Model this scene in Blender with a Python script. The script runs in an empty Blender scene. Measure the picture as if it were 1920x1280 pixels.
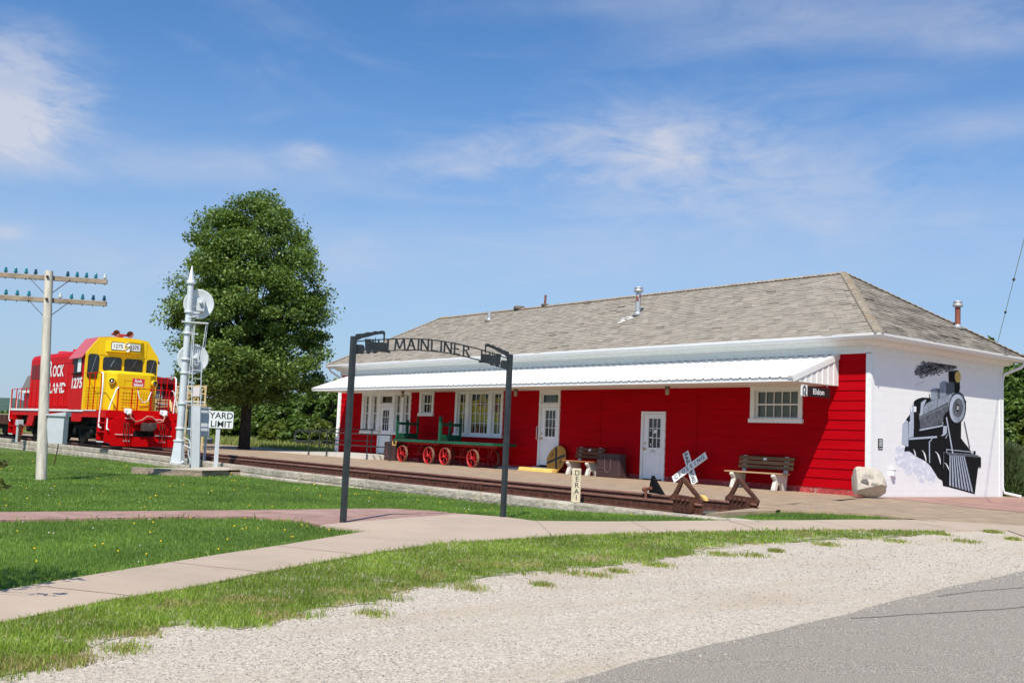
import bpy, bmesh, math, random
import numpy as np
from mathutils import Vector, Matrix

random.seed(7); rng = np.random.default_rng(11)
SC = bpy.context.scene
COL = SC.collection
R = math.radians

# ------------------------------------------------------------------ camera
FPX = 1940.0                                   # focal length in pixels of a 1920 wide frame
yaw, pit, rol = R(38.6), R(5.45), R(2.5)
fw = np.array([-math.cos(yaw)*math.cos(pit), math.sin(yaw)*math.cos(pit), math.sin(pit)])
_rt = np.array([math.sin(yaw), math.cos(yaw), 0.0]); _up = np.cross(_rt, fw)
rt = math.cos(rol)*_rt + math.sin(rol)*_up
up = -math.sin(rol)*_rt + math.cos(rol)*_up
def ray(px, py):
    d = fw*FPX + rt*(px-960) - up*(py-640)
    return d/np.linalg.norm(d)
_d = ray(1632, 931.5)
CAM = _d/_d[2]*1.0                             # the station's near corner is the world origin, the eye 1 m above it
def on(px, py, ax, v):                         # the point of a plane (x, y or z = v) seen at a pixel of the photo
    d = ray(px, py); return CAM + d*((v-CAM[ax])/d[ax])
def dep(P): return float((np.asarray(P)-CAM) @ fw)
cd = bpy.data.cameras.new('camera'); cam = bpy.data.objects.new('camera', cd); COL.objects.link(cam)
cd.sensor_width = 36; cd.sensor_fit = 'HORIZONTAL'; cd.lens = FPX/1920*36; cd.clip_end = 6000; cd.clip_start = .05
m = Matrix.Identity(4)
for i in range(3):
    m[i][0], m[i][1], m[i][2], m[i][3] = rt[i], up[i], -fw[i], CAM[i]
cam.matrix_world = m
SC.camera = cam
SC.render.resolution_x = 1024; SC.render.resolution_y = 682

# ------------------------------------------------------------------ sun, sky, exposure
SUN = Vector((.47, -.60, 1.0)).normalized()
sl = bpy.data.lights.new('sun', 'SUN'); sl.energy = 5.0; sl.angle = R(.5); sl.color = (1, .94, .83)
so = bpy.data.objects.new('sun', sl); COL.objects.link(so)
so.rotation_euler = SUN.to_track_quat('Z', 'Y').to_euler(); so.location = (20, -30, 40)
SC.view_settings.view_transform = 'Standard'; SC.view_settings.look = 'None'
SC.view_settings.exposure = .12; SC.view_settings.gamma = 1

W = bpy.data.worlds.new("World"); SC.world = W; W.use_nodes = True
nt = W.node_tree; N = nt.nodes; L = nt.links; N.clear()
out = N.new('ShaderNodeOutputWorld'); bg = N.new('ShaderNodeBackground'); bg.inputs[1].default_value = .085
L.new(bg.outputs[0], out.inputs[0])
sky = N.new('ShaderNodeTexSky'); sky.sky_type = 'NISHITA'; sky.sun_disc = False
sky.sun_elevation = math.asin(SUN.z); sky.sun_rotation = math.atan2(SUN.x, SUN.y)
sky.altitude = 200; sky.air_density = 1.0; sky.dust_density = .6; sky.ozone_density = 2.2
tcw = N.new('ShaderNodeTexCoord')
def wm(op, a, b=None, c=None, clamp=False):
    n = N.new('ShaderNodeMath'); n.operation = op; n.use_clamp = clamp
    for i, v in enumerate((a, b, c)):
        if v is None: continue
        if isinstance(v, (int, float)): n.inputs[i].default_value = v
        else: L.new(v, n.inputs[i])
    return n.outputs[0]
def wdot(v):
    n = N.new('ShaderNodeVectorMath'); n.operation = 'DOT_PRODUCT'
    L.new(tcw.outputs['Generated'], n.inputs[0]); n.inputs[1].default_value = v; return n.outputs['Value']
def wnoise(scale, det, rough, stretch, dist=0., off=0.):
    mp = N.new('ShaderNodeMapping'); L.new(tcw.outputs['Generated'], mp.inputs[0])
    mp.inputs['Scale'].default_value = stretch; mp.inputs['Location'].default_value = (off, off*.7, off*.3)
    mp.inputs['Rotation'].default_value = (0, 0, -yaw)
    n = N.new('ShaderNodeTexNoise'); L.new(mp.outputs[0], n.inputs['Vector'])
    n.inputs['Scale'].default_value = scale; n.inputs['Detail'].default_value = det
    n.inputs['Roughness'].default_value = rough; n.inputs['Distortion'].default_value = dist
    return n.outputs[0]
def ramp(v, a, b):
    n = N.new('ShaderNodeMapRange'); n.interpolation_type = 'SMOOTHSTEP'
    L.new(v, n.inputs[0]); n.inputs[1].default_value = a; n.inputs[2].default_value = b; return n.outputs[0]
n_big = wnoise(5, 8, .62, (1, 1, 2.2), .4); n_fine = wnoise(11, 9, .66, (1, 1, 3.0), .8, 3.)
n_str = wnoise(2.6, 7, .55, (1, 1.6, 6.5), 1.2, 7.)
# cloud banks of this sky: direction (as seen in the photo), half sizes, density, how cottony
banks = [(15, 165, 170, 105, .95, 1.15), (70, 235, 160, 50, .75, .7), (20, 275, 110, 60, .5, .9), (430, 305, 260, 36, .5, .5), (575, 285, 60, 34, .75, .9), (120, 310, 260, 30, .3, .5),
         (1180, 260, 210, 62, .62, 1.3), (1310, 320, 300, 60, .62, 1.1), (1560, 390, 330, 46, .4, .8), (1000, 300, 240, 50, .3, 1.2), (1640, 35, 330, 48, .6, .6),
         (1880, 70, 170, 36, .5, .6), (1200, 5, 300, 24, .3, .8), (1850, 235, 160, 34, .5, .5), (1640, 160, 220, 22, .2, .6), (12, 435, 34, 13, .7, .7),
         (700, 470, 900, 60, .22, .5), (1300, 470, 700, 90, .28, .5), (250, 520, 500, 70, .22, .5)]
tot = None
for (px, py, rx, ry, st, cot) in banks:
    c = ray(px, py); a = (ray(px+1, py)-c)*1.0; b = (ray(px, py-1)-c)
    sa = np.linalg.norm(a); sb = np.linalg.norm(b); a /= sa; b /= sb
    a -= c*(a@c); b -= c*(b@c)
    e = wm('ADD', wm('POWER', wm('ABSOLUTE', wm('DIVIDE', wdot(a), float(rx*sa))), 2.), wm('POWER', wm('ABSOLUTE', wm('DIVIDE', wdot(b), float(ry*sb))), 2.))
    e = wm('MULTIPLY', wm('POWER', 2.718, wm('MULTIPLY', e, -1.0)), ramp(wdot(c), .3, .5))
    nz = wm('ADD', wm('MULTIPLY', wm('SUBTRACT', n_fine, .5), 2.2*cot), wm('MULTIPLY', wm('SUBTRACT', n_big, .5), 2.6*cot))
    v = wm('MULTIPLY', wm('ADD', e, wm('MULTIPLY', nz, wm('POWER', e, .5))), st)
    v = wm('MAXIMUM', v, 0.)
    if st > .7: v = wm('MULTIPLY', ramp(v, .08*st, 1.25*st), st*1.12)
    tot = v if tot is None else wm('ADD', tot, v)
tot = wm('ADD', wm('MULTIPLY', tot, .60), wm('MULTIPLY', ramp(n_str, .5, .8), .16))
mask = wm('MINIMUM', wm('MULTIPLY', tot, .95), .9)
tint = N.new('ShaderNodeMix'); tint.data_type = 'RGBA'; tint.blend_type = 'MULTIPLY'; tint.inputs[0].default_value = 1
L.new(sky.outputs[0], tint.inputs[6]); tint.inputs[7].default_value = (.76, 1.22, 1.62, 1)
mx = N.new('ShaderNodeMix'); mx.data_type = 'RGBA'
hz = N.new('ShaderNodeMix'); hz.data_type = 'RGBA'; L.new(wm('MULTIPLY', ramp(wdot((0, 0, 1)), .40, -.06), .85), hz.inputs[0]); L.new(tint.outputs[2], hz.inputs[6]); hz.inputs[7].default_value = (4.9, 5.95, 7.4, 1)
L.new(mask, mx.inputs[0]); L.new(hz.outputs[2], mx.inputs[6]); mx.inputs[7].default_value = (6.9, 7.2, 8.3, 1)
L.new(mx.outputs[2], bg.inputs[0])

# ------------------------------------------------------------------ materials
def mat(name, col, rough=.65, var=.14, scale=4., bump=0., bscale=60., metal=0., spec=.4, stretch=(1, 1, 1), col2=None, det=6., lo=.35, hi=.65, isl=0.):
    m = bpy.data.materials.new(name); m.use_nodes = True; t = m.node_tree; n = t.nodes; l = t.links
    p = n['Principled BSDF']; p.inputs['Roughness'].default_value = rough; p.inputs['Metallic'].default_value = metal
    p.inputs['Specular IOR Level'].default_value = spec
    tc = n.new('ShaderNodeTexCoord'); mp = n.new('ShaderNodeMapping'); l.new(tc.outputs['Object'], mp.inputs[0]); mp.inputs['Scale'].default_value = stretch
    nz = n.new('ShaderNodeTexNoise'); l.new(mp.outputs[0], nz.inputs['Vector']); nz.inputs['Scale'].default_value = scale; nz.inputs['Detail'].default_value = det
    nz.inputs['Roughness'].default_value = .62
    cr = n.new('ShaderNodeValToRGB'); l.new(nz.outputs[0], cr.inputs[0])
    c2 = col2 or tuple(min(1, c*(1+var)) for c in col); c1 = col if col2 else tuple(c*(1-var) for c in col)
    cr.color_ramp.elements[0].position = lo; cr.color_ramp.elements[1].position = hi
    cr.color_ramp.elements[0].color = (*c1, 1); cr.color_ramp.elements[1].color = (*c2, 1)
    o = cr.outputs[0]
    if isl:
        g = n.new('ShaderNodeNewGeometry'); mr = n.new('ShaderNodeMapRange'); l.new(g.outputs['Random Per Island'], mr.inputs[0])
        mr.inputs[3].default_value = 1-isl; mr.inputs[4].default_value = 1+isl
        hs = n.new('ShaderNodeHueSaturation'); l.new(o, hs.inputs['Color']); l.new(mr.outputs[0], hs.inputs['Value']); o = hs.outputs[0]
    l.new(o, p.inputs['Base Color'])
    if bump:
        n2 = n.new('ShaderNodeTexNoise'); l.new(mp.outputs[0], n2.inputs['Vector']); n2.inputs['Scale'].default_value = bscale; n2.inputs['Detail'].default_value = 8
        b = n.new('ShaderNodeBump'); b.inputs['Strength'].default_value = bump; b.inputs['Distance'].default_value = .02
        l.new(n2.outputs[0], b.inputs['Height']); l.new(b.outputs[0], p.inputs['Normal'])
    return m
def extra(m):                       # (nodes, links, principled, current colour socket, object coordinates)
    n = m.node_tree.nodes; l = m.node_tree.links; p = n['Principled BSDF']
    return n, l, p, p.inputs['Base Color'].links[0].from_socket, [x for x in n if x.type == 'TEX_COORD'][0].outputs['Object']
def blotch(m, col, scale, a, b, stretch=(1, 1, 1), off=0.):      # stains with a shape of their own
    n, l, p, src, tc = extra(m)
    mp = n.new('ShaderNodeMapping'); l.new(tc, mp.inputs[0]); mp.inputs['Scale'].default_value = stretch; mp.inputs['Location'].default_value = (off, off, off)
    z = n.new('ShaderNodeTexNoise'); l.new(mp.outputs[0], z.inputs['Vector']); z.inputs['Scale'].default_value = scale; z.inputs['Detail'].default_value = 9; z.inputs['Roughness'].default_value = .68
    r = n.new('ShaderNodeMapRange'); l.new(z.outputs[0], r.inputs[0]); r.inputs[1].default_value = a; r.inputs[2].default_value = b
    x = n.new('ShaderNodeMix'); x.data_type = 'RGBA'; l.new(r.outputs[0], x.inputs[0]); l.new(src, x.inputs[6]); x.inputs[7].default_value = (*col, 1)
    l.new(x.outputs[2], p.inputs['Base Color'])
def leafmat(name, c1, c2, trans=.28, tcol=None, sc_=.9, vlo=.72, vhi=1.3):
    m = bpy.data.materials.new(name); m.use_nodes = True; t = m.node_tree; n = t.nodes; l = t.links
    p = n['Principled BSDF']; p.inputs['Roughness'].default_value = .5; p.inputs['Specular IOR Level'].default_value = .45
    g = n.new('ShaderNodeNewGeometry'); cr = n.new('ShaderNodeValToRGB'); l.new(g.outputs['Random Per Island'], cr.inputs[0])
    cr.color_ramp.elements[0].color = (*c1, 1); cr.color_ramp.elements[1].color = (*c2, 1)
    tc = n.new('ShaderNodeTexCoord'); nz = n.new('ShaderNodeTexNoise'); l.new(tc.outputs['Object'], nz.inputs['Vector']); nz.inputs['Scale'].default_value = sc_; nz.inputs['Detail'].default_value = 6
    mr = n.new('ShaderNodeMapRange'); l.new(nz.outputs[0], mr.inputs[0]); mr.inputs[1].default_value = .3; mr.inputs[2].default_value = .7; mr.inputs[3].default_value = vlo; mr.inputs[4].default_value = vhi
    hs = n.new('ShaderNodeHueSaturation'); l.new(cr.outputs[0], hs.inputs['Color']); l.new(mr.outputs[0], hs.inputs['Value'])
    l.new(hs.outputs[0], p.inputs['Base Color'])
    tr = n.new('ShaderNodeBsdfTranslucent'); tr.inputs[0].default_value = (*(tcol or (c2[0]*1.6, c2[1]*1.5, c2[2]*.8)), 1)
    ms = n.new('ShaderNodeMixShader'); ms.inputs[0].default_value = trans
    l.new(p.outputs[0], ms.inputs[1]); l.new(tr.outputs[0], ms.inputs[2]); l.new(ms.outputs[0], n['Material Output'].inputs[0])
    return m
def glassmat(name, tintc=(.8, .86, .85), refl=1.0):
    m = bpy.data.materials.new(name); m.use_nodes = True; t = m.node_tree; n = t.nodes; l = t.links
    n.remove(n['Principled BSDF'])
    tr = n.new('ShaderNodeBsdfTransparent'); tr.inputs[0].default_value = (*tintc, 1)
    gl = n.new('ShaderNodeBsdfGlossy'); gl.inputs['Roughness'].default_value = .03
    tc = n.new('ShaderNodeTexCoord'); nz = n.new('ShaderNodeTexNoise'); l.new(tc.outputs['Object'], nz.inputs['Vector']); nz.inputs['Scale'].default_value = 1.7
    b = n.new('ShaderNodeBump'); b.inputs['Strength'].default_value = .06; b.inputs['Distance'].default_value = .05; l.new(nz.outputs[0], b.inputs['Height']); l.new(b.outputs[0], gl.inputs['Normal'])
    fr = n.new('ShaderNodeFresnel'); fr.inputs[0].default_value = 1.5
    mu = n.new('ShaderNodeMath'); mu.operation = 'MULTIPLY'; mu.inputs[1].default_value = refl; mu.use_clamp = True; l.new(fr.outputs[0], mu.inputs[0])
    ms = n.new('ShaderNodeMixShader'); l.new(mu.outputs[0], ms.inputs[0]); l.new(tr.outputs[0], ms.inputs[1]); l.new(gl.outputs[0], ms.inputs[2]); l.new(ms.outputs[0], n['Material Output'].inputs[0])
    return m

red_side = mat('red_siding', (.40, .0012, .006), .65, .12, 2.2, .12, 90, spec=.04, stretch=(.35, 1, 3)); blotch(red_side, (.31, .003, .010), 1.3, .55, .78, (.5, 1, 1.6)); blotch(red_side, (.43, .03, .035), 5, .64, .86, (.25, 1, 1.5), 3.)
white_wall = mat('white_wall', (.82, .815, .80), .6, .02, 3); blotch(white_wall, (.75, .74, .73), 2.1, .66, .9, (1, 1, .5), 5.)
white_trim = mat('white_trim', (.78, .79, .78), .5, .04, 6, .05, 90); blotch(white_trim, (.60, .59, .54), 3.2, .62, .8, (1, 1, .6), 2.)
white_metal = mat('white_metal', (.72, .72, .70), .4, .03, 2); blotch(white_metal, (.66, .65, .6), 1.6, .62, .85, (1, 1, 1), 4.)
white_paint = mat('white_paint', (.80, .80, .80), .45, .03, 8)
door_white = mat('door_white', (.80, .82, .84), .4, .03, 5)
foundation = mat('foundation', (.40, .05, .05), .8, .3, 5, .4, 60); blotch(foundation, (.42, .33, .28), 6, .56, .66)
glass = glassmat('window_glass')
dark_glass = mat('dark_glass', (.012, .014, .015), .06, .3, 2, spec=.8)
shingle = mat('roof_shingles', (.28, .242, .198), .9, .5, 2.6, .5, 45, stretch=(1, 1, 1), col2=(.37, .325, .27), lo=.3, hi=.7)
end_shingle = None
cap_mat = mat('ridge_shingles', (.24, .20, .15), .9, .3, 5, .5, 40, col2=(.38, .32, .25)); blotch(cap_mat, (.36, .19, .03), 1.3, .58, .66); blotch(cap_mat, (.30, .09, .03), 2.1, .58, .66, off=4.)
tan_brick = mat('platform_paving', (.355, .258, .172), .85, .2, 2.4, .25, 30); blotch(tan_brick, (.30, .22, .15), .5, .5, .72, (1, .4, 1)); blotch(tan_brick, (.47, .37, .24), 1.4, .62, .75, (.5, 1.5, 1), 6.); blotch(tan_brick, (.22, .165, .11), 5.5, .72, .80, off=9.)
pink_brick = mat('pink_paving', (.36, .205, .16), .85, .15, 1.0, .2, 40); blotch(pink_brick, (.42, .26, .22), 1.2, .5, .72)
brick_path_m = mat('brick_path', (.345, .205, .168), .85, .2, 3, .25, 30); blotch(brick_path_m, (.42, .29, .24), 1.1, .5, .7)
concrete = mat('footpath_concrete', (.46, .36, .272), .85, .07, .8, .15, 80); blotch(concrete, (.385, .30, .23), .55, .52, .75); blotch(concrete, (.52, .415, .32), 1.7, .6, .8, off=3.); blotch(concrete, (.22, .18, .14), 5, .76, .82, off=8.)
ramp_conc = mat('ramp_concrete', (.62, .59, .53), .85, .08, 2, .15, 80)
stone = mat('retaining_stone', (.43, .375, .305), .95, .22, 3, .7, 30, isl=.10); blotch(stone, (.27, .22, .16), 2.2, .60, .76); blotch(stone, (.46, .34, .2), 1.1, .6, .72, off=5.)
asphalt = mat('asphalt', (.165, .142, .117), .9, .25, 105, .8, 105, det=2, col2=(.60, .53, .445), lo=.38, hi=.70); blotch(asphalt, (.30, .27, .24), .30, .5, .85); blotch(asphalt, (.15, .135, .12), .5, .66, .80, (.12, .9, 1), 4.)
grass_soil = mat('lawn_soil', (.06, .115, .018), .95, .3, 1.2, .5, 40, col2=(.11, .17, .03)); blotch(grass_soil, (.13, .125, .035), 1.6, .62, .76)
field_soil = mat('field_grass', (.10, .15, .028), .95, .3, .6, .4, 20, col2=(.19, .22, .05)); blotch(field_soil, (.22, .19, .07), 1.0, .6, .78)
blade_m = leafmat('grass_blades', (.055, .14, .012), (.20, .30, .045), .28, None, .6, .58, 1.42)
weed_m = leafmat('weed_blades', (.10, .21, .014), (.30, .38, .06), .3, None, 1.1, .55, 1.4)
dry_m = leafmat('dry_blades', (.28, .24, .08), (.38, .32, .13), .2)
tall_m = leafmat('tall_grass', (.11, .17, .03), (.33, .33, .10), .2)
maple_m = leafmat('maple_leaves', (.032, .082, .010), (.19, .275, .06), .2)
wood_m = leafmat('wood_leaves', (.055, .115, .02), (.15, .23, .05), .25)
olive_m = leafmat('olive_leaves', (.09, .145, .025), (.19, .24, .055), .25)
blue_m = leafmat('juniper_leaves', (.05, .085, .03), (.14, .17, .07), .15)
bark = mat('bark', (.045, .034, .026), .95, .4, 9, .9, 20, stretch=(1, 1, .25))
rust = mat('rusty_rail', (.135, .058, .036), .8, .35, 5, .4, 50, spec=.25); blotch(rust, (.055, .026, .018), 1.3, .5, .7, (.4, 1, 1))
rail_top = mat('rail_head', (.22, .105, .075), .55, .2, 4, .1, 60, spec=.4)
rust_dk = mat('rusty_iron', (.085, .034, .022), .8, .4, 9, .6, 45, spec=.25); blotch(rust_dk, (.17, .06, .03), 6, .6, .7)
tie_m = mat('sleeper_wood', (.055, .045, .038), .95, .3, 6, .6, 30)
ballast = mat('ballast', (.16, .14, .12), .95, .5, 30, .9, 40)
black_steel = mat('black_steel', (.028, .034, .036), .5, .25, 8, .1, 60); blotch(black_steel, (.25, .24, .22), 16, .74, .78)
silver = mat('silver_paint', (.66, .69, .70), .4, .05, 5, .05, 60, metal=.2)
grey_paint = mat('grey_paint', (.50, .53, .55), .5, .05, 4)
pole_wood = mat('weathered_pole', (.50, .46, .385), .9, .22, 9, .6, 14, stretch=(1, 1, .08)); blotch(pole_wood, (.33, .29, .23), 6, .60, .76, (1, 1, .12))
arm_wood = mat('crossarm_wood', (.30, .235, .17), .9, .28, 7, .5, 20, stretch=(1, .3, 1)); blotch(arm_wood, (.10, .08, .06), 2.5, .64, .74)
teal_glass = mat('teal_glass', (.004, .15, .17), .08, .3, 3, spec=.9); clear_glass = mat('clear_glass', (.55, .60, .56), .08, .1, 3, spec=.9)
navy_glass = mat('navy_glass', (.003, .045, .085), .08, .3, 3, spec=.9)
loco_red = mat('loco_red', (.54, .003, .005), .45, .06, 2, spec=.06); blotch(loco_red, (.36, .006, .008), 1.1, .60, .85, (.4, 1, 1.4)); loco_yel = mat('loco_yellow', (.80, .53, .008), .4, .04, 2, spec=.25)
loco_pink = mat('faded_red', (.52, .10, .12), .5, .1, 2); loco_black = mat('undercarriage_black', (.012, .012, .011), .75, .4, 5, spec=.12)
louvre = mat('louvre_red', (.16, .004, .006), .5, .2, 5)
cab_red = mat('caboose_red', (.22, .012, .022), .5, .1, 3); cream = mat('cream_paint', (.66, .52, .28), .6, .08, 5)
coupler_m = mat('coupler_iron', (.065, .042, .034), .7, .3, 9); hose_m = mat('pink_hose', (.50, .17, .12), .5, .1, 5)
green_paint = mat('cart_green', (.008, .085, .046), .5, .2, 5, .15, 40, stretch=(.3, 1, 1)); cart_red = mat('cart_red', (.50, .012, .015), .45, .15, 6)
tyre_rust = mat('tyre_rust', (.20, .115, .075), .8, .25, 9, .3, 40)
brown_plastic = mat('brown_plastic', (.052, .025, .025), .5, .12, 3); brown_line = mat('brown_ridge', (.16, .095, .085), .5, .1, 3)
bench_wood = mat('bench_wood', (.20, .115, .055), .8, .35, 7, .5, 20, stretch=(.12, 1, 1)); seat_wood = mat('seat_wood', (.46, .30, .16), .75, .2, 7, .4, 20, stretch=(.12, 1, 1))
bench_brown = mat('stained_wood', (.115, .05, .022), .7, .3, 7, .4, 20, stretch=(.12, 1, 1)); seat_brown = mat('stained_seat', (.36, .15, .055), .6, .25, 7, .3, 20, stretch=(.12, 1, 1))
bench_conc = mat('bench_concrete', (.60, .58, .52), .85, .12, 9, .25, 70)
yellow_paint = mat('yellow_paint', (.74, .50, .14), .6, .1, 5, .1, 60); sign_yel = mat('sign_yellow', (.46, .235, .03), .55, .12, 6); sign_black = mat('sign_black', (.012, .012, .013), .5, .2, 8)
grey_text = mat('grey_lettering', (.045, .042, .038), .7, .3, 9)
navy_text = mat('blue_black_lettering', (.02, .028, .05), .5, .2, 9)
sign_white = mat('sign_white', (.72, .74, .73), .4, .06, 9); blotch(sign_white, (.5, .47, .4), 9, .68, .76)
derail_paint = mat('post_paint', (.62, .53, .37), .8, .12, 8, .3, 40); blotch(derail_paint, (.3, .22, .12), 14, .70, .74)
rock_m = mat('granite', (.44, .385, .315), .9, .22, 7, .6, 28, col2=(.58, .52, .44)); blotch(rock_m, (.25, .2, .17), 13, .62, .7)
engrave = mat('engraving', (.13, .12, .11), .9, .3, 20)
brass = mat('brass', (.55, .40, .12), .35, .1, 8, metal=.8); steel = mat('steel', (.55, .55, .55), .35, .1, 8, metal=.9)
chrome_lamp = mat('lamp_lens', (.75, .78, .76), .15, .1, 8, spec=.9)
tan_curtain = mat('tan_blind', (.55, .40, .30), .8, .12, 2, stretch=(14, 1, .4)); grey_blind = mat('grey_blind', (.33, .30, .22), .8, .15, 2, stretch=(5, 1, .6)); dark_in = mat('dark_interior', (.02, .02, .02), .9, .5, 3)
yel_in = mat('yellow_interior', (.80, .60, .03), .8, .25, 1.2); pink_in = mat('pink_poster', (.45, .07, .09), .7, .5, 9)
tan_in = mat('tan_interior', (.50, .38, .14), .8, .3, 2)
mural_black = mat('mural_black', (.009, .009, .010), .7, .2, 6, spec=.1); mural_grey = mat('mural_grey', (.19, .22, .275), .7, .35, 7, col2=(.30, .34, .41)); mural_dk = mat('mural_dark_grey', (.05, .055, .065), .7, .5, 7, col2=(.13, .145, .17))
mural_lt = mat('mural_light_grey', (.40, .45, .54), .7, .1, 8); mural_white = mat('mural_white', (.8, .8, .82), .6, .03, 8); mural_yel = mat('mural_yellow', (.60, .42, .10), .6, .08, 4); mural_steam2 = mat('mural_steam_shade', (.60, .635, .715), .7, .06, 8); mural_smoke = mat('mural_smoke_grey', (.17, .16, .16), .7, .3, 8); mural_smoke2 = mat('mural_smoke_light', (.38, .36, .36), .7, .2, 8)
mural_steam = mat('mural_steam', (.68, .70, .765), .7, .08, 8)
mural_mid = mat('mural_mid_grey', (.09, .10, .12), .7, .3, 6)
grey_roof = mat('grey_roof', (.17, .155, .145), .8, .1, 3)
alu = mat('galvanised', (.50, .51, .52), .45, .08, 6, metal=.5); vent_rust = mat('vent_rust', (.22, .07, .045), .7, .3, 7)
stain_white = mat('white_stain', (.72, .70, .66), .8, .1, 9)
lamp_glass = mat('jar_lamp_glass', (.34, .27, .20), .25, .1, 9); lamp_cap = mat('lamp_cap', (.13, .10, .075), .6, .2, 9)
dand_m = mat('dandelion_yellow', (.78, .52, .01), .7, .1, 5); clover_m = mat('clover_white', (.62, .60, .55), .8, .1, 5)
hill_m = mat('far_hills', (.035, .075, .055), .95, .3, .05, col2=(.075, .12, .085), bump=.8, bscale=.12)

# ------------------------------------------------------------------ objects
def tag(o, label=None, cat=None, group=None, kind=None):
    for k, v in (('label', label), ('category', cat), ('group', group), ('kind', kind)):
        if v: o[k] = v
    return o
ROOT = {}; X3 = np.array([1., 0, 0]); Y3 = np.array([0, 1., 0])
def thing(name, label, cat, loc=(0, 0, 0), rz=0., group=None):
    o = bpy.data.objects.new(name, None); COL.objects.link(o); o.empty_display_size = .2
    o.location = loc; o.rotation_euler = (0, 0, rz); tag(o, label, cat, group)
    ROOT[o] = np.array(loc, float) if rz == 0 else np.zeros(3)
    return o
def copy_tree(o, parent=None):
    c = o.copy(); COL.objects.link(c)
    if parent is not None: c.parent = parent
    for ch in list(o.children): copy_tree(ch, c)
    return c
def nrm(v): v = np.asarray(v, float); return v/np.linalg.norm(v)
class MB:
    def __init__(s, m=None): s.V = []; s.F = []; s.I = []; s.S = []; s.mats = []; s.m = m
    def mi(s, m):
        m = m or s.m
        if m not in s.mats: s.mats.append(m)
        return s.mats.index(m)
    def add(s, verts, faces, m=None, smooth=False):
        b = len(s.V); i = s.mi(m)
        s.V += [tuple(float(c) for c in v) for v in verts]
        for f in faces: s.F.append([b+k for k in f]); s.I.append(i); s.S.append(smooth)
        return s
    def box(s, x0, x1, y0, y1, z0, z1, m=None):
        v = [(x, y, z) for x in (x0, x1) for y in (y0, y1) for z in (z0, z1)]
        return s.add(v, [(0, 1, 3, 2), (4, 6, 7, 5), (0, 4, 5, 1), (2, 3, 7, 6), (0, 2, 6, 4), (1, 5, 7, 3)], m)
    def obox(s, c, a, b, d, m=None):
        c, a, b, d = (np.asarray(q, float) for q in (c, a, b, d))
        v = [c+i*a+j*b+k*d for i in (-1, 1) for j in (-1, 1) for k in (-1, 1)]
        return s.add(v, [(0, 1, 3, 2), (4, 6, 7, 5), (0, 4, 5, 1), (2, 3, 7, 6), (0, 2, 6, 4), (1, 5, 7, 3)], m)
    def beam(s, p, q, w, h, m=None, upv=(0, 0, 1)):
        p, q = np.asarray(p, float), np.asarray(q, float); a = (q-p)/2; u = nrm(a)
        x = np.cross(u, upv)
        if np.linalg.norm(x) < 1e-4: x = np.cross(u, (1, 0, 0))
        x = nrm(x); y = np.cross(x, u)
        return s.obox((p+q)/2, a, x*w/2, y*h/2, m)
    def tube(s, pts, r, m=None, n=8, cap=True):
        pts = [np.asarray(p, float) for p in pts]; k = len(pts); rs = r if isinstance(r, (list, tuple)) else [r]*k
        prev = None; V = []; F = []
        for i, p in enumerate(pts):
            t = nrm(pts[min(i+1, k-1)]-pts[max(i-1, 0)])
            x = prev if prev is not None else (np.array([1., 0, 0]) if abs(t[0]) < .9 else np.array([0, 1., 0]))
            x = nrm(x - t*(x@t)); prev = x; y = np.cross(t, x)
            V += [p+rs[i]*(x*math.cos(2*math.pi*j/n)+y*math.sin(2*math.pi*j/n)) for j in range(n)]
        for i in range(k-1):
            for j in range(n): F.append((i*n+j, i*n+(j+1) % n, (i+1)*n+(j+1) % n, (i+1)*n+j))
        s.add(V, F, m, True)
        if cap: s.add(V[:n], [tuple(range(n))[::-1]], m); s.add(V[-n:], [tuple(range(n))], m)
        return s
    def lathe(s, prof, o, ax=(0, 0, 1), n=16, m=None, smooth=True):
        o = np.asarray(o, float); ax = nrm(ax); x = nrm(np.cross(ax, (1, 0, 0) if abs(ax[0]) < .8 else (0, 1, 0))); y = np.cross(ax, x)
        V = [o+ax*z+r*(x*math.cos(2*math.pi*j/n)+y*math.sin(2*math.pi*j/n)) for r, z in prof for j in range(n)]
        F = [(i*n+j, i*n+(j+1) % n, (i+1)*n+(j+1) % n, (i+1)*n+j) for i in range(len(prof)-1) for j in range(n)]
        return s.add(V, F, m, smooth)
    def prism(s, poly, o, ux, uy, t, m=None):              # flat outline in the (ux, uy) frame, thickness t towards ux x uy
        o, ux, uy = (np.asarray(q, float) for q in (o, ux, uy)); nn = np.cross(ux, uy); nn = nrm(nn)*t; k = len(poly)
        a = [o+ux*p[0]+uy*p[1] for p in poly]; V = a+[p+nn for p in a]
        F = [tuple(range(k))[::-1], tuple(range(k, 2*k))]+[(i, (i+1) % k, k+(i+1) % k, k+i) for i in range(k)]
        return s.add(V, F, m)
    def text(s, txt, size, o, ux, uy, t=.004, m=None, align='CENTER', bold=0., sx=1.):
        c = bpy.data.curves.new('t', 'FONT'); c.body = txt; c.size = size; c.align_x = align; c.align_y = 'CENTER'; c.offset = bold; c.resolution_u = 3
        ob = bpy.data.objects.new('t', c); COL.objects.link(ob); me = ob.to_mesh()
        o, ux, uy = (np.asarray(q, float) for q in (o, ux, uy)); nn = nrm(np.cross(ux, uy))*t
        V = [o+ux*v.co.x*sx+uy*v.co.y+nn for v in me.vertices]; F = [tuple(p.vertices) for p in me.polygons]
        s.add(V, F, m); ob.to_mesh_clear(); bpy.data.objects.remove(ob); bpy.data.curves.remove(c)
        return s
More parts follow.
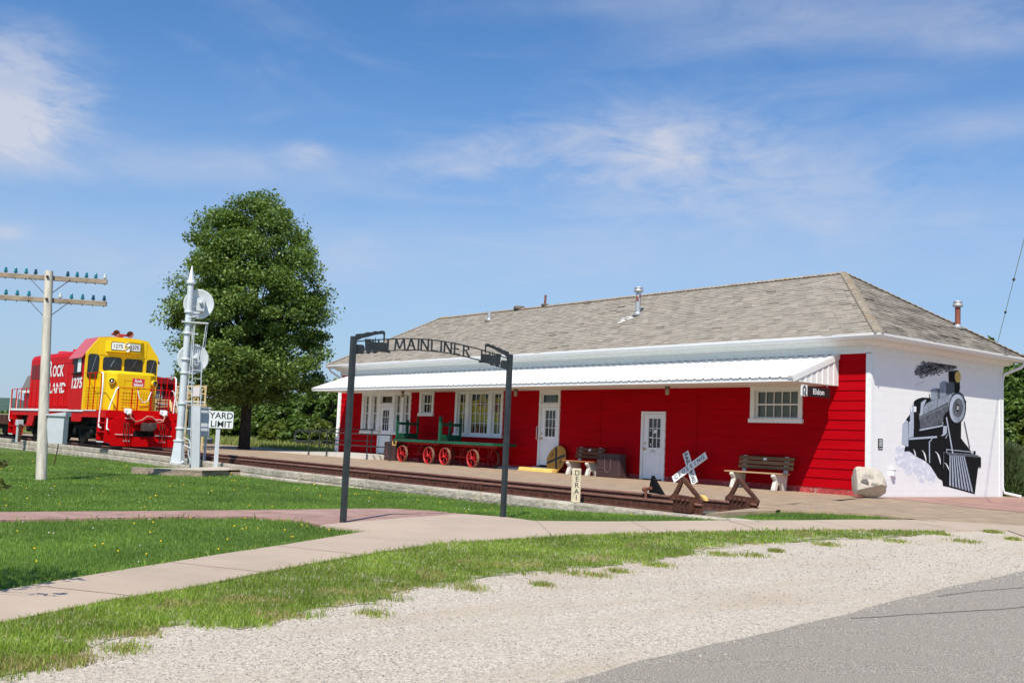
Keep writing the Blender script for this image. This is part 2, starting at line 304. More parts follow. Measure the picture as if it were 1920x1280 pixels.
    def fit(s, txt, o, ux, uy, w, h, t=.002, m=None, bold=.006):          # lettering stretched to w x h, centred on o
        k = len(s.V); s.text(txt, 1.0, (0, 0, 0), X3, Y3, 0, m, bold=bold/h)
        P = np.array(s.V[k:]); lo_, hi_ = P.min(0), P.max(0); o, ux, uy = (np.asarray(q, float) for q in (o, ux, uy)); nn = nrm(np.cross(ux, uy))*t
        s.V[k:] = [tuple(o+ux*((p[0]-(lo_[0]+hi_[0])/2)*w/(hi_[0]-lo_[0]))+uy*((p[1]-(lo_[1]+hi_[1])/2)*h/(hi_[1]-lo_[1]))+nn) for p in P]
        return s
    def build(s, name, parent=None, off=None, bevel=0.):
        me = bpy.data.meshes.new(name); o = bpy.data.objects.new(name, me); COL.objects.link(o)
        b = np.zeros(3)
        if parent is not None: o.parent = parent; b = ROOT[parent]
        ROOT[o] = b
        V = [tuple(np.asarray(v)-b) for v in s.V] if b.any() else s.V
        me.from_pydata(V, [], s.F)
        for mm in s.mats: me.materials.append(mm)
        me.polygons.foreach_set('material_index', s.I); me.polygons.foreach_set('use_smooth', s.S); me.update()
        if bevel:
            md = o.modifiers.new('bevel', 'BEVEL'); md.width = bevel; md.segments = 2; md.limit_method = 'ANGLE'
        return o
def np_mesh(name, V, F, mats, parent=None, idx=None, smooth=False):       # V (n,3), F (m,k) numpy
    me = bpy.data.meshes.new(name); k = F.shape[1]
    me.vertices.add(len(V)); me.vertices.foreach_set('co', np.asarray(V, np.float32).ravel())
    me.loops.add(F.size); me.loops.foreach_set('vertex_index', F.ravel().astype(np.int32))
    me.polygons.add(len(F)); me.polygons.foreach_set('loop_start', np.arange(0, F.size, k, dtype=np.int32)); me.polygons.foreach_set('loop_total', np.full(len(F), k, np.int32))
    for mm in (mats if isinstance(mats, (list, tuple)) else [mats]): me.materials.append(mm)
    if idx is not None: me.polygons.foreach_set('material_index', np.asarray(idx, np.int32))
    if smooth: me.polygons.foreach_set('use_smooth', np.ones(len(F), bool))
    me.update(calc_edges=True); me.validate()
    o = bpy.data.objects.new(name, me); COL.objects.link(o)
    if parent is not None: o.parent = parent
    ROOT[o] = ROOT[parent] if parent is not None else np.zeros(3)
    return o
# ------------------------------------------------------------------ terrain: a smooth height through surveyed spots
_cp = [(-60, -9.6, -.55), (-45.5, -9.6, -.52), (-36, -9.6, -.48), (-28, -9.6, -.44), (-15.4, -9.6, -.40), (-11.5, -9.6, -.40), (-7.6, -9.6, -.33), (-5.3, -9.6, -.31), (-3.3, -9.6, -.32), (-1.5, -9.6, -.31), (0, -9.6, -.265), (1.4, -9.6, -.20), (3.0, -9.6, -.13),
       (4.2, -8.4, -.09), (3.2, -7.2, -.07), (5.0, -6.4, -.06), (7, -6, -.10), (5, -2, -.05), (8, -2, -.07), (3.0, 4, -.05), (8, 4, -.08), (14, 0, -.15), (14, 8, -.15),
       (1.4, -12.6, -.27), (1.1, -15.3, -.30), (3.2, -11.2, -.22), (5.5, -9, -.14), (8, -9, -.22), (10.5, -7, -.22), (10, -12, -.33), (8.5, -15, -.36), (6, -18, -.37), (9, -20, -.41), (6, -21.5, -.40), (3, -20, -.37), (-2, -19.3, -.37),
       (-10, -16.5, -.42), (-20, -15, -.50), (-30, -14, -.56), (-46, -14, -.62), (-60, -14, -.66), (-20, -22, -.58), (-45, -25, -.75), (0, -26, -.46), (12, -24, -.44), (16, -20, -.47), (20, -12, -.45), (22, -2, -.35), (20, -30, -.5), (-8, -11.5, -.36), (-20, -11.5, -.45), (-36, -11.5, -.52)]
_P = np.array(_cp, float)
def _phi(r): return np.where(r > 1e-9, r*r*np.log(np.maximum(r, 1e-9)), 0.)
_n = len(_P); _A = np.zeros((_n+3, _n+3))
_A[:_n, :_n] = _phi(np.hypot(_P[:, None, 0]-_P[None, :, 0], _P[:, None, 1]-_P[None, :, 1])) + np.eye(_n)*2.0
_A[:_n, _n] = 1; _A[:_n, _n+1:] = _P[:, :2]; _A[_n:, :_n] = _A[:_n, _n:].T
_w = np.linalg.solve(_A, np.r_[_P[:, 2], 0, 0, 0])
def T(x, y):
    x = np.asarray(x, float); y = np.asarray(y, float); s = x.shape; x = np.clip(x.ravel(), -70, 26); y = np.clip(y.ravel(), -34, 12)
    o = np.empty(len(x))
    for a in range(0, len(x), 40000):
        q = slice(a, a+40000)
        o[q] = _phi(np.hypot(x[q, None]-_P[None, :, 0], y[q, None]-_P[None, :, 1])) @ _w[:_n] + _w[_n] + _w[_n+1]*x[q] + _w[_n+2]*y[q]
    return o.reshape(s)
def gp(px, py):                                   # where a sight line of the photo meets the ground
    d = ray(px, py); t = np.linspace(2.5, 120, 3000); P = CAM[None]+t[:, None]*d[None]
    g = P[:, 2]-T(P[:, 0], P[:, 1]); i = int(np.argmax(g < 0)); i = max(i, 1)
    if g[i] > 0: i = len(t)-1
    u = g[i-1]/(g[i-1]-g[i]+1e-12); tt = t[i-1]+u*(t[i]-t[i-1]); return (CAM+d*tt)[:2]
def gps(l): return [tuple(gp(*q)) for q in l]
# ------------------------------------------------------------------ ground, paths, road
from mathutils import noise as mnoise
def ssm(a, b, x): t = np.clip((np.asarray(x, float)-a)/(b-a), 0, 1); return t*t*(3-2*t)
def plat_z(x, y):
    k = ssm(1.2, 3.4, x); return (1-k)*0.0 + k*(T(x, y)+.03)
def ground_z(x, y):
    x = np.asarray(x, float); y = np.asarray(y, float)
    z = T(x, y)-.02
    far = ssm(60, 140, np.hypot(x, y))
    z = z*(1-far) + far*(-.9)
    back = (y > -9.3) & (x < 2.6)
    zb = np.where(y < -7.2, -.17, np.where((y < .7) & (x > -60), -.12, -.10))
    z = np.where(back, zb, z)
    zf = -.10 + 0*x
    z = np.where((y > 8) & (x >= 2.6), np.minimum(z, -.10), z)
    return z
gx = np.unique(np.r_[-1800, -1200, -800, -500, -350, -250, -180, -130, -100, -80, np.arange(-66, 30.1, .6), 2.58, 2.62, 40, 60, 90, 140, 250, 500, 1000])
gy = np.unique(np.r_[-400, -200, -100, -60, -45, np.arange(-36, 12.1, .6), -9.32, -9.28, -7.22, -7.18, .68, .72, 16, 22, 30, 45, 70, 110, 180, 300, 500, 900, 1500, 2200])
X, Y = np.meshgrid(gx, gy, indexing='ij'); Z = ground_z(X, Y)
i0 = np.arange(len(gx)-1)[:, None]*len(gy)+np.arange(len(gy)-1)[None]
F = np.stack([i0, i0+len(gy), i0+len(gy)+1, i0+1], -1).reshape(-1, 4)
V = np.stack([X, Y, Z], -1).reshape(-1, 3)
cy = V[F].mean(1); front = (cy[:, 1] < -9.3) | ((cy[:, 0] > 2.6) & (cy[:, 1] < -5))
g = np_mesh('lawn', V, F[front], [grass_soil], smooth=False); g['kind'] = 'structure'
g = np_mesh('field', V, F[~front], [field_soil]); g['kind'] = 'structure'

def cut_sheet(name, poly, zf, mlist, step=.7, skirt=0., parent=None):
    bm = bmesh.new(); f = bm.faces.new([bm.verts.new((x, y, 0)) for x, y in poly]); f.normal_update()
    if f.normal.z < 0: f.normal_flip()
    bmesh.ops.triangulate(bm, faces=bm.faces[:])
    P = np.array(poly)
    for ax in (0, 1):
        v = np.zeros(3); v[ax] = 1
        for c in np.arange(max(P[:, ax].min(), -70)+.01, min(P[:, ax].max(), 45), step):
            co = np.zeros(3); co[ax] = c
            bmesh.ops.bisect_plane(bm, geom=bm.verts[:]+bm.edges[:]+bm.faces[:], plane_co=co, plane_no=v, dist=1e-5)
    if skirt:
        be = [e for e in bm.edges if e.is_boundary]
    xs = np.array([v.co[:2] for v in bm.verts]); zs = zf(xs[:, 0], xs[:, 1])
    for v, z in zip(bm.verts, zs): v.co.z = z
    if skirt:
        r = bmesh.ops.extrude_edge_only(bm, edges=be)
        for q in r['geom']:
            if isinstance(q, bmesh.types.BMVert): q.co.z -= skirt
    me = bpy.data.meshes.new(name); bm.to_mesh(me); bm.free()
    for mm in mlist: me.materials.append(mm)
    o = bpy.data.objects.new(name, me); COL.objects.link(o); o['kind'] = 'structure'; ROOT[o] = np.zeros(3)
    return o
def resample(P, step):
    P = np.array(P, float); s = np.r_[0, np.cumsum(np.hypot(*np.diff(P, axis=0).T))]; u = np.linspace(0, s[-1], max(2, int(s[-1]/step)))
    return np.c_[np.interp(u, s, P[:, 0]), np.interp(u, s, P[:, 1])]
near_edge = gps([(-260, 1250), (-120, 1205), (0, 1171.8), (102, 1150), (219, 1126), (339, 1108), (456, 1084), (569, 1062), (640, 1050), (722, 1036), (832, 1020), (949, 1013), (1070, 1006), (1156, 1002), (1300, 999), (1387, 997), (1605, 994.5), (1770, 997), (1890, 996)])
far_left = gps([(-260, 1150), (-120, 1130), (0, 1111), (66, 1099), (182, 1079), (299, 1060), (419, 1040.6), (529, 1024), (620, 1009), (689, 997.5)])
far_right = gps([(949, 971), (1001, 978), (1300, 978), (1500, 977), (1702, 975.7), (1800, 977), (1920, 980)])
bound = gps([(601, 986.5), (647, 981.8), (760, 972), (870, 965)])
conc_poly = near_edge + [(7.6, -7.6), (9.6, -9.4), (14, -9.6), (20, -6), (20, 0), (9, -1.5)] + far_right[::-1] + bound[::-1] + far_left[::-1]
brick_far = gps([(-320, 963), (0, 961.5), (328, 959), (547, 956.7), (650, 955), (733, 954.5), (805, 958.6), (870, 965)])
brick_near = gps([(601, 986.5), (565, 977), (474, 970), (328, 970.5), (182, 973), (0, 976.8), (-320, 984)])
brick_poly = brick_far + bound[::-1][1:-1] + brick_near
asph_edge = gps([(1920, 1072), (1800, 1099), (1687, 1125), (1537, 1166), (1387, 1200), (1200, 1242), (1075, 1280)])
ae = resample([(9.2, -6.9), (8.75, -9.0)] + asph_edge + [(10.35, -21.5), (10.9, -26), (11.2, -36)], .25)
ae = [(x+.035*mnoise.noise(Vector((x*2, y*2, 0)))+.02*mnoise.noise(Vector((x*9, y*9, 3))), y) for x, y in ae]
cut_sheet('road', ae + [(42, -36), (42, -2), (22, -2), (18, -7.6), (14, -9.2), (9.7, -9.0)], lambda x, y: T(x, y)+.016, [asphalt], .8)
grav_m = bpy.data.materials.new('gravel'); grav_m.use_nodes = True
n = grav_m.node_tree.nodes; l = grav_m.node_tree.links; p = n['Principled BSDF']; p.inputs['Roughness'].default_value = .95; p.inputs['Specular IOR Level'].default_value = .15
tc = n.new('ShaderNodeTexCoord'); v1 = n.new('ShaderNodeTexVoronoi'); v1.inputs['Scale'].default_value = 66; l.new(tc.outputs['Object'], v1.inputs['Vector'])
v2 = n.new('ShaderNodeTexVoronoi'); v2.inputs['Scale'].default_value = 150; l.new(tc.outputs['Object'], v2.inputs['Vector'])
sp = n.new('ShaderNodeSeparateColor'); l.new(v1.outputs['Color'], sp.inputs[0])
cr = n.new('ShaderNodeValToRGB'); l.new(sp.outputs[0], cr.inputs[0])
e = cr.color_ramp.elements; e[0].position = 0; e[0].color = (.30, .255, .20, 1); e[1].position = 1; e[1].color = (.70, .625, .525, 1)
for q, c in ((.12, (.41, .35, .28)), (.5, (.53, .463, .38)), (.8, (.60, .53, .44))): k = e.new(q); k.color = (*c, 1)
mpg = n.new('ShaderNodeMapping'); l.new(tc.outputs['Object'], mpg.inputs[0]); mpg.inputs['Scale'].default_value = (2.6, .45, 1); mpg.inputs['Rotation'].default_value = (0, 0, .28)
nz = n.new('ShaderNodeTexNoise'); l.new(mpg.outputs[0], nz.inputs['Vector']); nz.inputs['Scale'].default_value = .7; nz.inputs['Detail'].default_value = 6
mr = n.new('ShaderNodeMapRange'); l.new(nz.outputs[0], mr.inputs[0]); mr.inputs[1].default_value = .46; mr.inputs[2].default_value = .72
mxg = n.new('ShaderNodeMix'); mxg.data_type = 'RGBA'; mg = n.new('ShaderNodeMath'); mg.operation = 'MULTIPLY'; mg.inputs[1].default_value = .75; l.new(mr.outputs[0], mg.inputs[0]); l.new(mg.outputs[0], mxg.inputs[0]); l.new(cr.outputs[0], mxg.inputs[6]); mxg.inputs[7].default_value = (.47, .375, .275, 1)
l.new(mxg.outputs[2], p.inputs['Base Color'])
ad = n.new('ShaderNodeMath'); ad.operation = 'ADD'; l.new(v1.outputs['Distance'], ad.inputs[0]); l.new(v2.outputs['Distance'], ad.inputs[1])
bp = n.new('ShaderNodeBump'); bp.inputs['Strength'].default_value = .5; bp.inputs['Distance'].default_value = .008; bp.invert = True; l.new(ad.outputs[0], bp.inputs['Height']); l.new(bp.outputs[0], p.inputs['Normal'])
cut_sheet('gravel_lot', [(x, y) for x, y in near_edge] + [(7.55, -7.2), (9.5, -9.2), (10.2, -9.6)] + [(x+.3, y) for x, y in ae[12:]] + [(-14, -36), (-14, -24.5)], lambda x, y: T(x, y)+.002, [grav_m], .7)
cut_sheet('footpath', conc_poly, lambda x, y: T(x, y)+.020, [concrete], .6, .05)
cut_sheet('brick_path', brick_poly, lambda x, y: T(x, y)+.018, [brick_path_m], .6, .05)
verge_px = [(-260, 1330), (-100, 1290), (0, 1262), (66, 1250), (128, 1230), (175, 1223), (204, 1206), (284, 1188), (303, 1174), (350, 1163), (372, 1175), (456, 1176), (529, 1160), (583, 1142), (640, 1139), (709, 1134), (729, 1111), (812, 1094), (925, 1081), (1035, 1069), (1156, 1060), (1190, 1055), (1240, 1050), (1300, 1036), (1402, 1020), (1537, 1013), (1700, 1006), (1765, 1001)]
ve = resample(gps(verge_px), .07)
ve0 = ve; ve = [(x+.03*mnoise.noise(Vector((x*17, y*17, 1)))+.16*mnoise.noise(Vector((x*1.6, y*1.6, 0)))+.12*mnoise.noise(Vector((x*5, y*5, 3))), y+.10*mnoise.noise(Vector((x*5, y*5, 9)))) for x, y in ve]
soil_v = mat('verge_soil', (.10, .135, .028), .95, .3, 2.5, .6, 40, col2=(.17, .175, .05)); blotch(soil_v, (.47, .415, .345), 1.3, .54, .58, off=2.); blotch(soil_v, (.45, .39, .32), 5.5, .52, .56, off=5.)
cut_sheet('verge', ve + [(x, y) for x, y in near_edge[:-1]][::-1], lambda x, y: T(x, y)+.006, [soil_v], .5)
strip_edge = gps([(1412, 958.5), (1500, 960), (1575, 962.5), (1640, 967), (1706, 975)])
# platform of worn paving along the facade, running out past the corner
plat = [(-62, -7.40), (2.75, -7.40), (2.75, -9.30)] + strip_edge + [(6.0, -5.3)] + [(9, -2.0), (14, 0), (14, 1.2), (9.2, 1.0), (.01, .1), (-27.5, .1), (-29.5, 2.6), (-62, 2.6)]
cut_sheet('platform', plat, lambda x, y: plat_z(x, y), [tan_brick], .9, .22)
cut_sheet('pink_apron', [(.02, .12), (2.2, -.5), (5.5, -1.7), (9.5, -1.0), (14, .2), (16, 9), (9, 9.5), (.02, 9)], lambda x, y: np.maximum(plat_z(x, y), T(x, y)+.03)+.006, [pink_brick], .8)
edge_line = MB(yellow_paint)
pts = [(x, -7.30 + (0 if x < 2.4 else (x-2.4)*.36)) for x in np.arange(-2, 5.6, .4)]
faint = mat('worn_yellow_line', (.46, .33, .17), .85, .2, 3)
for (x0, y0), (x1, y1) in zip(pts[:-1], pts[1:]):
    z0 = float(plat_z(x0, y0))+.005; z1 = float(plat_z(x1, y1))+.005
    edge_line.add([(x0, y0-.03, z0), (x1, y1-.03, z1), (x1, y1+.03, z1), (x0, y0+.03, z0)], [(0, 1, 2, 3)], faint)
edge_line.build('painted_line')['kind'] = 'structure'
# track bed
tb = cut_sheet('track_bed', [(-90, -9.36), (2.9, -9.36), (2.9, -7.40), (-90, -7.40)], lambda x, y: -.155+.012*np.sin(x*3.1)*np.sin(y*7), [ballast], .9)
# distant hills
hv = []; hf = []
for i in range(90):
    a = R(150+i*1.2) ; r = 1500; h = 22+20*mnoise.noise(Vector((i*.22, 0, 0)))+7*mnoise.noise(Vector((i*.9, 2, 0))); 
    c = np.array([math.cos(a), math.sin(a)])
    for rr, hh in ((r-250, -3), (r-90, h*.72), (r, h), (r+400, -3)): hv.append((CAM[0]+c[0]*rr, CAM[1]+c[1]*rr, hh))
for i in range(89):
    for k in range(3): hf.append((i*4+k, i*4+k+1, (i+1)*4+k+1, (i+1)*4+k))
np_mesh('hills', np.array(hv), np.array(hf), [hill_m], smooth=True)['kind'] = 'structure'

pj_ = MB(mat('path_joint', (.37, .29, .22), .9, .2, 9)); ck = MB(mat('dark_line', (.20, .18, .157), .9, .3, 9))
def strip(mb, p, q, w, zo, n=8):
    p, q = np.array(p), np.array(q); t_ = nrm(q-p); s_ = np.array([-t_[1], t_[0]])*w/2
    for i in range(n):
        a_, b_ = p+(q-p)*i/n, p+(q-p)*(i+1)/n; V = [a_-s_, b_-s_, b_+s_, a_+s_]; mb.add([(x, y, float(T(x, y))+zo) for x, y in V], [(0, 1, 2, 3)])
ne_, fl_, fr_ = resample(near_edge, .05), resample(far_left, .05), resample(far_right, .05)
s_ = 0
for i in range(18, len(ne_), 34):
    o_ = fl_ if ne_[i][1] < -15.6 else fr_
    dd = np.hypot(*(o_-ne_[i]).T); j = int(dd.argmin())
    if dd[j] < 3.2: strip(pj_, ne_[i]+(o_[j]-ne_[i])*.02, o_[j]+(ne_[i]-o_[j])*.02, .014, .0235)
pj_.build('path_joints')['kind'] = 'structure'
for pl_ in ([(1600, 1163), (1642, 1159), (1700, 1155), (1760, 1152), (1840, 1147), (1925, 1141), (2000, 1138)], [(1760, 1121), (1807, 1114), (1860, 1109), (1925, 1103)]):  # two thin lines, darker than the asphalt around them
    g_ = gps(pl_); g_ = resample(g_, .25); g_ = [(x+.05*mnoise.noise(Vector((x*3, y*3, 4))), y+.05*mnoise.noise(Vector((x*3, y*3, 8)))) for x, y in g_]
    for u, v in zip(g_[:-1], g_[1:]): strip(ck, u, v, .022, .0205, 1)
ck.build('dark_road_lines')['kind'] = 'structure'
# ------------------------------------------------------------------ the station
XL, XR, YB = -26.44, 0.0, 6.65
depot = thing('station_building', 'long red railway station with grey hip roof and train mural on its white end wall', 'station', (0, 0, 0))
openings = [(-24.40, -23.08, 1.10, 2.72), (-21.92, -20.70, 1.10, 2.72), (-23.04, -21.95, .20, 2.72), (-19.95, -19.09, 1.88, 2.74), (-17.50, -14.75, 1.14, 2.74), (-12.60, -11.60, .16, 2.74), (-7.77, -6.85, .0, 2.02), (-3.63, -2.06, 1.85, 2.72)]
def lap_wall(name, x0, x1, zs, m, ops, lap=.020, flip=None):
    w = MB(m)
    for za, zb in zip(zs[:-1], zs[1:]):
        cuts = sorted({za, zb} | {z for o in ops for z in (o[2], o[3]) if za < z < zb})
        for ca, cb in zip(cuts[:-1], cuts[1:]):
            mid = (ca+cb)/2; segs = [(x0, x1)]
            for o in ops:
                if o[2] < mid < o[3]:
                    segs = [t for s in segs for t in ((s[0], min(s[1], o[0])), (max(s[0], o[1]), s[1])) if t[1]-t[0] > .005]
            for sa, sb in segs:
                n = max(1, int((sb-sa)/2.4)); xs = np.linspace(sa, sb, n+1)
                for xa, xb in zip(xs[:-1], xs[1:]):
                    ya = -lap*(1-(ca-za)/(zb-za)); yb = -lap*(1-(cb-za)/(zb-za))
                    w.add([(xa, ya, ca), (xb, ya, ca), (xb, yb, cb), (xa, yb, cb)], [(0, 1, 2, 3)])
                    if ca == za: w.add([(xa, 0, ca), (xb, 0, ca), (xb, ya, ca), (xa, ya, ca)], [(0, 1, 2, 3)])
    return w
zs = [.15+.2475*i for i in range(15)]
w = lap_wall('w', XL, XR, zs, red_side, openings)
for x in (-9.62, -5.62): w.box(x-.012, x+.012, -.028, -.002, .16, 2.75)       # joints between runs of siding
fw_ = w.build('siding_wall', depot)
w = MB(foundation)
for a, b in ((XL, -23.04), (-21.95, -12.60), (-11.60, -7.77), (-6.85, XR)): w.box(a, b, -.006, .05, -.12, .15)
w.build('foundation', depot)
# end walls and back
ew = MB(white_wall); 
zz = [-.12, .16]+[.16+.2475*i for i in range(1, 14)]+[3.56]
for a, b in zip(zz[:-1], zz[1:]): ew.add([(.0012, 0, a), (.0012, YB, a), (0, YB, b), (0, 0, b)], [(0, 1, 2, 3)]); ew.add([(0, 0, a), (0, YB, a), (.0012, YB, a), (.0012, 0, a)], [(0, 1, 2, 3)])
ew.build('end_wall', depot)
bw = MB(red_side); bw.add([(XL, 0, -.12), (XL, YB, -.12), (XL, YB, 3.8), (XL, 0, 3.8)], [(0, 1, 2, 3)]).add([(XL, YB, -.12), (XR, YB, -.12), (XR, YB, 3.8), (XL, YB, 3.8)], [(0, 1, 2, 3)]); bw.build('rear_wall', depot)
cb = MB(white_trim)
cb.box(-.14, .012, -.03, .0, .02, 3.56); cb.box(.0, .014, -.0, .10, .02, 3.56); cb.build('corner_board', depot)
cb = MB(white_trim); cb.box(.0, .016, YB-.14, YB+.02, -.1, 3.56); cb.build('corner_board', depot)
cb = MB(white_trim); cb.box(XL-.02, XL+.13, -.03, .0, .0, 3.56); cb.box(XL-.02, XL, .0, .13, .0, 3.56); cb.build('corner_board', depot)
# cornice: frieze, bed mould, soffit, fascia
ci = MB(white_trim)
def ring(pr, m=None):          # profile [(overhang, z)] swept round the four sides
    c = lambda o: [(XL-o, -o), (XR+o, -o), (XR+o, YB+o), (XL-o, YB+o)]
    V = [(x, y, z) for o, z in pr for x, y in c(o)]
    F = [(i*4+j, i*4+(j+1) % 4, (i+1)*4+(j+1) % 4, (i+1)*4+j) for i in range(len(pr)-1) for j in range(4)]
    ci.add(V, F, m)
ring([(0, 3.545), (.03, 3.545), (.03, 3.64), (.045, 3.65), (.045, 3.73), (.13, 3.735), (.15, 3.75), (.20, 3.80), (.23, 3.845), (.23, 3.862), (.46, 3.862)])
ci.build('cornice', depot)
gu = MB(white_paint)
def ring2(mb, pr, ox=0.):
    c = lambda o: [(XL-o, -o), (XR+o, -o), (XR+o, YB+o), (XL-o, YB+o)]
    V = [(x, y, z) for o, z in pr for x, y in c(o)]
    mb.add(V, [(i*4+j, i*4+(j+1) % 4, (i+1)*4+(j+1) % 4, (i+1)*4+j) for i in range(len(pr)-1) for j in range(4)])
ring2(gu, [(.44, 3.855), (.475, 3.850), (.515, 3.865), (.53, 3.90), (.555, 3.925), (.56, 3.972), (.545, 3.976), (.545, 3.93), (.44, 3.93)])
gu.build('gutter', depot)
dp = MB(white_paint)
dp.tube([(XR+.48, YB+.42, 3.86), (XR+.40, YB+.36, 3.72), (XR+.03, YB+.09, 3.50), (XR-.02, YB+.07, 3.3), (XR-.02, YB+.07, .30), (XR+.02, YB+.10, .12), (XR+.30, YB+.5, .03)], .045, n=6); dp.build('downspout', depot); dp = MB(white_paint)
dp.tube([(XL-.46, -.40, 3.86), (XL-.40, -.34, 3.72), (XL-.09, -.06, 3.46), (XL-.07, -.03, 3.3), (XL-.07, -.03, .35), (XL-.07, -.03, .2)], .045, n=6)
dp.build('downspout', depot)
# hip roof, laid in real courses
EO, EZ, RZ, RY = .53, 3.965, 6.31, 3.325
RA, RB = -23.72, -3.02
roof = MB(shingle); NC = 32
def slope(e0, e1, r0, r1, off):
    e0, e1, r0, r1 = (np.array(q, float) for q in (e0, e1, r0, r1)); nn = nrm(np.cross(e1-e0, r0-e0)); rr = random.Random(5)
    for i in range(NC):
        t0, t1 = i/NC, (i+1)/NC; a, b = e0+(r0-e0)*t0, e1+(r1-e1)*t0; c, d = e0+(r0-e0)*t1, e1+(r1-e1)*t1
        k = max(1, int(np.linalg.norm(b-a)/.32)); dn = nrm(r0-e0) 
        for j in range(k):
            u0, u1 = j/k, (j+1)/k; h = .011+.012*rr.random()**2; dd = -.03*rr.random()**3
            h *= 1 if rr.random() > .04 else 1.9
            sl = (c-a); sl = sl/np.linalg.norm(sl) if k else sl
            p0, p1 = a+(b-a)*u0, a+(b-a)*u1; q0, q1 = c+(d-c)*u0, c+(d-c)*u1
            up_ = nrm(np.cross(nn, nrm(e1-e0)))
            P0, P1 = p0+nn*h+up_*dd, p1+nn*h+up_*dd
            roof.add([P0, P1, q1+nn*.002, q0+nn*.002, p0-nn*.01+up_*dd, p1-nn*.01+up_*dd], [(0, 1, 2, 3), (4, 5, 1, 0)])
exl, exr, ey0, ey1 = XL-EO, XR+EO, -EO, YB+EO
slope((exl, ey0, EZ), (exr, ey0, EZ), (RA, RY, RZ), (RB, RY, RZ), 0)
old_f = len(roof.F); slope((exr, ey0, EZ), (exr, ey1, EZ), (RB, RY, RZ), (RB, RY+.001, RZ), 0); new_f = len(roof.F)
slope((exr, ey1, EZ), (exl, ey1, EZ), (RB, RY, RZ), (RA, RY, RZ), 0)
slope((exl, ey1, EZ), (exl, ey0, EZ), (RA, RY+.001, RZ), (RA, RY, RZ), 0)
roof_o = roof.build('roof', depot); END_FACES = range(old_f, new_f)
n, l, p, src, tc = extra(shingle)               # single shingles: each its own tone
gm_ = n.new('ShaderNodeNewGeometry'); sx = n.new('ShaderNodeSeparateXYZ'); l.new(tc, sx.inputs[0]); sn = n.new('ShaderNodeSeparateXYZ'); l.new(gm_.outputs['Normal'], sn.inputs[0])
ab = n.new('ShaderNodeMath'); ab.operation = 'ABSOLUTE'; l.new(sn.outputs['X'], ab.inputs[0]); gt = n.new('ShaderNodeMath'); gt.operation = 'GREATER_THAN'; l.new(ab.outputs[0], gt.inputs[0]); gt.inputs[1].default_value = .3
mu_ = n.new('ShaderNodeMix'); l.new(gt.outputs[0], mu_.inputs[0]); l.new(sx.outputs['X'], mu_.inputs[2]); l.new(sx.outputs['Y'], mu_.inputs[3])
rowm = n.new('ShaderNodeMath'); rowm.operation = 'MULTIPLY_ADD'; l.new(sx.outputs['Z'], rowm.inputs[0]); rowm.inputs[1].default_value = NC/(RZ-EZ); rowm.inputs[2].default_value = -EZ*NC/(RZ-EZ)-.06
fl = n.new('ShaderNodeMath'); fl.operation = 'FLOOR'; l.new(rowm.outputs[0], fl.inputs[0])
o1 = n.new('ShaderNodeMath'); o1.operation = 'MULTIPLY_ADD'; l.new(fl.outputs[0], o1.inputs[0]); o1.inputs[1].default_value = .377
sc_ = n.new('ShaderNodeMath'); sc_.operation = 'MULTIPLY'; l.new(mu_.outputs[0], sc_.inputs[0]); sc_.inputs[1].default_value = 4.2; l.new(sc_.outputs[0], o1.inputs[2])
f2 = n.new('ShaderNodeMath'); f2.operation = 'FLOOR'; l.new(o1.outputs[0], f2.inputs[0])
cx = n.new('ShaderNodeCombineXYZ'); l.new(f2.outputs[0], cx.inputs[0]); l.new(fl.outputs[0], cx.inputs[1])
wn = n.new('ShaderNodeTexWhiteNoise'); wn.noise_dimensions = '2D'; l.new(cx.outputs[0], wn.inputs[0])
mrr = n.new('ShaderNodeMapRange'); l.new(wn.outputs[0], mrr.inputs[0]); mrr.inputs[3].default_value = .87; mrr.inputs[4].default_value = 1.11
hs = n.new('ShaderNodeHueSaturation'); l.new(src, hs.inputs['Color']); l.new(mrr.outputs[0], hs.inputs['Value']); l.new(hs.outputs[0], p.inputs['Base Color'])
blotch(shingle, (.46, .44, .40), 5, .70, .76, (.6, .6, 2)); blotch(shingle, (.28, .13, .05), .9, .70, .78, off=6.); blotch(shingle, (.17, .145, .115), 1.4, .62, .85, (.5, .5, 2), 3.)
end_sh = shingle.copy(); end_sh.name = 'end_slope_shingles'; blotch(end_sh, (.15, .125, .10), 2.2, .40, .62, (1, .45, 1.3), 2.); blotch(end_sh, (.10, .085, .07), 5, .52, .75, (1, .5, 2), 7.); blotch(end_sh, (.42, .39, .35), 4, .70, .75, (.8, .25, 1.), 1.); blotch(end_sh, (.26, .12, .05), 1.1, .66, .72, off=3.)  # end slope: shingle copy, darker and browner in patches than the other slopes
roof_o.data.materials.append(end_sh)
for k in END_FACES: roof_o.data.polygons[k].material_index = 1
rc = MB(cap_mat)
def caps(a, b, wid):
    a, b = np.array(a, float), np.array(b, float); k = int(np.linalg.norm(b-a)/.17); u = nrm(b-a); s = nrm(np.cross(u, (0, 0, 1)))
    for i in range(k):
        p = a+(b-a)*(i/k); q = a+(b-a)*((i+1.15)/k)
        z = np.array([0, 0, 1.]); t = .035; dz = .055 if abs(u[2]) > .1 else .07
        V = [p+z*(.055), p+s*wid-z*(dz-.055), p-s*wid-z*(dz-.055), q+z*.03, q+s*wid-z*(dz-.03), q-s*wid-z*(dz-.03)]
        rc.add(V, [(0, 1, 4, 3), (2, 0, 3, 5), (0, 2, 1)])
caps((RA, RY, RZ), (RB, RY, RZ), .13)
for e, r in (((exr, ey0), RB), ((exr, ey1), RB), ((exl, ey0), RA), ((exl, ey1), RA)): caps((e[0], e[1], EZ+.01), (r, RY, RZ), .12)
rc.build('ridge_cap', roof_o)
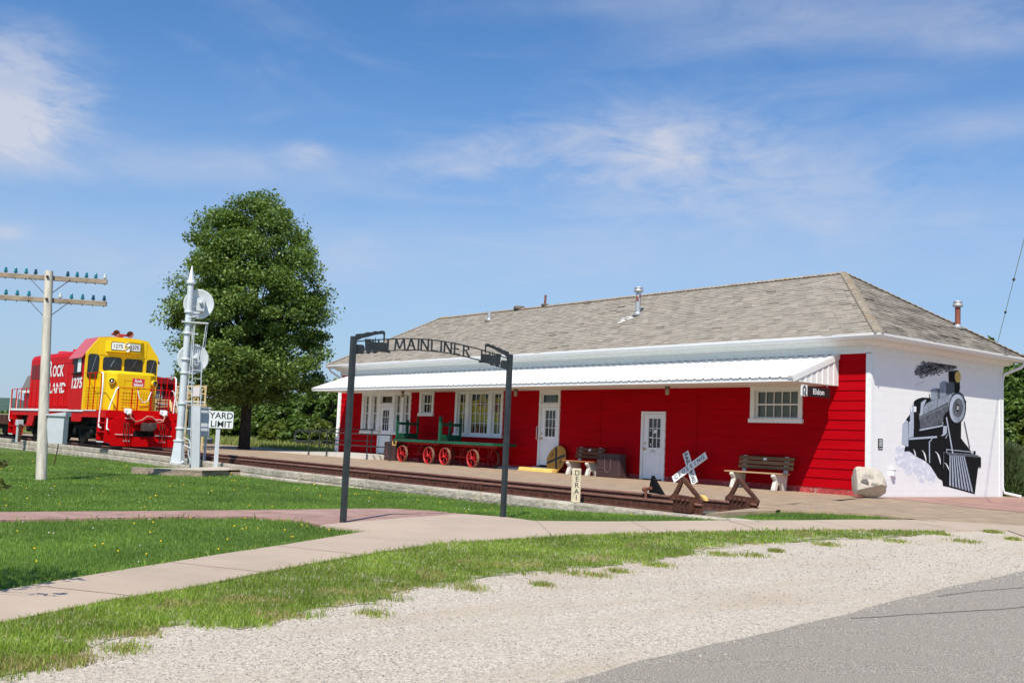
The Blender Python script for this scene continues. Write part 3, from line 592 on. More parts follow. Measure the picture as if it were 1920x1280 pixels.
def roof_z(x, y): return EZ+(RZ-EZ)*min((y+EO)/(RY+EO), ((exr-x)/(exr-RB)))
def vent(name, x, y, h, r, m, capm=None, stain=None):
    z = roof_z(x, y); v = MB(m); v.tube([(x, y, z-.1), (x, y, z+h)], r, n=12)
    v.lathe([(r*1.0, z-.04), (r*2.3, z-.03), (r*1.1, z+.10)], (x, y, 0), n=12, m=alu)
    if capm: v.lathe([(r*1.05, z+h-.02), (r*1.9, z+h), (r*1.9, z+h+.07), (r*1.2, z+h+.09), (r*1.7, z+h+.11), (r*1.7, z+h+.15), (0, z+h+.17)], (x, y, 0), n=14, m=capm)
    return v.build(name, depot)
o = vent('vent_pipe', -9.85, 1.75, .78, .085, alu, alu)
rs = MB(vent_rust); z = roof_z(-9.85, 1.75)
for a in range(9):
    r_ = random.Random(a); an = r_.uniform(0, 6.28); hh = r_.uniform(.1, .65); rs.obox((-9.85+.087*math.cos(an), 1.75+.087*math.sin(an), z+hh), (.03*math.sin(an), -.03*math.cos(an), 0), (0, 0, r_.uniform(.03, .12)), (.003*math.cos(an), .003*math.sin(an), 0))
rs.build('rust_patch', o)
vent('vent_pipe', -.68, 5.45, .62, .075, vent_rust, alu); vent('vent_pipe', -19.05, 2.52, .38, .08, alu)
v = MB(vent_rust); v.tube([(-16.5, 3.3, 6.3), (-16.47, 3.3, 6.76)], .045); v.lathe([(.0, 6.42), (.15, 6.40), (.14, 6.34), (.1, 6.3)], (-16.5, 3.3, 0), n=10, m=lamp_cap); v.build('vent_pipe', depot)
v = MB(lamp_cap); v.lathe([(.0, 6.47), (.2, 6.44), (.25, 6.38), (.22, 6.3)], (-18.15, 3.35, 0), n=14); v.build('turtle_vent', depot)
s_ = MB(stain_white); r_ = random.Random(3); up_ = nrm((0, RY+EO, RZ-EZ))
for i in range(16):
    x = -9.95+r_.uniform(-.45, .12); y = 1.62-abs(r_.gauss(0, .20)); z = roof_z(x, y)+.034+i*.0006; a = r_.uniform(.03, .10)
    s_.prism([(a*math.cos(t)*(1+.4*r_.random()), a*.4*math.sin(t)*(1+.5*r_.random())) for t in np.linspace(0, 5.6, 7)], (x, y, z), (1, 0, 0), up_, .001)
s_.build('tar_stain', roof_o)

# ---- windows and doors
def muntins(mb, x0, x1, z0, z1, nc, nr, y, t=.022, d=.028, mid=None):
    for i in range(1, nc): x = x0+(x1-x0)*i/nc; mb.box(x-t/2, x+t/2, y, y+d, z0, z1)
    for j in range(1, nr):
        z = z0+(z1-z0)*j/nr; tt = t if j != mid else t*2.0; yy = y-.004 if j != mid else y-.012
        mb.box(x0, x1, yy, y+d, z-tt/2, z+tt/2)
def window(x0, x1, z0, z1, groups, nr, back, mid=None, side=.09, head=.10, sill=.11, wide_sill=True):
    """casing round x0..x1 x z0..z1, one sash per group (a, b, columns)"""
    f = MB(white_trim)
    f.box(x0, x1, -.052, .02, z1-head, z1+.03); f.box(x0-.03, x1+.03, -.085, .02, z0, z0+sill)
    xs = [x0+side]
    for a, b, nc in groups: pass
    edges = [x0]+[v for a, b, nc in groups for v in (a, b)]+[x1]
    for a, b in zip(edges[0::2], edges[1::2]): f.box(a, b, -.046, .02, z0+sill, z1-head)
    za, zb = z0+sill, z1-head
    for a, b, nc in groups:
        f.box(a, a+.012, .0195, .13, za, zb); f.box(b-.012, b, .0195, .13, za, zb); f.box(a+.012, b-.012, .0195, .13, za-.02, za); f.box(a+.012, b-.012, .0195, .13, zb, zb+.02)
        a2, b2, zc, zd = a+.012, b-.012, za, zb; s = .04
        for q in ((a2, a2+s, zc, zd), (b2-s, b2, zc, zd)): f.box(q[0], q[1], .055, .10, q[2], q[3])
        f.box(a2+s, b2-s, .055, .10, zc, zc+s+.01); f.box(a2+s, b2-s, .055, .10, zd-s, zd)
        muntins(f, a2+s, b2-s, zc+s+.01, zd-s, nc, nr, .062, mid=mid)
    wo = f.build('window', depot, bevel=.004)
    gl = MB(glass)
    for a, b, nc in groups: gl.add([(a+.05, .092, za+.045), (b-.05, .092, za+.045), (b-.05, .092, zb-.035), (a+.05, .092, zb-.035)], [(0, 1, 2, 3)])
    gl.build('pane', wo)
    bk = MB(back)
    bk.add([(x0+.02, .135, z0), (x1-.02, .135, z0), (x1-.02, .135, z1), (x0+.02, .135, z1)], [(0, 1, 2, 3)])
    bk.build('blind', wo)
    return wo
window(-24.46, -23.06, 1.02, 2.74, [(-24.30, -23.86, 2), (-23.66, -23.20, 2)], 4, tan_curtain, 2)
window(-21.94, -20.64, 1.02, 2.76, [(-21.84, -21.38, 2), (-21.18, -20.74, 2)], 4, tan_curtain, 2)
window(-20.02, -19.03, 1.80, 2.77, [(-19.88, -19.16, 3)], 2, dark_in, 1)
bo = window(-17.58, -14.66, 1.06, 2.78, [(-17.46, -16.92, 2), (-16.72, -15.52, 4), (-15.32, -14.78, 2)], 4, dark_in, None)
window(-3.69, -2.00, 1.77, 2.75, [(-3.56, -2.13, 5)], 2, grey_blind, 1)
# what hangs and stands behind the big window
inn = [c for c in bo.children if c.name.startswith('blind')][0]
dsp = MB(yel_in); r_ = random.Random(9)
dsp.prism([(-17.4, 1.62), (-14.75, 1.58), (-14.75, 2.55), (-15.4, 2.50), (-15.95, 2.46), (-16.0, 2.66), (-16.25, 2.66), (-16.3, 2.44), (-17.4, 2.36)], (0, .130, 0), (1, 0, 0), (0, 0, 1), .004)
dsp.prism([(-17.42, 1.25), (-14.75, 1.25), (-14.75, 1.60), (-17.42, 1.64)], (0, .127, 0), (1, 0, 0), (0, 0, 1), .004, tan_in)
for k in range(4): x = -16.62+k*.30; dsp.prism([(x, 1.2), (x+.24, 1.2), (x+.23, 1.47), (x+.03, 1.5)], (0, .121, 0), (1, 0, 0), (0, 0, 1), .003, dark_in)
dsp.prism([(.16*math.cos(a), .17*math.sin(a)) for a in np.linspace(0, 6.28, 14)[:-1]], (-15.2, .122, 2.18), (1, 0, 0), (0, 0, 1), .004, pink_in)
dsp.prism([(-16.35, 2.28), (-15.9, 2.36), (-15.7, 2.26), (-16.3, 2.22)], (0, .124, 0), (1, 0, 0), (0, 0, 1), .004, dark_in)
dsp.beam((-16.45, .115, 1.4), (-16.2, .115, 2.1), .03, .012, cream).beam((-16.05, .115, 1.55), (-15.62, .115, 2.02), .03, .012, cream).beam((-17.35, .115, 1.3), (-17.12, .115, 1.95), .03, .012, cream).beam((-16.9, .115, 1.3), (-17.10, .115, 1.95), .03, .012, cream)
dsp.box(-17.22, -16.98, .110, .116, 1.9, 2.2, white_paint); dsp.box(-15.0, -14.78, .117, .121, 1.25, 1.85, pink_in)
dsp.build('window_display', bo)
# lit-from-outside interior notice on the right window of the left door
def door(x0, x1, z0, z1, ztrans, gl, nc, nr, knob_left, sill=True, papers=()):
    fr = MB(white_trim); c = .085
    top = ztrans if ztrans else z1
    fr.box(x0, x0+c, -.05, .02, z0, top-.0); fr.box(x1-c, x1, -.05, .02, z0, top); fr.box(x0+c, x1-c, -.046, .02, z1-.07, z1)
    if ztrans:
        fr.box(x0+c, x1-c, -.048, .02, ztrans-.10, ztrans); fr.box(x0-.01, x1+.01, -.06, .02, z1, z1+.05)
        fr.box(x0+c, x1-c, .02, .06, z1+.05, z1+.10); fr.box(x0+c, x1-c, .02, .06, ztrans-.17, ztrans-.10); fr.box(x0+c, x0+c+.05, .02, .06, z1+.1, ztrans-.17); fr.box(x1-c-.05, x1-c, .02, .06, z1+.1, ztrans-.17)
    fo = fr.build('door_frame', depot, bevel=.004)
    if ztrans:
        g_ = MB(glass); g_.add([(x0+c, .045, z1+.08), (x1-c, .045, z1+.08), (x1-c, .045, ztrans-.14), (x0+c, .045, ztrans-.14)], [(0, 1, 2, 3)]); g_.build('transom_pane', fo)
        b_ = MB(grey_blind); b_.add([(x0+c, .17, z1), (x1-c, .17, z1), (x1-c, .17, ztrans), (x0+c, .17, ztrans)], [(0, 1, 2, 3)]); b_.build('transom_blind', fo)
    d = MB(door_white); a, b, za, zb = x0+c+.006, x1-c-.006, z0+.03, z1-.076
    gx0, gx1, gz0, gz1 = gl
    d.box(a, gx0, .0, .045, za, zb); d.box(gx1, b, .0, .045, za, zb); d.box(gx0, gx1, .0, .045, za, gz0); d.box(gx0, gx1, .0, .045, gz1, zb)
    for q in ((gx0-.035, gx0, gz0-.035, gz1+.035), (gx1, gx1+.035, gz0-.035, gz1+.035), (gx0, gx1, gz0-.035, gz0), (gx0, gx1, gz1, gz1+.035)): d.box(q[0], q[1], -.012, .0, q[2], q[3])
    muntins(d, gx0, gx1, gz0, gz1, nc, nr, .008, t=.02)
    pw = (b-a-.30)/2
    for k in range(2):
        px0 = a+.10+k*(pw+.10); pz0, pz1 = za+.16, gz0-.16
        if pz1-pz0 > .2:
            for q in ((px0, px0+pw, pz0, pz0+.02), (px0, px0+pw, pz1-.02, pz1), (px0, px0+.02, pz0+.02, pz1-.02), (px0+pw-.02, px0+pw, pz0+.02, pz1-.02)): d.box(q[0], q[1], -.010, .0, q[2], q[3])
            d.box(px0+.05, px0+pw-.05, -.008, .0, pz0+.05, pz1-.05)
    do = d.build('door', depot, bevel=.004)
    g_ = MB(dark_glass); g_.box(gx0, gx1, .03, .038, gz0, gz1); g_.build('pane', do)
    hx = a+.07 if knob_left else b-.07; hz = z0+.92
    h = MB(brass); h.lathe([(.0, .0), (.034, .0), (.03, .02), (.012, .025), (.012, .05), (.03, .06), (.032, .085), (.0, .10)], (hx, .0, hz), (0, -1, 0), 12); h.build('handle', do); h = MB(brass); h.lathe([(.0, .0), (.028, .0), (.026, .02), (.0, .024)], (hx, .0, hz+.17), (0, -1, 0), 12); h.build('deadbolt', do)
    for (q0, q1, r0, r1) in papers:
        MB(white_paint).box(q0, q1, .024, .029, r0, r1).build('notice', do)
    return do
dl = door(-23.06, -21.94, .20, 2.24, 2.76, (-22.78, -22.28, 1.18, 2.02), 3, 3, True)
d1 = door(-12.64, -11.58, .19, 2.24, 2.76, (-12.34, -11.82, 1.19, 2.06), 3, 3, True)
h = MB(steel); h.tube([(-12.66, -.05, 1.05), (-12.66, -.10, 1.07), (-12.66, -.10, 1.50), (-12.66, -.05, 1.52)], .016); h.build('pull_handle', d1)
d2 = door(-7.80, -6.81, .0, 2.05, None, (-7.52, -7.03, .97, 1.84), 3, 3, True, papers=((-7.33, -7.22, 1.40, 1.50), (-7.50, -7.38, 1.26, 1.29), (-7.46, -7.42, 1.02, 1.10), (-7.49, -7.46, 1.46, 1.50)))
pl = MB(sign_white); pl.box(-7.45, -7.17, -.004, -.0, .82, .92); pl.build('door_notice', d2)
tx = MB(navy_text); tx.text('VISITOR', .035, (-7.31, -.006, .89), (1, 0, 0), (0, 0, 1), .001); tx.text('ENTRANCE', .035, (-7.31, -.006, .85), (1, 0, 0), (0, 0, 1), .001); tx.build('notice_lettering', d2)
st = MB(white_paint); st.box(-12.66, -11.5, -.25, -.01, .02, .155, grey_paint); st.build('door_step', depot, bevel=.01)
st = MB(grey_paint); st.box(-14.9, -12.9, -.14, -.01, .0, .06); st.build('door_sill_plank', depot)
# ---- awning of ribbed steel
AX0, AX1, AY, AZ0, AZ1 = -25.4, -.93, -1.92, 2.835, 3.53
aw = MB(white_metal); sl_ = (AZ1-AZ0)/(-.02-AY)
nrib = int((AX1-AX0)/.305)
for i in range(nrib):
    a = AX0+(AX1-AX0)*i/nrib; b = AX0+(AX1-AX0)*(i+1)/nrib
    pr = [(a, 0), (a+.10, 0), (a+.103, .006), (a+.13, .006), (a+.133, 0), (b-.10, 0), (b-.075, .024), (b-.035, .024), (b-.010, 0), (b, 0)]
    V = [(x, AY-.03, AZ0-.03*sl_+h) for x, h in pr]+[(x, -.02, AZ1+h) for x, h in pr]; k = len(pr)
    aw.add(V, [(j, j+1, k+j+1, k+j) for j in range(k-1)])
awo = aw.build('awning', depot)
sf = MB(white_trim); sf.box(AX0, AX1-.01, AY+.03, -.02, 2.742, 2.762); sf.build('soffit', awo)
fs = MB(white_trim); fs.box(AX0, AX1-.004, AY, AY+.028, 2.73, 2.825); fs.build('fascia', awo)
for x, s in ((AX1, 1), (AX0, -1)):
    ep = MB(white_metal); k = 8
    for i in range(k):
        ya = -.02+(AY+.02)*i/k; yb = -.02+(AY+.02)*(i+1)/k; zt = lambda y: AZ0+(y-AY)*sl_-.02
        pr = [(ya, 0), (yb+.075, 0), (yb+.06, .018), (yb+.02, .018), (yb, 0)]
        for (p0, h0), (p1, h1) in zip(pr[:-1], pr[1:]):
            ep.add([(x+s*h0, p0, 2.735), (x+s*h1, p1, 2.735), (x+s*h1, p1, max(2.74, zt(p1))), (x+s*h0, p0, max(2.74, zt(p0)))], [(0, 1, 2, 3)])
    ep.build('end_panel', awo)
    rk = MB(white_metal); nrm_ = np.array([0, -sl_, 1.])/math.hypot(1, sl_)
    rk.obox((x-s*.045, (AY-.02)/2-.01, (AZ0+AZ1)/2+.0), (.075, 0, 0), (0, (-.02-AY)/2+.03, (AZ1-AZ0)/2+.03*sl_), nrm_*.034); rk.obox((x+s*.028, (AY-.02)/2-.01, (AZ0+AZ1)/2-.055), (.004, 0, 0), (0, (-.02-AY)/2+.03, (AZ1-AZ0)/2+.03*sl_), nrm_*.06); rk.build('rake_trim', awo)
for x in (-5.97, -12.89, -19.93):
    lm = MB(lamp_cap); lm.lathe([(.07, 2.745), (.075, 2.69), (.055, 2.66)], (x, -.9, 0), n=12); lm.lathe([(.05, 2.66), (.062, 2.62), (.06, 2.53), (.045, 2.49), (.0, 2.485)], (x, -.9, 0), n=12, m=lamp_glass); lm.build('ceiling_lamp', awo)
# ---- the painted locomotive on the white end wall
mu = MB(mural_black); lay = [0]
def yz(px, py): P = on(px, py, 0, .006); return (P[1], P[2])
A_ = lambda x, y: (1680+x/9.144, 660+y/9.144); B_ = lambda x, y: (1670+x/8.533, 780+y/8.533)
def paint(pts, m, fr=B_, lift=None):
    if lift is None: lay[0] += 1
    h = .004+.0003*lay[0] if lift is None else lift
    mu.prism([yz(*fr(*p)) for p in pts], (h, 0, 0), (0, 1, 0), (0, 0, 1), .0004, m)
def ell(cx, cy, rx, ry, n=28, rot=0.): return [(cx+rx*math.cos(t)*math.cos(rot)-ry*math.sin(t)*math.sin(rot), cy+rx*math.cos(t)*math.sin(rot)+ry*math.sin(t)*math.cos(rot)) for t in np.linspace(0, 2*math.pi, n+1)[:-1]]
def stroke(a, b, w, m, fr=B_):
    a, b = np.array(a, float), np.array(b, float); d = nrm(b-a); s = np.array([-d[1], d[0]])*w/2; paint([a+s, b+s, b-s, a-s], m, fr)
rr = random.Random(4)
for i in range(620):                                         # steam below, dabbed on
    t = rr.random(); cx = 150+t*560+rr.gauss(0, 55); cy = 600+t*300+rr.gauss(0, 95)
    if cx < 70 or cy > 1090 or cy < 520+.55*(cx-215): continue
    k = rr.uniform(14, 44); paint([(cx+k*rr.uniform(.6, 1.2)*math.cos(a), cy+k*rr.uniform(.6, 1.3)*math.sin(a)) for a in np.linspace(0, 5.7, 9)], rr.choice([mural_steam, mural_steam, mural_steam2, mural_steam2, mural_white]), B_, .0018+i*.000002)
# body: cab, running gear, front
paint([(245, 55), (330, -60), (385, -90), (520, -100), (830, 60), (1130, 100), (1127, 350), (1290, 560), (1290, 640), (1390, 815), (1340, 1240), (920, 1130), (840, 1115), (825, 1030), (760, 990), (640, 800), (560, 720), (400, 640), (300, 560), (215, 565), (235, 480), (275, 470)], mural_black)
paint([(560, 790), (900, 715), (965, 700), (1010, 1000), (960, 1250), (800, 1300), (540, 1300)], mural_black, A_)
paint([(300, 865), (320, 830), (380, 795), (450, 775), (575, 782), (585, 830), (520, 1280), (300, 1280)], mural_black, A_)
paint([(395, 1050), (455, 1040), (470, 960), (520, 880), (600, 840), (900, 720), (960, 700), (960, 880), (820, 1080), (700, 1250), (420, 1280)], mural_grey, A_)
paint([(410, 1130), (900, 910), (900, 1000), (820, 1070), (800, 1220), (650, 1265), (450, 1350), (415, 1300)], mural_dk, A_)
paint([(395, 1105), (900, 850), (900, 900), (395, 1130)], mural_mid, A_)
paint([(458, 1030), (470, 940), (520, 820), (500, 812), (430, 860), (410, 1090), (455, 1065)], mural_lt, A_)
paint([(240, 960), (305, 865), (305, 1320), (240, 1320)], mural_lt, A_)
paint([(190, 130), (250, 55), (280, 90), (285, 330), (280, 490), (175, 440)], mural_lt)
paint([(290, 90), (365, 60), (365, 330), (290, 340)], mural_lt)
for q in ((545, 880, 560, 1010), (720, 830, 695, 950)): stroke(q[:2], q[2:], 8, mural_dk, A_)
paint([(252, 935), (275, 935), (275, 1020), (252, 1020)], mural_white, A_); paint([(303, 930), (348, 930), (345, 1022), (303, 1022)], mural_white, A_)
stroke((572, 715), (576, 820), 12, mural_black, A_)
paint([(595, 655), (640, 625), (700, 618), (752, 632), (752, 800), (595, 825)], mural_grey, A_); paint([(700, 622), (752, 632), (752, 800), (715, 808)], mural_dk, A_)
paint([(752, 560), (775, 515), (825, 495), (880, 510), (910, 545), (905, 730), (752, 790)], mural_grey, A_); paint([(850, 520), (890, 520), (910, 545), (905, 730), (860, 745)], mural_dk, A_)
paint([(905, 500), (1000, 500), (1000, 690), (905, 720)], mural_mid, A_); paint([(900, 330), (1000, 320), (1005, 520), (905, 505)], mural_black, A_); paint([(1000, 315), (1070, 312), (1072, 340), (1000, 335)], mural_black, A_)
paint([(1005, 340), (1085, 340), (1095, 620), (1080, 690), (1000, 690)], mural_black, A_)
for i in range(150):
    t = rr.random(); yc = float(np.interp(t, (0, .2, .5, .8, 1), (320, 285, 230, 215, 240))); th = float(np.interp(t, (0, .15, .5, .8, 1), (30, 75, 95, 70, 45)))
    cx = 385+t*610; cy = yc+th*rr.uniform(-1, .9); k = rr.uniform(18, 42); paint([(cx+k*rr.uniform(.5, 1.2)*math.cos(a), cy+k*rr.uniform(.4, 1.1)*math.sin(a)) for a in np.linspace(0, 5.8, 11)], rr.choice([mural_smoke, mural_mid, mural_dk]), A_, .00165+i*.000001)
for i in range(1500):                                        # smoke, streaky
    t = rr.random(); yc = float(np.interp(t, (0, .2, .5, .8, 1), (330, 290, 235, 215, 235))); th = float(np.interp(t, (0, .15, .5, .8, 1), (50, 125, 140, 105, 70)))
    v_ = rr.gauss(0, .55); cx = 350+t*670+rr.gauss(0, 14); cy = yc+th*v_
    if abs(v_) > 1.25 or cy < 75: continue
    k = rr.uniform(7, 26); an = rr.uniform(-1.2, .6)
    paint([(cx+k*math.cos(a)*math.cos(an)-k*.36*math.sin(a)*math.sin(an)*rr.uniform(.6, 1.3), cy+k*math.cos(a)*math.sin(an)+k*.36*math.sin(a)*math.cos(an)*rr.uniform(.6, 1.3)) for a in np.linspace(0, 5.6, 7)], rr.choice([mural_black, mural_dk, mural_mid, mural_dk, mural_smoke, mural_smoke2] if abs(v_) > .5 else [mural_black, mural_black, mural_dk, mural_mid, mural_smoke]), A_, .0019+i*.000002)
for i in range(14): cx = 340+i*12; cy = 560-i*5+rr.gauss(0, 8); paint(ell(cx, cy, rr.uniform(4, 12), 3, 6, -.5), mural_dk, A_, .0017)
# smokebox front
paint(ell(1050, 955, 150, 275, rot=.05), mural_black, A_); paint(ell(1045, 955, 138, 262, rot=.05), mural_mid, A_); paint(ell(1040, 958, 126, 240, rot=.05), mural_lt, A_)
paint(ell(1068, 985, 110, 205, rot=.05), mural_grey, A_); paint(ell(1058, 955, 88, 160, rot=.05), mural_mid, A_); paint(ell(1056, 955, 68, 128, rot=.05), mural_dk, A_); paint(ell(1054, 955, 36, 62, rot=.05), mural_black, A_)
paint(ell(1056, 425, 52, 98), mural_yel, A_)
P = yz(*A_(1057, 957)); mu.text('2511', .13, (.004+.0003*lay[0]+.002, P[0], P[1]), (0, 1, 0), (0, 0, 1), .001, mural_white, sx=.55, bold=.004)
paint(ell(1190, 848, 12, 20, 10), mural_black, A_)
# frame, running board, wheels, pilot
stroke((458, 222), (832, 148), 24, mural_lt); stroke((835, 95), (822, 155), 10, mural_lt); paint([(838, 155), (895, 155), (893, 270), (850, 310), (795, 315), (830, 285)], mural_lt)
stroke((285, 362), (735, 330), 32, mural_lt); stroke((660, 358), (615, 410), 14, mural_lt); stroke((614, 405), (617, 745), 16, mural_lt)
def arc(c, r0, r1, a0, a1, wd):
    o_ = [(c[0]+r0*math.cos(t), c[1]+r1*math.sin(t)) for t in np.linspace(a0, a1, 10)]; i_ = [(c[0]+(r0-wd*math.sin((k+.5)/10*3.14))*math.cos(t), c[1]+(r1-wd*.3)*math.sin(t)) for k, t in enumerate(np.linspace(a0, a1, 10))]
    paint(o_+i_[::-1], mural_white)
arc((340, 650), 60, 130, -1.3, .1, 20); arc((480, 710), 85, 170, -1.4, .1, 26); arc((700, 750), 95, 185, -1.5, .1, 28); arc((840, 880), 90, 140, -1.4, -.1, 24)
stroke((905, 290), (870, 355), 10, mural_lt)
paint([(850, 570), (1300, 600), (1380, 620), (1440, 660), (925, 625)], mural_mid); paint([(925, 622), (1190, 635), (1330, 1230), (925, 1110)], mural_black); paint([(1190, 640), (1440, 660), (1440, 815), (1395, 815), (1340, 1240), (1310, 1220)], mural_black)
for k in range(8):
    u0, u1 = (k+.12)/8, (k+.72)/8
    paint([(932+250*u0, 622+14*u0), (932+250*u1, 622+14*u1), (925+400*u1, 1105+112*u1), (925+400*u0, 1105+112*u0)], mural_lt)
    paint([(932+250*u1-8, 622+14*u1), (932+250*u1, 622+14*u1), (925+400*u1, 1105+112*u1), (925+400*u1-14, 1105+112*u1)], mural_grey)
stroke((885, 530), (1300, 572), 12, mural_lt); stroke((888, 520), (888, 572), 12, mural_lt); stroke((1302, 560), (1302, 605), 14, mural_lt); paint([(1316, 555), (1350, 555), (1350, 605), (1316, 605)], mural_black)
stroke((882, 15), (985, 600), 20, mural_lt); stroke((1168, 80), (1258, 510), 12, mural_mid); stroke((838, 565), (836, 835), 13, mural_mid)
mu.build('mural', depot)
# small fittings on the end wall
P = on(1650, 832, 0, 0); t_ = thing('wall_plaque', 'small black plaque with white lettering on the white end wall', 'plaque', P)
pq = MB(sign_black); pq.box(.005, .02, P[1]-.10, P[1]+.10, P[2]-.13, P[2]+.13); pq.build('plate', t_, bevel=.004)
pt = MB(sign_white)
for k, wd in enumerate((.13, .15, .12, .15, .14)): pt.box(.02, .0215, P[1]-wd/2, P[1]+wd/2, P[2]+.085-k*.035, P[2]+.103-k*.035)
pt.box(.02, .0215, P[1]-.08, P[1]+.08, P[2]-.11, P[2]-.095); pt.build('lettering', t_)
P = on(1671, 885, 0, 0); sp_ = MB(white_paint); sp_.box(.004, .10, P[1]-.06, P[1]+.06, P[2]-.09, P[2]+.06); sp_.box(.004, .115, P[1]-.075, P[1]+.075, P[2]+.06, P[2]+.085); sp_.build('outlet_box', depot, bevel=.006)
# ------------------------------------------------------------------ things on the platform
X_, Y_, Z_ = np.eye(3)
# hanging sign
t = thing('hanging_sign', 'black and white station name sign reading Eldon, hung under the awning end', 'sign', (-.90, -.95, 2.39))
s = MB(sign_black); s.box(-.985, -.945, -1.30, -.36, 2.40, 2.655); s.build('name_panel', t, bevel=.004)
s = MB(sign_white); s.box(-.985, -.945, -1.53, -1.302, 2.395, 2.675); s.build('emblem_panel', t, bevel=.004)
e = MB(sign_black)
yz_ = lambda a, b: np.array([-.941, -1.53+.228*a, 2.395+.28*b])
def seg(a, b, wd=.038):
    p, q = yz_(*a), yz_(*b); u = nrm(q-p); v = np.cross(u, X_)*wd/2; c = e
    c.add([p-v+X_*.001*len(e.F), q-v+X_*.001*len(e.F), q+v+X_*.001*len(e.F), p+v+X_*.001*len(e.F)], [(0, 1, 2, 3)])
for a, b in (((.22, .02), (.22, .66)), ((.2, .62), (.46, .92)), ((.42, .92), (.68, .66)), ((.66, .70), (.66, .44)), ((.68, .47), (.44, .28)), ((.46, .36), (.46, .22)), ((.42, .27), (.80, .02))): seg(a, b)
e.build('emblem', t)
l_ = MB(sign_white); l_.text('Eldon', .19, (-.944, -.84, 2.525), Y_, Z_, .002, bold=.004, sx=1.12); l_.build('lettering', t)
for hy in (-1.45, -.45): MB(steel).tube([(-.965, hy, 2.65), (-.965, hy, 2.745)], .008).build('hanger', t)

def bench(x0, x1, y, label, mw, ms, wdir=0):
    L_ = x1-x0; t = thing('park_bench', label, 'bench', ((x0+x1)/2, y-.3, 0), 0, 'benches along the station wall')
    for xx in (x0+.26, x1-.26):
        c = MB(bench_conc)
        prof = [(-.62, 0), (-.50, 0), (-.46, .14), (-.30, .16), (-.24, 0), (-.10, 0), (-.10, .14), (-.05, .40), (.035, .86), (-.035, .885), (-.10, .46), (-.16, .415), (-.60, .415), (-.63, .36), (-.53, .26), (-.60, .08)]
        c.prism([(a, b) for a, b in prof], (xx-.06, y, 0), Y_, Z_, .12); c.build('leg', t, bevel=.012)
    for k in range(3):
        yy = y-.60+.165*k; MB(ms).box(x0, x1-.08, yy, yy+.145, .416, .452).build('seat_plank', t, bevel=.006)
    for k in range(3):
        z = .53+.118*k; d_ = (z-.45)*.20; MB(mw).obox(((x0+x1)/2+.05, y-.125+d_, z+.05), X_*(L_/2-.05), np.array([0, .22, 1.0])*.045, np.array([0, .018, -.004])).build('back_plank', t, bevel=.006)
    MB(white_paint).obox(((x0+x1)/2+.02, y-.155+(.79-.45)*.20, .80), X_*.055, np.array([0, .22, 1.])*.03, np.array([0, .002, 0])).build('plaque', t)
    return t
bench(-10.62, -9.20, -.10, 'small bench with dark stained planks between the round sign and the brown bin', bench_brown, seat_brown)
bench(-4.00, -2.12, -.10, 'weathered grey brown plank bench below the barred window', bench_wood, seat_wood)

def bin_(x0, x1, y0, y1, label):
    t = thing('litter_bin', label, 'bin', ((x0+x1)/2, (y0+y1)/2, 0), 0, 'brown plastic bins by the wall')
    b = MB(brown_plastic); c = .05
    def loop(z, g): a0, a1, b0, b1 = x0-g, x1+g, y0-g, y1+g; return [(a0+c, b0, z), (a1-c, b0, z), (a1-c*.3, b0+c*.3, z), (a1, b0+c, z), (a1, b1-c, z), (a1-c, b1, z), (a0+c, b1, z), (a0, b1-c, z), (a0, b0+c, z), (a0+c*.3, b0+c*.3, z)]
    V = []; 
    lv = [(0, .03), (.08, .035), (.09, .02), (.60, -.01), (.61, .008), (.70, .0), (.73, -.03)]
    for z, g in lv: V += loop(z, g)
    F = [(i*10+j, i*10+(j+1) % 10, (i+1)*10+(j+1) % 10, (i+1)*10+j) for i in range(len(lv)-1) for j in range(10)]+[tuple(range((len(lv)-1)*10, len(lv)*10))]
    b.add(V, F); b.build('body', t)
    r_ = MB(brown_line); xm = (x0+x1)/2
    r_.tube([(xm-.13, y0-.010, .60), (xm-.13, y0-.016, .30)]+[(xm+.13*math.cos(a), y0-.018, .28+.13*math.sin(a)) for a in np.linspace(math.pi, 2*math.pi, 9)]+[(xm+.13, y0-.016, .30), (xm+.13, y0-.010, .60)], .012, n=6)
    r_.box(x0-.02, xm-.15, y0-.030, y0-.018, .27, .285); r_.build('ridge', t)
bin_(-9.10, -8.12, -.60, -.28, 'brown plastic bin with embossed loop between the bench and a white door')
bin_(-21.4, -20.6, -.72, -.32, 'brown plastic bin half hidden by the left end of the green carts')

# round crossing warning sign leaning on its edge against bench and wall
t = thing('round_warning_sign', 'round faded yellow sign with black X and two Rs leaning against the wall', 'sign', (-11.45, -.35, 0))
def frame(o, u, v): return np.array(o, float), nrm(u), nrm(v)
o_, u_, v_ = frame((-11.42, -.24, .452), (1, 0, .0), (0, .30, 1)); rad = .455
a_ = R(-24); u2 = u_*math.cos(a_)+v_*math.sin(a_); v2 = -u_*math.sin(a_)+v_*math.cos(a_)
s = MB(sign_yel); s.prism([(rad*math.cos(q), rad*math.sin(q)) for q in np.linspace(0, 2*math.pi, 41)[:-1]], o_-np.cross(u2, v2)*.0, u2, v2, .012); s.build('disc', t)
e = MB(grey_text); nn = np.cross(u2, v2)
for k, an in enumerate((R(45), R(-45))):
    c, s_ = math.cos(an), math.sin(an); d = np.array([c, s_]); n_ = np.array([-s_, c]); e.prism([tuple(d*a*.43+n_*b*.045) for a, b in ((-1, -1), (1, -1), (1, 1), (-1, 1))], o_+nn*(.0125+.0012*k), u2, v2, .0008)
e.build('cross', t)
for s_ in (-1, 1): MB(grey_text).text('R', .21, o_+nn*.014+u2*.27*s_, u2, v2, .001, bold=.003).build('letter', t)
t.location = t.location
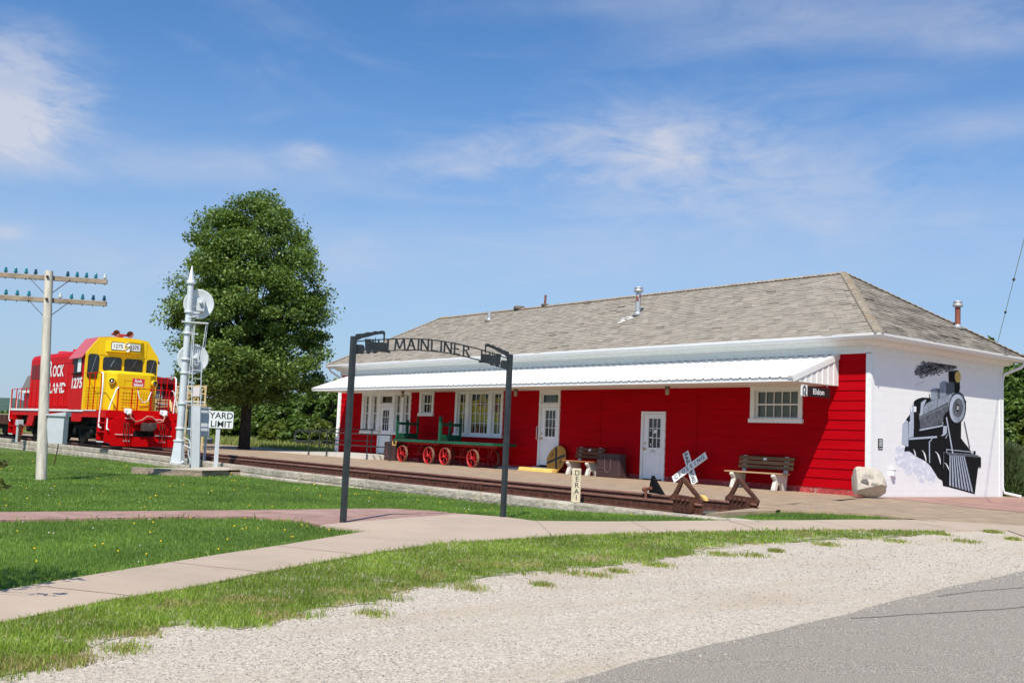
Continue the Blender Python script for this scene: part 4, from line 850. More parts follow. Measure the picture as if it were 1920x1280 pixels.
# yellow wheel stop by the door
s = MB(yellow_paint); s.prism([(-.16, 0), (.16, 0), (.13, .10), (.09, .125), (-.09, .125), (-.13, .10)], (-13.0, -.42, 0), -Y_, Z_, -1.75); tag(s.build('parking_stop', bevel=.012), 'yellow painted concrete bar lying on the paving before the second white door', 'wheel stop')
# crossbuck
t = thing('crossbuck_sign', 'white railroad crossing crossbuck leaning against the red wall', 'sign', (-5.4, -.4, 0))
o_ = np.array([-5.50, -.37, .445]); v_ = nrm((0, .22, 1)); u_ = X_; nn = -nrm(np.cross(v_, u_)); nn = nn if nn[1] < 0 else -nn
for k, (an, txt, half) in enumerate(((R(-58), 'RAIL   ROAD', .52), (R(35.5), 'CROSSING', .66))):
    d = u_*math.cos(an)+v_*math.sin(an); p_ = -u_*math.sin(an)+v_*math.cos(an); oo = o_+nn*(.026*k)
    bl = MB(sign_white); bl.obox(oo, d*half, p_*.108, nn*.011); b_ = bl.build('blade', t, bevel=.003)
    e = MB(navy_text)
    if k == 0: e.fit('RAIL', oo+nn*.0115-d*.30, d, p_, .36, .125, .0015, bold=.004); e.fit('ROAD', oo+nn*.0115+d*.30, d, p_, .38, .125, .0015, bold=.004)
    else:
        for q_, ch in enumerate('CROSSING'): e.text(ch, .175, oo+nn*.0115+d*(-.53+.151*q_), d, p_, .0015, bold=.003)
    e.build('lettering', b_)
# engraved boulder
cpos = np.array([.30, -.62, .36])
bm = bmesh.new(); bmesh.ops.create_icosphere(bm, subdivisions=5, radius=1.0)
nf = nrm((CAM[0]-cpos[0], CAM[1]-cpos[1], 6.)); side = nrm(np.cross((0, 0, 1), nf)); upb = np.cross(nf, side)
for v in bm.verts:
    p = np.array(v.co); p = np.sign(p)*np.abs(p)**.72; p = p/np.linalg.norm(p)*(.35+.65*np.linalg.norm(p)) if False else p
    q = side*p[0]*.40 + upb*p[1]*.345 + nf*p[2]*.33
    nzv = mnoise.noise(Vector(p*1.3)+Vector((3, 1, 2)))*.11+mnoise.noise(Vector(p*3.1))*.045+mnoise.noise(Vector(p*8))*.016+mnoise.noise(Vector(p*20))*.007
    q = q*(1+nzv*1.5); dface = q @ nf
    if dface > .235: q = q-nf*(dface-.235)*.96
    d2_ = q @ nrm(-side*1.0+nf*.35-upb*.1)
    if d2_ > .29: q = q-nrm(-side*1.0+nf*.35-upb*.1)*(d2_-.29)*.92
    d3_ = q @ nrm(-upb+nf*.55+side*.3)
    if d3_ > .25: q = q-nrm(-upb+nf*.55+side*.3)*(d3_-.25)*.92
    v.co = q
me = bpy.data.meshes.new('boulder'); bm.to_mesh(me); bm.free(); me.materials.append(rock_m)
for pl_ in me.polygons: pl_.use_smooth = False
bo_ = bpy.data.objects.new('boulder', me); COL.objects.link(bo_); bo_.location = cpos; ROOT[bo_] = cpos
tag(bo_, 'pale engraved granite boulder at the corner between red and white walls', 'boulder')
e = MB(engrave); o_ = cpos+nf*.262; r_ = random.Random(2)
e.prism([(-.13, -.03), (-.06, -.055), (.0, -.07), (.055, -.09), (.06, -.045), (.03, .01), (.01, .035), (-.06, .04), (-.10, .02)], o_-side*.02, side, upb, .003)
for k in range(7): x = .09+.022*k; e.prism([(0, 0), (.012, -.006), (.014, .03+.02*r_.random()), (.002, .035)], o_+side*(x+.01)-upb*(.075+.004*k), side, upb, .003)
e.prism([(0, 0), (.13, -.02), (.13, -.012), (.0, .01)], o_+side*.09-upb*.082, side, upb, .0031)
for k in range(4):
    for j in range(9):
        if r_.random() < .8: x = -.11+.03*j; e.prism([(0, 0), (.018, -.003), (.017, .009), (.002, .011)], o_+side*(x+.0)+upb*(.145-.024*k-.0022*j), side, upb, .0029)
e.build('engraving', bo_)

# ---- ramp with railing at the left door
rp = MB(ramp_conc)
y0, y1 = -1.38, -.02
rp.add([(-30.6, y0, .004), (-24.6, y0, .19), (-21.3, y0, .19), (-21.3, y1, .19), (-24.6, y1, .19), (-30.6, y1, .004), (-30.6, y0, -.1), (-24.6, y0, -.1), (-21.3, y0, -.1), (-21.3, y1, -.1)], [(0, 1, 4, 5), (1, 2, 3, 4), (6, 7, 1, 0), (7, 8, 2, 1), (8, 9, 3, 2)])
ro = rp.build('access_ramp'); tag(ro, 'pale concrete access ramp rising to the left white door', 'ramp')
def railing(y, posts, z0f, x0, x1, label, name='handrail'):
    t = thing(name, label, 'railing', (x0, y, 0), 0, 'black railings of the ramp')
    r_ = MB(black_steel); zt = lambda x: 1.0 + z0f(x)
    for dz in (0, -.48):
        pts = [(x, y, zt(x)+dz) for x in np.linspace(x0, x1, 9)]
        if dz == 0: pts = [(x0-.14, y, zt(x0)-.10)] + pts
        r_.tube(pts, .024, n=8)
    r_.tube([(x0-.14, y, zt(x0)-.10), (x0-.14, y, zt(x0)-.44), (x0, y, zt(x0)-.48)], .024, n=8); r_.build('rail', t)
    for px in posts:
        p_ = MB(black_steel); p_.tube([(px, y, z0f(px)-.02), (px, y, zt(px))], .024, n=8); p_.lathe([(.0, .02), (.06, .02), (.07, .0)], (px, y, z0f(px)), n=8); p_.build('post', t)
    return t
railing(-1.46, (-26.35, -24.75, -21.45, -19.75), lambda x: .0, -27.6, -19.72, 'black steel railing on the track side of the ramp')
railing(-.28, (-28.6, -27.6, -23.1), lambda x: float(np.interp(x, (-30.6, -24.6), (.0, .19))), -29.8, -22.9, 'black steel railing on the wall side of the ramp, behind the other')

# ---- baggage carts
def wheel(parent, c, m_in=None):
    Rr, w = .315, .045
    r_ = MB(tyre_rust); n = 28
    r_.lathe([(Rr-.012, -w), (Rr, -w), (Rr, w), (Rr-.012, w)], c, Y_, n, smooth=False)
    wo = r_.build('wheel', parent)
    f = MB(cart_red); f.lathe([(Rr-.014, w+.002), (Rr-.03, w+.002), (Rr-.03, -w-.002), (Rr-.014, -w-.002)][::-1], c, Y_, n)
    f.lathe([(.0, -.10), (.035, -.10), (.045, -.05), (.045, .05), (.035, .10), (.0, .10)], c, Y_, 10)
    for k in range(10):
        a = k*math.pi/5+.2; s_ = -1 if k % 2 else 1; d = np.array([math.cos(a), 0, math.sin(a)])
        f.tube([np.array(c)+d*.03+Y_*.05*s_, np.array(c)+d*(Rr-.025)+Y_*.01*s_], .010, n=5, cap=False)
    f.build('rim', wo)
def cart(x0, x1, y0, y1, wheels, label, rackw, zt=1.76):
    t = thing('baggage_cart', label, 'baggage cart', ((x0+x1)/2, (y0+y1)/2, 0), 0, 'green baggage carts before the station')
    d = MB(green_paint); n = 6
    d.box(x0, x1, y0, y0+.05, .775, .875); d.box(x0, x1, y1-.05, y1, .775, .875); d.box(x0, x0+.06, y0+.05, y1-.05, .775, .872); d.box(x1-.06, x1, y0+.05, y1-.05, .775, .872)
    for i in range(n): a = y0+.05+(y1-y0-.1)*i/n; d.box(x0+.06, x1-.06, a+.004, a+(y1-y0-.1)/n-.004, .835, .868)
    d.build('deck', t, bevel=.004)
    k = MB(green_paint)
    k.box(x0+.10, x0+.10+rackw, y0+.02, y0+.02+.09, .872, zt); k.box(x0+.10, x0+.10+.07, y1-.09, y1-.02, .872, zt-.02)
    k.box(x0+.11, x0+.16, y0+.11, y1-.09, 1.42, 1.52); k.box(x0+.11, x0+.16, y0+.11, y1-.09, .90, 1.10)
    ym = (y0+y1)/2; k.box(x0+.095, x0+.165, ym-.05, ym+.05, .872, 1.58); k.prism([(-.05, 0), (.05, 0), (0, .06)], (x0+.095, ym, 1.58), Y_, Z_, .07)
    k.build('end_rack', t, bevel=.004)
    g_ = MB(cart_red)
    for wx in wheels:
        g_.tube([(wx, y0+.04, .315), (wx, y1-.04, .315)], .022, n=8)
        for yy in (y0+.22, y1-.22):
            g_.tube([(wx, yy, .33), (wx-.18, yy, .77)], .018, n=6).tube([(wx, yy, .33), (wx+.18, yy, .77)], .018, n=6)
    g_.tube([(wheels[0], ym, .33), (wheels[-1], ym, .33)], .02, n=6); g_.box(x0+.4, x1-.4, ym-.04, ym+.04, .69, .772)
    g_.build('undercarriage', t)
    for wx in wheels:
        for yy in (y0+.06, y1-.06): wheel(t, (wx, yy, .315))
    return t
c1 = cart(-19.86, -17.06, -1.26, -.20, (-19.26, -17.47), 'green baggage cart with red spoked wheels, left of two, next to the brown bin', .06)
hk = MB(yellow_paint); hk.tube([(-19.84, -1.30, .80), (-19.84, -1.30, .62), (-19.59, -1.30, .62), (-19.59, -1.30, .80)], .02, n=6); hk.build('hook', c1)
cart(-17.0, -13.59, -1.24, -.20, (-16.46, -14.77), 'longer green baggage cart with red spoked wheels, below the big three part window', .11)

# ---- track: rails, sleepers, joint bars
trk = thing('railway_track', 'rusty railway track running along the platform edge to the wheel stops', 'railway track', (2.3, -8.25, -.15))
RT = .052; prof = [(-.07, -.20), (.07, -.20), (.07, -.188), (.014, -.168), (.011, -.05), (.036, -.036), (.037, -.010), (.028, 0), (-.028, 0), (-.037, -.010), (-.036, -.036), (-.011, -.05), (-.014, -.168), (-.07, -.188)]
for yc, xe in ((-9.0, 2.42), (-7.5, 2.42)):
    r_ = MB(rust); xs = [-95, -60, -40, -25, -12, xe]
    V = [(x, yc+a, RT+b) for x in xs for a, b in prof]; k = len(prof)
    F = [(i*k+j, i*k+(j+1) % k, (i+1)*k+(j+1) % k, (i+1)*k+j) for i in range(len(xs)-1) for j in range(k)]
    head = {5, 6, 7, 8, 9}; web = {3, 4, 11, 12}
    b0 = 0
    for nm_, m_ in ((0, rust), (1, rail_top), (2, rust_dk)):
        r_.add(V, [f_ for q_, f_ in enumerate(F) if (1 if q_ % k in head else 2 if q_ % k in web else 0) == nm_], m_)
    r_.add(V[-k:], [tuple(range(k))], rust)
    r_.add([(xs[0], yc-.027, RT+.0008), (xe, yc-.027, RT+.0008), (xe, yc+.027, RT+.0008), (xs[0], yc+.027, RT+.0008)], [(0, 1, 2, 3)], rail_top)
    ro_ = r_.build('rail', trk)
    for xj in ((-8.2, -4.3, -16.9, -23.0) if yc < -8 else (-11.5, -27.)):
        j = MB(rust_dk); s_ = -1
        for s_ in (-1, 1):
            j.box(xj-.46, xj+.46, yc+s_*.028-.018, yc+s_*.028+.018, RT-.165, RT-.055); 
            for q in (-.36, -.22, -.08, .08, .22, .36): j.box(xj+q-.02, xj+q+.02, yc+s_*.048-.022, yc+s_*.048+.022, RT-.13, RT-.088)
        j.build('joint_bar', ro_)
ti = MB(tie_m); 
for k in range(100):
    xx = 2.0-k*.58; r_ = random.Random(k); ti.box(xx-.11, xx+.11, -9.31, -7.43+r_.uniform(-.04, 0), -.24, -.146+r_.uniform(-.004, .004))
ti.build('sleepers', trk)
def wheel_stop(x, yc, label, flip=1):
    t = thing('wheel_stop', label, 'buffer stop', (x, yc, RT), 0, 'iron wheel stops clamped on the rails')
    b = MB(rust_dk); w = .034
    b.prism([(.42, .0), (.43, .06), (.02, .415), (-.03, .442), (-.08, .42), (-.04, .37), (.0, .33), (.35, .05), (.34, .0)], (x-.06, yc+w, RT+.0), X_, Z_, w*2)   # slanting strut
    b.prism([(-.08, .42), (-.04, .37), (-.06, .29), (-.105, .20), (-.17, .10), (-.22, .0), (-.34, -.02), (-.34, .07), (-.25, .14), (-.175, .25)], (x-.06, yc+w*.7, RT), X_, Z_, w*1.4)
    b.prism([(-.30, -.02), (.42, -.02), (.39, .07), (.30, .10), (-.20, .125), (-.28, .07)], (x-.06, yc+w*.8, RT), X_, Z_, w*1.6)
    b.build('frame', t, bevel=.008)
    c = MB(rust_dk)
    for s_ in (-1, 1):
        c.box(x-.22, x+.22, yc+s_*.075-.03, yc+s_*.075+.03, RT-.17, RT+.02)
        for q in range(4): xx = x-.18+q*.105; c.tube([(xx, yc+s_*.09, RT-.17), (xx-.02, yc+s_*.115, RT-.06), (xx, yc+s_*.09, RT+.03)], .022, n=6); c.lathe([(.0, .05), (.03, .045), (.034, .02), (.03, 0)], (xx, yc+s_*.11, RT+.03), (0, s_*1., .35), 8)
    c.build('clamp', t)
wheel_stop(2.05, -9.0, 'rusty triangular wheel stop at the end of the rail nearest the lawn')
wheel_stop(2.08, -7.5, 'rusty triangular wheel stop at the end of the rail beside the platform')
t = thing('derail_block', 'black iron wedge with a red bolt sitting on the far rail', 'derail', (-.15, -7.5, RT))
b = MB(mural_black); b.prism([(-.13, .02), (.28, .0), (.04, .27), (-.03, .37), (-.07, .36), (-.11, .20)], (-.15, -7.46, RT), X_, Z_, .06); b.build('wedge', t, bevel=.008)
b = MB(vent_rust); b.tube([(-.36, -7.56, RT+.08), (-.14, -7.60, RT+.12)], .032, n=8); b.lathe([(.0, 0), (.052, 0), (.052, .05), (.0, .05)], (-.38, -7.56, RT+.075), (1, -.1, .15), 6); b.tube([(-.30, -7.58, RT-.15), (-.30, -7.58, RT+.1)], .03, n=6); b.build('bolt', t)
P = on(1311, 938, 1, -8.5)
t = thing('yellow_derail', 'small yellow iron shoe standing between the rails near the wheel stops', 'derail', (P[0], -8.5, -.15))
b = MB(yellow_paint); b.prism([(-.17, .0), (.17, .0), (.15, .06), (.07, .10), (-.07, .10), (-.15, .06)], (P[0]+.02, -8.46, RT+.02), X_, Z_, .08); b.prism([(-.06, -.17), (.03, -.17), (.10, -.03), (.10, .03), (-.02, .03), (-.02, -.06)], (P[0]-.02, -8.462, RT+.0), X_, Z_, .06); b.build('shoe', t, bevel=.01)

# ---- retaining wall of split blocks
rw = MB(stone); r_ = random.Random(12)
def wall_top(x): return float(np.interp(x, (-60, -26, -17, -13, 1.5, 3.0, 4.0), (-.03, -.055, -.10, -.125, -.125, -.115, -.09)))
x = -62.0
while x < 3.9:
    L_ = r_.uniform(.75, 1.15); x1 = min(x+L_, 3.95); xm = (x+x1)/2; zt = wall_top(xm); zb = float(T(xm, -9.55))-.12
    hgt = .205; z = zt; k = 0
    while z > zb:
        z0 = max(z-hgt, zb)
        if z0 < z-.02:
            n_ = 12; m_ = 5; yf = -9.50-.015*k; V = []; g = .002
            for j in range(m_+1):
                for i in range(n_+1):
                    edge = (i in (0, n_)) or (j in (0, m_)); dy = 0 if edge else -.010-.012*r_.random()
                    V.append((x+g+(x1-x-2*g)*i/n_, yf+dy, z0+g+(z-z0-2*g)*j/m_))
            F = [(j*(n_+1)+i, j*(n_+1)+i+1, (j+1)*(n_+1)+i+1, (j+1)*(n_+1)+i) for j in range(m_) for i in range(n_)]
            b0 = len(V); V += [(x+g, -9.33, z-g), (x1-g, -9.33, z-g), (x+g, -9.33, z0+g), (x1-g, -9.33, z0+g)]
            tl, tr = m_*(n_+1), m_*(n_+1)+n_
            F += [(tl, *range(tl+1, tr+1), b0+1, b0), tuple([0, b0+2, b0+3]+[n_-i for i in range(n_)]), (0, *[j*(n_+1) for j in range(1, m_+1)], b0, b0+2), tuple([b0+3, b0+1]+[j*(n_+1)+n_ for j in range(m_, -1, -1)])]
            rw.add(V, F)
        z -= hgt; k += 1
    x = x1
rw.add([(-62, -9.48, -.9), (3.9, -9.48, -.9), (3.9, -9.48, -.14), (-62, -9.48, -.14)], [(0, 1, 2, 3)])
tag(rw.build('retaining_wall'), 'low retaining wall of split grey stone blocks between lawn and track', 'wall')
# DERAIL post
P = np.array([-1.72, -9.42, -.125])
P[0] = on(1079, 944, 1, -9.42)[0]
t = thing('derail_post', 'cream painted square post lettered DERAI downwards, standing on the stone wall', 'post', P)
dx = nrm((CAM[0]-P[0], CAM[1]-P[1], 0)); sx_ = np.cross(Z_, dx); Hh = .125
h_ = .645; b = MB(derail_paint)
b.obox(P+Z_*(h_/2), sx_*.088, dx*.05, Z_*h_/2); b.build('post', t, bevel=.01)
e = MB(sign_black)
for k, ch in enumerate('DERAI'): e.text(ch, .135, P+dx*.0505+Z_*(h_-.085-k*.118)+sx_*.012, sx_, Z_, .0008, bold=.001, sx=1.0)
e.build('lettering', t)
# ---- iron arch over the path
a3 = np.array([*gp(643, 981), 0.]); b3 = np.array([*gp(943, 971), 0.]); a3[2] = T(a3[0], a3[1])+.01; b3[2] = T(b3[0], b3[1])+.01
u_ = b3-a3; u_[2] = 0; span = np.linalg.norm(u_); u_ = u_/span; zb_ = (a3[2]+b3[2])/2; nn = np.cross(u_, Z_); nn = nn if nn @ (CAM-a3) > 0 else -nn
t = thing('archway', 'black iron archway over the path with MAINLINER letters and two train silhouettes', 'archway', tuple((a3+b3)/2))
HP = 2.70
Ar = lambda s_, z: np.array([a3[0], a3[1], zb_])+u_*s_+Z_*z
for q, zz_ in ((a3, a3[2]), (b3, b3[2])):
    p_ = MB(black_steel); p_.obox(np.array([q[0], q[1], (zz_+zb_+HP)/2]), u_*.038, nn*.038, Z_*((zb_+HP-zz_)/2)); p_.build('post', t, bevel=.006)
sc = span/3.30
lo = lambda s_: 2.44+.17*math.sin(math.pi*s_/span); hi_ = lambda s_: 2.62+.165*math.sin(math.pi*s_/span)
for nm, fn in (('lower_rail', lo), ('upper_rail', hi_)):
    p_ = MB(black_steel); ss = np.linspace(.03, span-.03, 29); p_.tube([Ar(s_, fn(s_)) for s_ in ss], .010, n=6); p_.build(nm, t)
def train(flip):
    g = lambda s_, z: (s_*sc, z)
    # coordinates read from the left hand one: metres along the arch from its post, height
    pcs = [[(.0, 2.735), (.08, 2.75), (.15, 2.76), (.22, 2.785), (.30, 2.79), (.36, 2.815), (.42, 2.815), (.50, 2.835), (.545, 2.83), (.565, 2.80), (.56, 2.75), (.565, 2.70), (.545, 2.665), (.53, 2.70), (.535, 2.76), (.52, 2.785), (.45, 2.775), (.36, 2.755), (.30, 2.735), (.22, 2.71), (.12, 2.685), (.04, 2.645), (.0, 2.64)],
           [(.0, 2.475), (.02, 2.475), (.03, 2.445), (.07, 2.445), (.08, 2.47), (.12, 2.45), (.16, 2.455), (.17, 2.49), (.19, 2.50), (.18, 2.565), (.15, 2.59), (.0, 2.585)],
           [(.20, 2.505), (.22, 2.505), (.23, 2.47), (.28, 2.465), (.31, 2.50), (.33, 2.53), (.35, 2.485), (.41, 2.48), (.44, 2.525), (.48, 2.525), (.50, 2.51), (.60, 2.515), (.66, 2.505), (.70, 2.515), (.64, 2.56), (.63, 2.68), (.615, 2.695), (.61, 2.655), (.54, 2.66), (.46, 2.655), (.46, 2.69), (.43, 2.69), (.43, 2.65), (.39, 2.65), (.38, 2.72), (.372, 2.72), (.37, 2.65), (.35, 2.65), (.35, 2.69), (.32, 2.69), (.32, 2.65), (.30, 2.66), (.30, 2.69), (.17, 2.68), (.185, 2.655)]]
    d = MB(black_steel)
    for p_ in pcs:
        q = [g(s_+.03, z) for s_, z in p_]
        if flip: q = [(span-s_, z) for s_, z in q]
        d.prism(q, Ar(0, 0)-nn*.004, u_, Z_, .008 if np.cross(u_, Z_) @ nn > 0 else -.008)
    d.build('train_silhouette', t)
train(False); train(True)
ST = dict(M=[((0, 0), (.08, 1)), ((.08, 1), (.45, .1)), ((.45, .1), (.85, 1)), ((.85, 1), (1, 0))], A=[((0, 0), (.45, 1)), ((.45, 1), (1, 0)), ((.2, .38), (.8, .38))], I=[((.5, 0), (.5, 1))], N=[((.05, 0), (.05, 1)), ((.05, 1), (.95, 0)), ((.95, 0), (.95, 1))],
          L=[((.1, 0), (.1, 1)), ((.1, .03), (.95, .03))], E=[((.1, 0), (.1, 1)), ((.1, .03), (.9, .03)), ((.1, .5), (.75, .5)), ((.1, .97), (.9, .97))], R=[((.1, 0), (.1, 1)), ((.1, .97), (.75, .93)), ((.75, .93), (.85, .72)), ((.85, .72), (.1, .5)), ((.45, .5), (.98, 0))])
pos = [(.80, 'M', .20), (1.05, 'A', .15), (1.245, 'I', .05), (1.32, 'N', .16), (1.53, 'L', .15), (1.72, 'I', .05), (1.81, 'N', .16), (2.02, 'E', .15), (2.22, 'R', .15)]
for s0, ch, wd in pos:
    m_ = MB(black_steel); s0 *= sc; wd *= sc
    for (ax, ay), (bx, by) in ST[ch]:
        def pt_(x_, y_): s_ = s0+wd*x_; return Ar(s_, lo(s_)+(hi_(s_)-lo(s_))*(.03+y_*.97))
        m_.beam(pt_(ax, ay), pt_(bx, by), .020, .022, upv=nn)
    m_.build('letter', t)
for q in (.66, 2.64): MB(black_steel).beam(Ar(q*sc, lo(q*sc)), Ar(q*sc, hi_(q*sc)), .02, .02, upv=nn).build('stay', t)
# ------------------------------------------------------------------ locomotive
LY, ZB = -8.25, .052
XF, XRr = -27.55, -43.0          # pilot face, rear end
lo_ = thing('locomotive', 'red and yellow diesel locomotive numbered 1275 facing the station', 'locomotive', ((XF+XRr)/2, LY, ZB))
def lb(name, m, fn, parent=None, bevel=0.):
    b = MB(m); fn(b); return b.build(name, parent or lo_, bevel=bevel)
near, far_ = LY-1.50, LY+1.50
def f(b):
    b.box(XRr+.3, XF-.05, LY-1.47, LY+1.47, 1.20, 1.50)
    for s in (-1, 1): b.prism([(-36.4, 1.2), (-36.9, .78), (-38.3, .78), (-39.0, 1.2)] if False else [(-30.9, 1.2), (-31.0, 1.0), (-32.3, 1.0), (-32.4, 1.2)], (0, LY+s*1.42, 0), X_, Z_, .06)
    b.prism([(XRr+3.5, 1.2), (XRr+3.15, .70), (XRr+4.3, .70), (XRr+4.6, 1.2)], (0, LY-1.38, 0), X_, Z_, .08)
frame_o = lb('frame', loco_red, f)
def f(b):
    x = XRr+.2
    while x < -31.0: b.box(x, min(x+.84, -30.75), near-.012, near+.02, 1.42, 1.52); b.box(x, min(x+.84, -30.75), far_-.02, far_+.012, 1.42, 1.52); x += .90
    b.box(-30.7, -29.0, near-.0, near+.012, 1.46, 1.50)
lb('sill_stripe', white_paint, f)
def f(b):                                              # pilot plate
    b.prism([(-1.32, .12), (-1.22, .04), (1.22, .04), (1.32, .12), (1.32, .92), (1.22, 1.12), (.62, 1.30), (.62, 1.50), (-.62, 1.50), (-.62, 1.30), (-1.22, 1.12), (-1.32, .92)], (XF-.06, LY, ZB), Y_, Z_, .06)
    b.prism([(-.42, .0), (.42, .0), (.36, .26), (-.36, .26)], (XF, LY, .96), Y_, Z_, .22)
pil = lb('pilot', loco_red, f, bevel=.01)
def f(b):
    b.box(XF+.001, XF+.012, LY-.42, LY+.42, .50, .72, loco_black)
lb('coupler_pocket', loco_black, f)
def f(b):
    b.box(XF, XF+.42, LY-.13, LY+.13, .80, 1.0); b.prism([(-.26, -.17), (.10, -.17), (.27, -.05), (.27, .17), (.05, .17), (-.02, .05), (-.26, .10)], (XF+.36, LY, .90), Y_, Z_, .34); b.box(XF+.40, XF+.62, LY-.24, LY-.06, .72, 1.06)
lb('coupler', coupler_m, f, bevel=.02)
for s in (-1, 1):                                      # corner steps, front and rear
    for xx, e_ in ((XF-.10, 1), (XRr+.10, -1)):
        def f(b):
            yo = LY+s*1.52; yi = LY+s*1.05; x1 = xx-e_*.95
            b.box(min(xx, x1), max(xx, x1), min(yi, yi+s*.03), max(yi, yi+s*.03), .22, 1.2)
            b.box(xx-.02, xx+.02, min(yi, yo), max(yi, yo), .22, 1.45); b.box(x1-.02, x1+.02, min(yi, yo), max(yi, yo), .22, 1.2)
            for z in (.26, .62, .98): b.box(min(xx, x1)+.02, max(xx, x1)-.02, min(yi, yo)+.0, max(yi, yo)-.03, z, z+.04)
            b.box(min(xx, x1), max(xx, x1), min(yo, yo-s*.02), max(yo, yo-s*.02), .22, .30, white_paint) 
        lb('step', loco_red, f)
def f(b):                                              # hoses, cut bar, white bars, sockets
    for s in (-1, 1):
        for k in range(3):
            y = LY+s*(.62+.10*k); b.tube([(XF+.02, y, 1.05), (XF+.10, y, .98), (XF+.12, y+s*.01, .45), (XF+.15, y, .32), (XF+.20, y-.02, .30)], .018, rust_dk if k == 1 else loco_black, n=6)
            b.lathe([(.0, 0), (.035, 0), (.035, .06), (.0, .06)], (XF+.16, y, .27), Z_, 8, steel)
        b.box(XF+.03, XF+.06, LY+s*.80-.34, LY+s*.80+.34, .55, .57, white_paint); b.box(XF+.03, XF+.06, LY+s*.62-.18, LY+s*.62+.18, 1.20, 1.225, white_paint)
lb('air_hose', loco_black, f)
for s in (-1, 1):
    def f(b): b.obox((XF+.10, LY+s*.72, 1.50), (.10, 0, -.03), (0, .13, 0), (.02, 0, .075)); b.lathe([(.0, 0), (.10, 0), (.10, .12), (.07, .14)], (XF+.14, LY+s*.72+.03, 1.46), (.5, 0, -.6), 10)
    lb('cable_socket', white_paint, f, bevel=.015)
def f(b): b.tube([(XF+.26, LY-.70, 1.40), (XF+.30, LY-.62, 1.22), (XF+.3, LY-.45, 1.08), (XF+.3, LY-.2, 1.16), (XF+.3, LY, 1.32), (XF+.3, LY+.2, 1.30), (XF+.3, LY+.45, 1.08), (XF+.3, LY+.65, 1.14), (XF+.26, LY+.74, 1.38)], .034, n=8)
lb('jumper_cable', hose_m, f)
# low nose
NX = -29.15; CX = -30.75                                # nose face, cab face
def f(b):
    b.prism([(CX, -1.02), (NX-.30, -1.02), (NX, -.70), (NX, .70), (NX-.30, 1.02), (CX, 1.02)], (0, LY, 1.50), X_, Y_, 1.54)
    pr = [(CX, -1.02), (NX-.30, -1.02), (NX, -.70), (NX, .70), (NX-.30, 1.02), (CX, 1.02)]; q = [(CX, -.96), (NX-.40, -.96), (NX-.14, -.66), (NX-.14, .66), (NX-.40, .96), (CX, .96)]
    V = [(x, LY+y, 3.04) for x, y in pr]+[(x, LY+y, 3.16) for x, y in q]; b.add(V, [(i, (i+1) % 6, 6+(i+1) % 6, 6+i) for i in range(6)]+[tuple(range(6, 12))], None, True)
nose = lb('short_hood', loco_yel, f, bevel=.03)
def f(b):
    for z0, z1, y0, y1 in ((2.42, 2.80, -.42, .12), (1.98, 2.30, -.44, .10), (1.62, 1.88, -.44, .10)):
        for q in ((y0, y0+.015, z0, z1), (y1-.015, y1, z0, z1), (y0, y1, z0, z0+.015), (y0, y1, z1-.015, z1)): b.box(NX, NX+.012, LY+q[0], LY+q[1], q[2], q[3])
    b.tube([(NX, LY+.25, 1.80), (NX+.05, LY+.25, 1.80), (NX+.05, LY+.62, 1.84), (NX, LY+.62, 1.84)], .012, n=6)
lb('hood_trim', loco_yel, f, nose)
for s in (-1, 1):
    def f(b): b.lathe([(.15, -.10), (.15, .10), (.11, .10)], (NX-.10, LY+s*.86, 2.72), (1, s*.45, 0), 16); b.lathe([(.11, .10), (.10, .06), (.0, .04)], (NX-.10, LY+s*.86, 2.72), (1, s*.45, 0), 16, lamp_cap); b.lathe([(.0, .09), (.05, .075), (.055, .05)], (NX-.10, LY+s*.86, 2.72), (1, s*.45, 0), 10, steel)
    lb('marker_lamp', loco_yel, f, nose)
# cab
ZC0, ZE, ZT = 1.50, 3.92, 4.62; CB = -32.75
cprof = [(-1.52, ZC0), (1.52, ZC0), (1.52, ZE), (1.02, ZT-.02), (.55, ZT+.04), (-.55, ZT+.04), (-1.02, ZT-.02), (-1.52, ZE)]
def f(b):
    b.prism(cprof, (CX-.16, LY, 0), Y_, Z_, .16, loco_yel)
    b.prism([(-1.52, ZC0), (1.52, ZC0), (1.52, ZE), (-1.52, ZE)], (CB, LY, 0), Y_, Z_, CX-.16-CB, loco_red)
    x0, x1 = CB-.05, CX-.16
    R_ = [(-1.66, ZE-.20), (-1.02, ZT), (-.55, ZT+.06), (.55, ZT+.06), (1.02, ZT), (1.66, ZE-.20)]; k = 6
    V = [(x0, LY+y, z) for y, z in R_]+[(x1, LY+y, z) for y, z in R_]+[(x0, LY+y, z-.05) for y, z in R_]+[(x1, LY+y, z-.05) for y, z in R_]
    b.add(V, [(i, i+1, k+i+1, k+i) for i in range(5)]+[(2*k+i, 3*k+i, 3*k+i+1, 2*k+i+1) for i in range(5)]+[(i, 2*k+i, 2*k+i+1, i+1) for i in range(5)]+[(k+i, k+i+1, 3*k+i+1, 3*k+i) for i in range(5)]+[(0, k, 3*k, 2*k), (k-1, 3*k-1, 4*k-1, 2*k-1)], loco_pink)
    b.prism([(-.98, 3.86), (.98, 3.86), (.98, 4.50), (-.98, 4.50)], (CX, LY, 0), Y_, Z_, .02, loco_yel)
    # number board housing, a shallow V
    V = [(CX, LY-.80, 4.02), (CX+.22, LY-.60, 4.02), (CX+.34, LY+.02, 4.02), (CX+.20, LY+.66, 4.02), (CX, LY+.85, 4.02)]; V += [(x, y, 4.50) for x, y, z in V]
    b.add(V, [(i, i+1, 6+i, 5+i) for i in range(4)]+[(4, 3, 2, 1, 0), (5, 6, 7, 8, 9)], loco_yel)
cab_o = lb('cab', loco_yel, f)
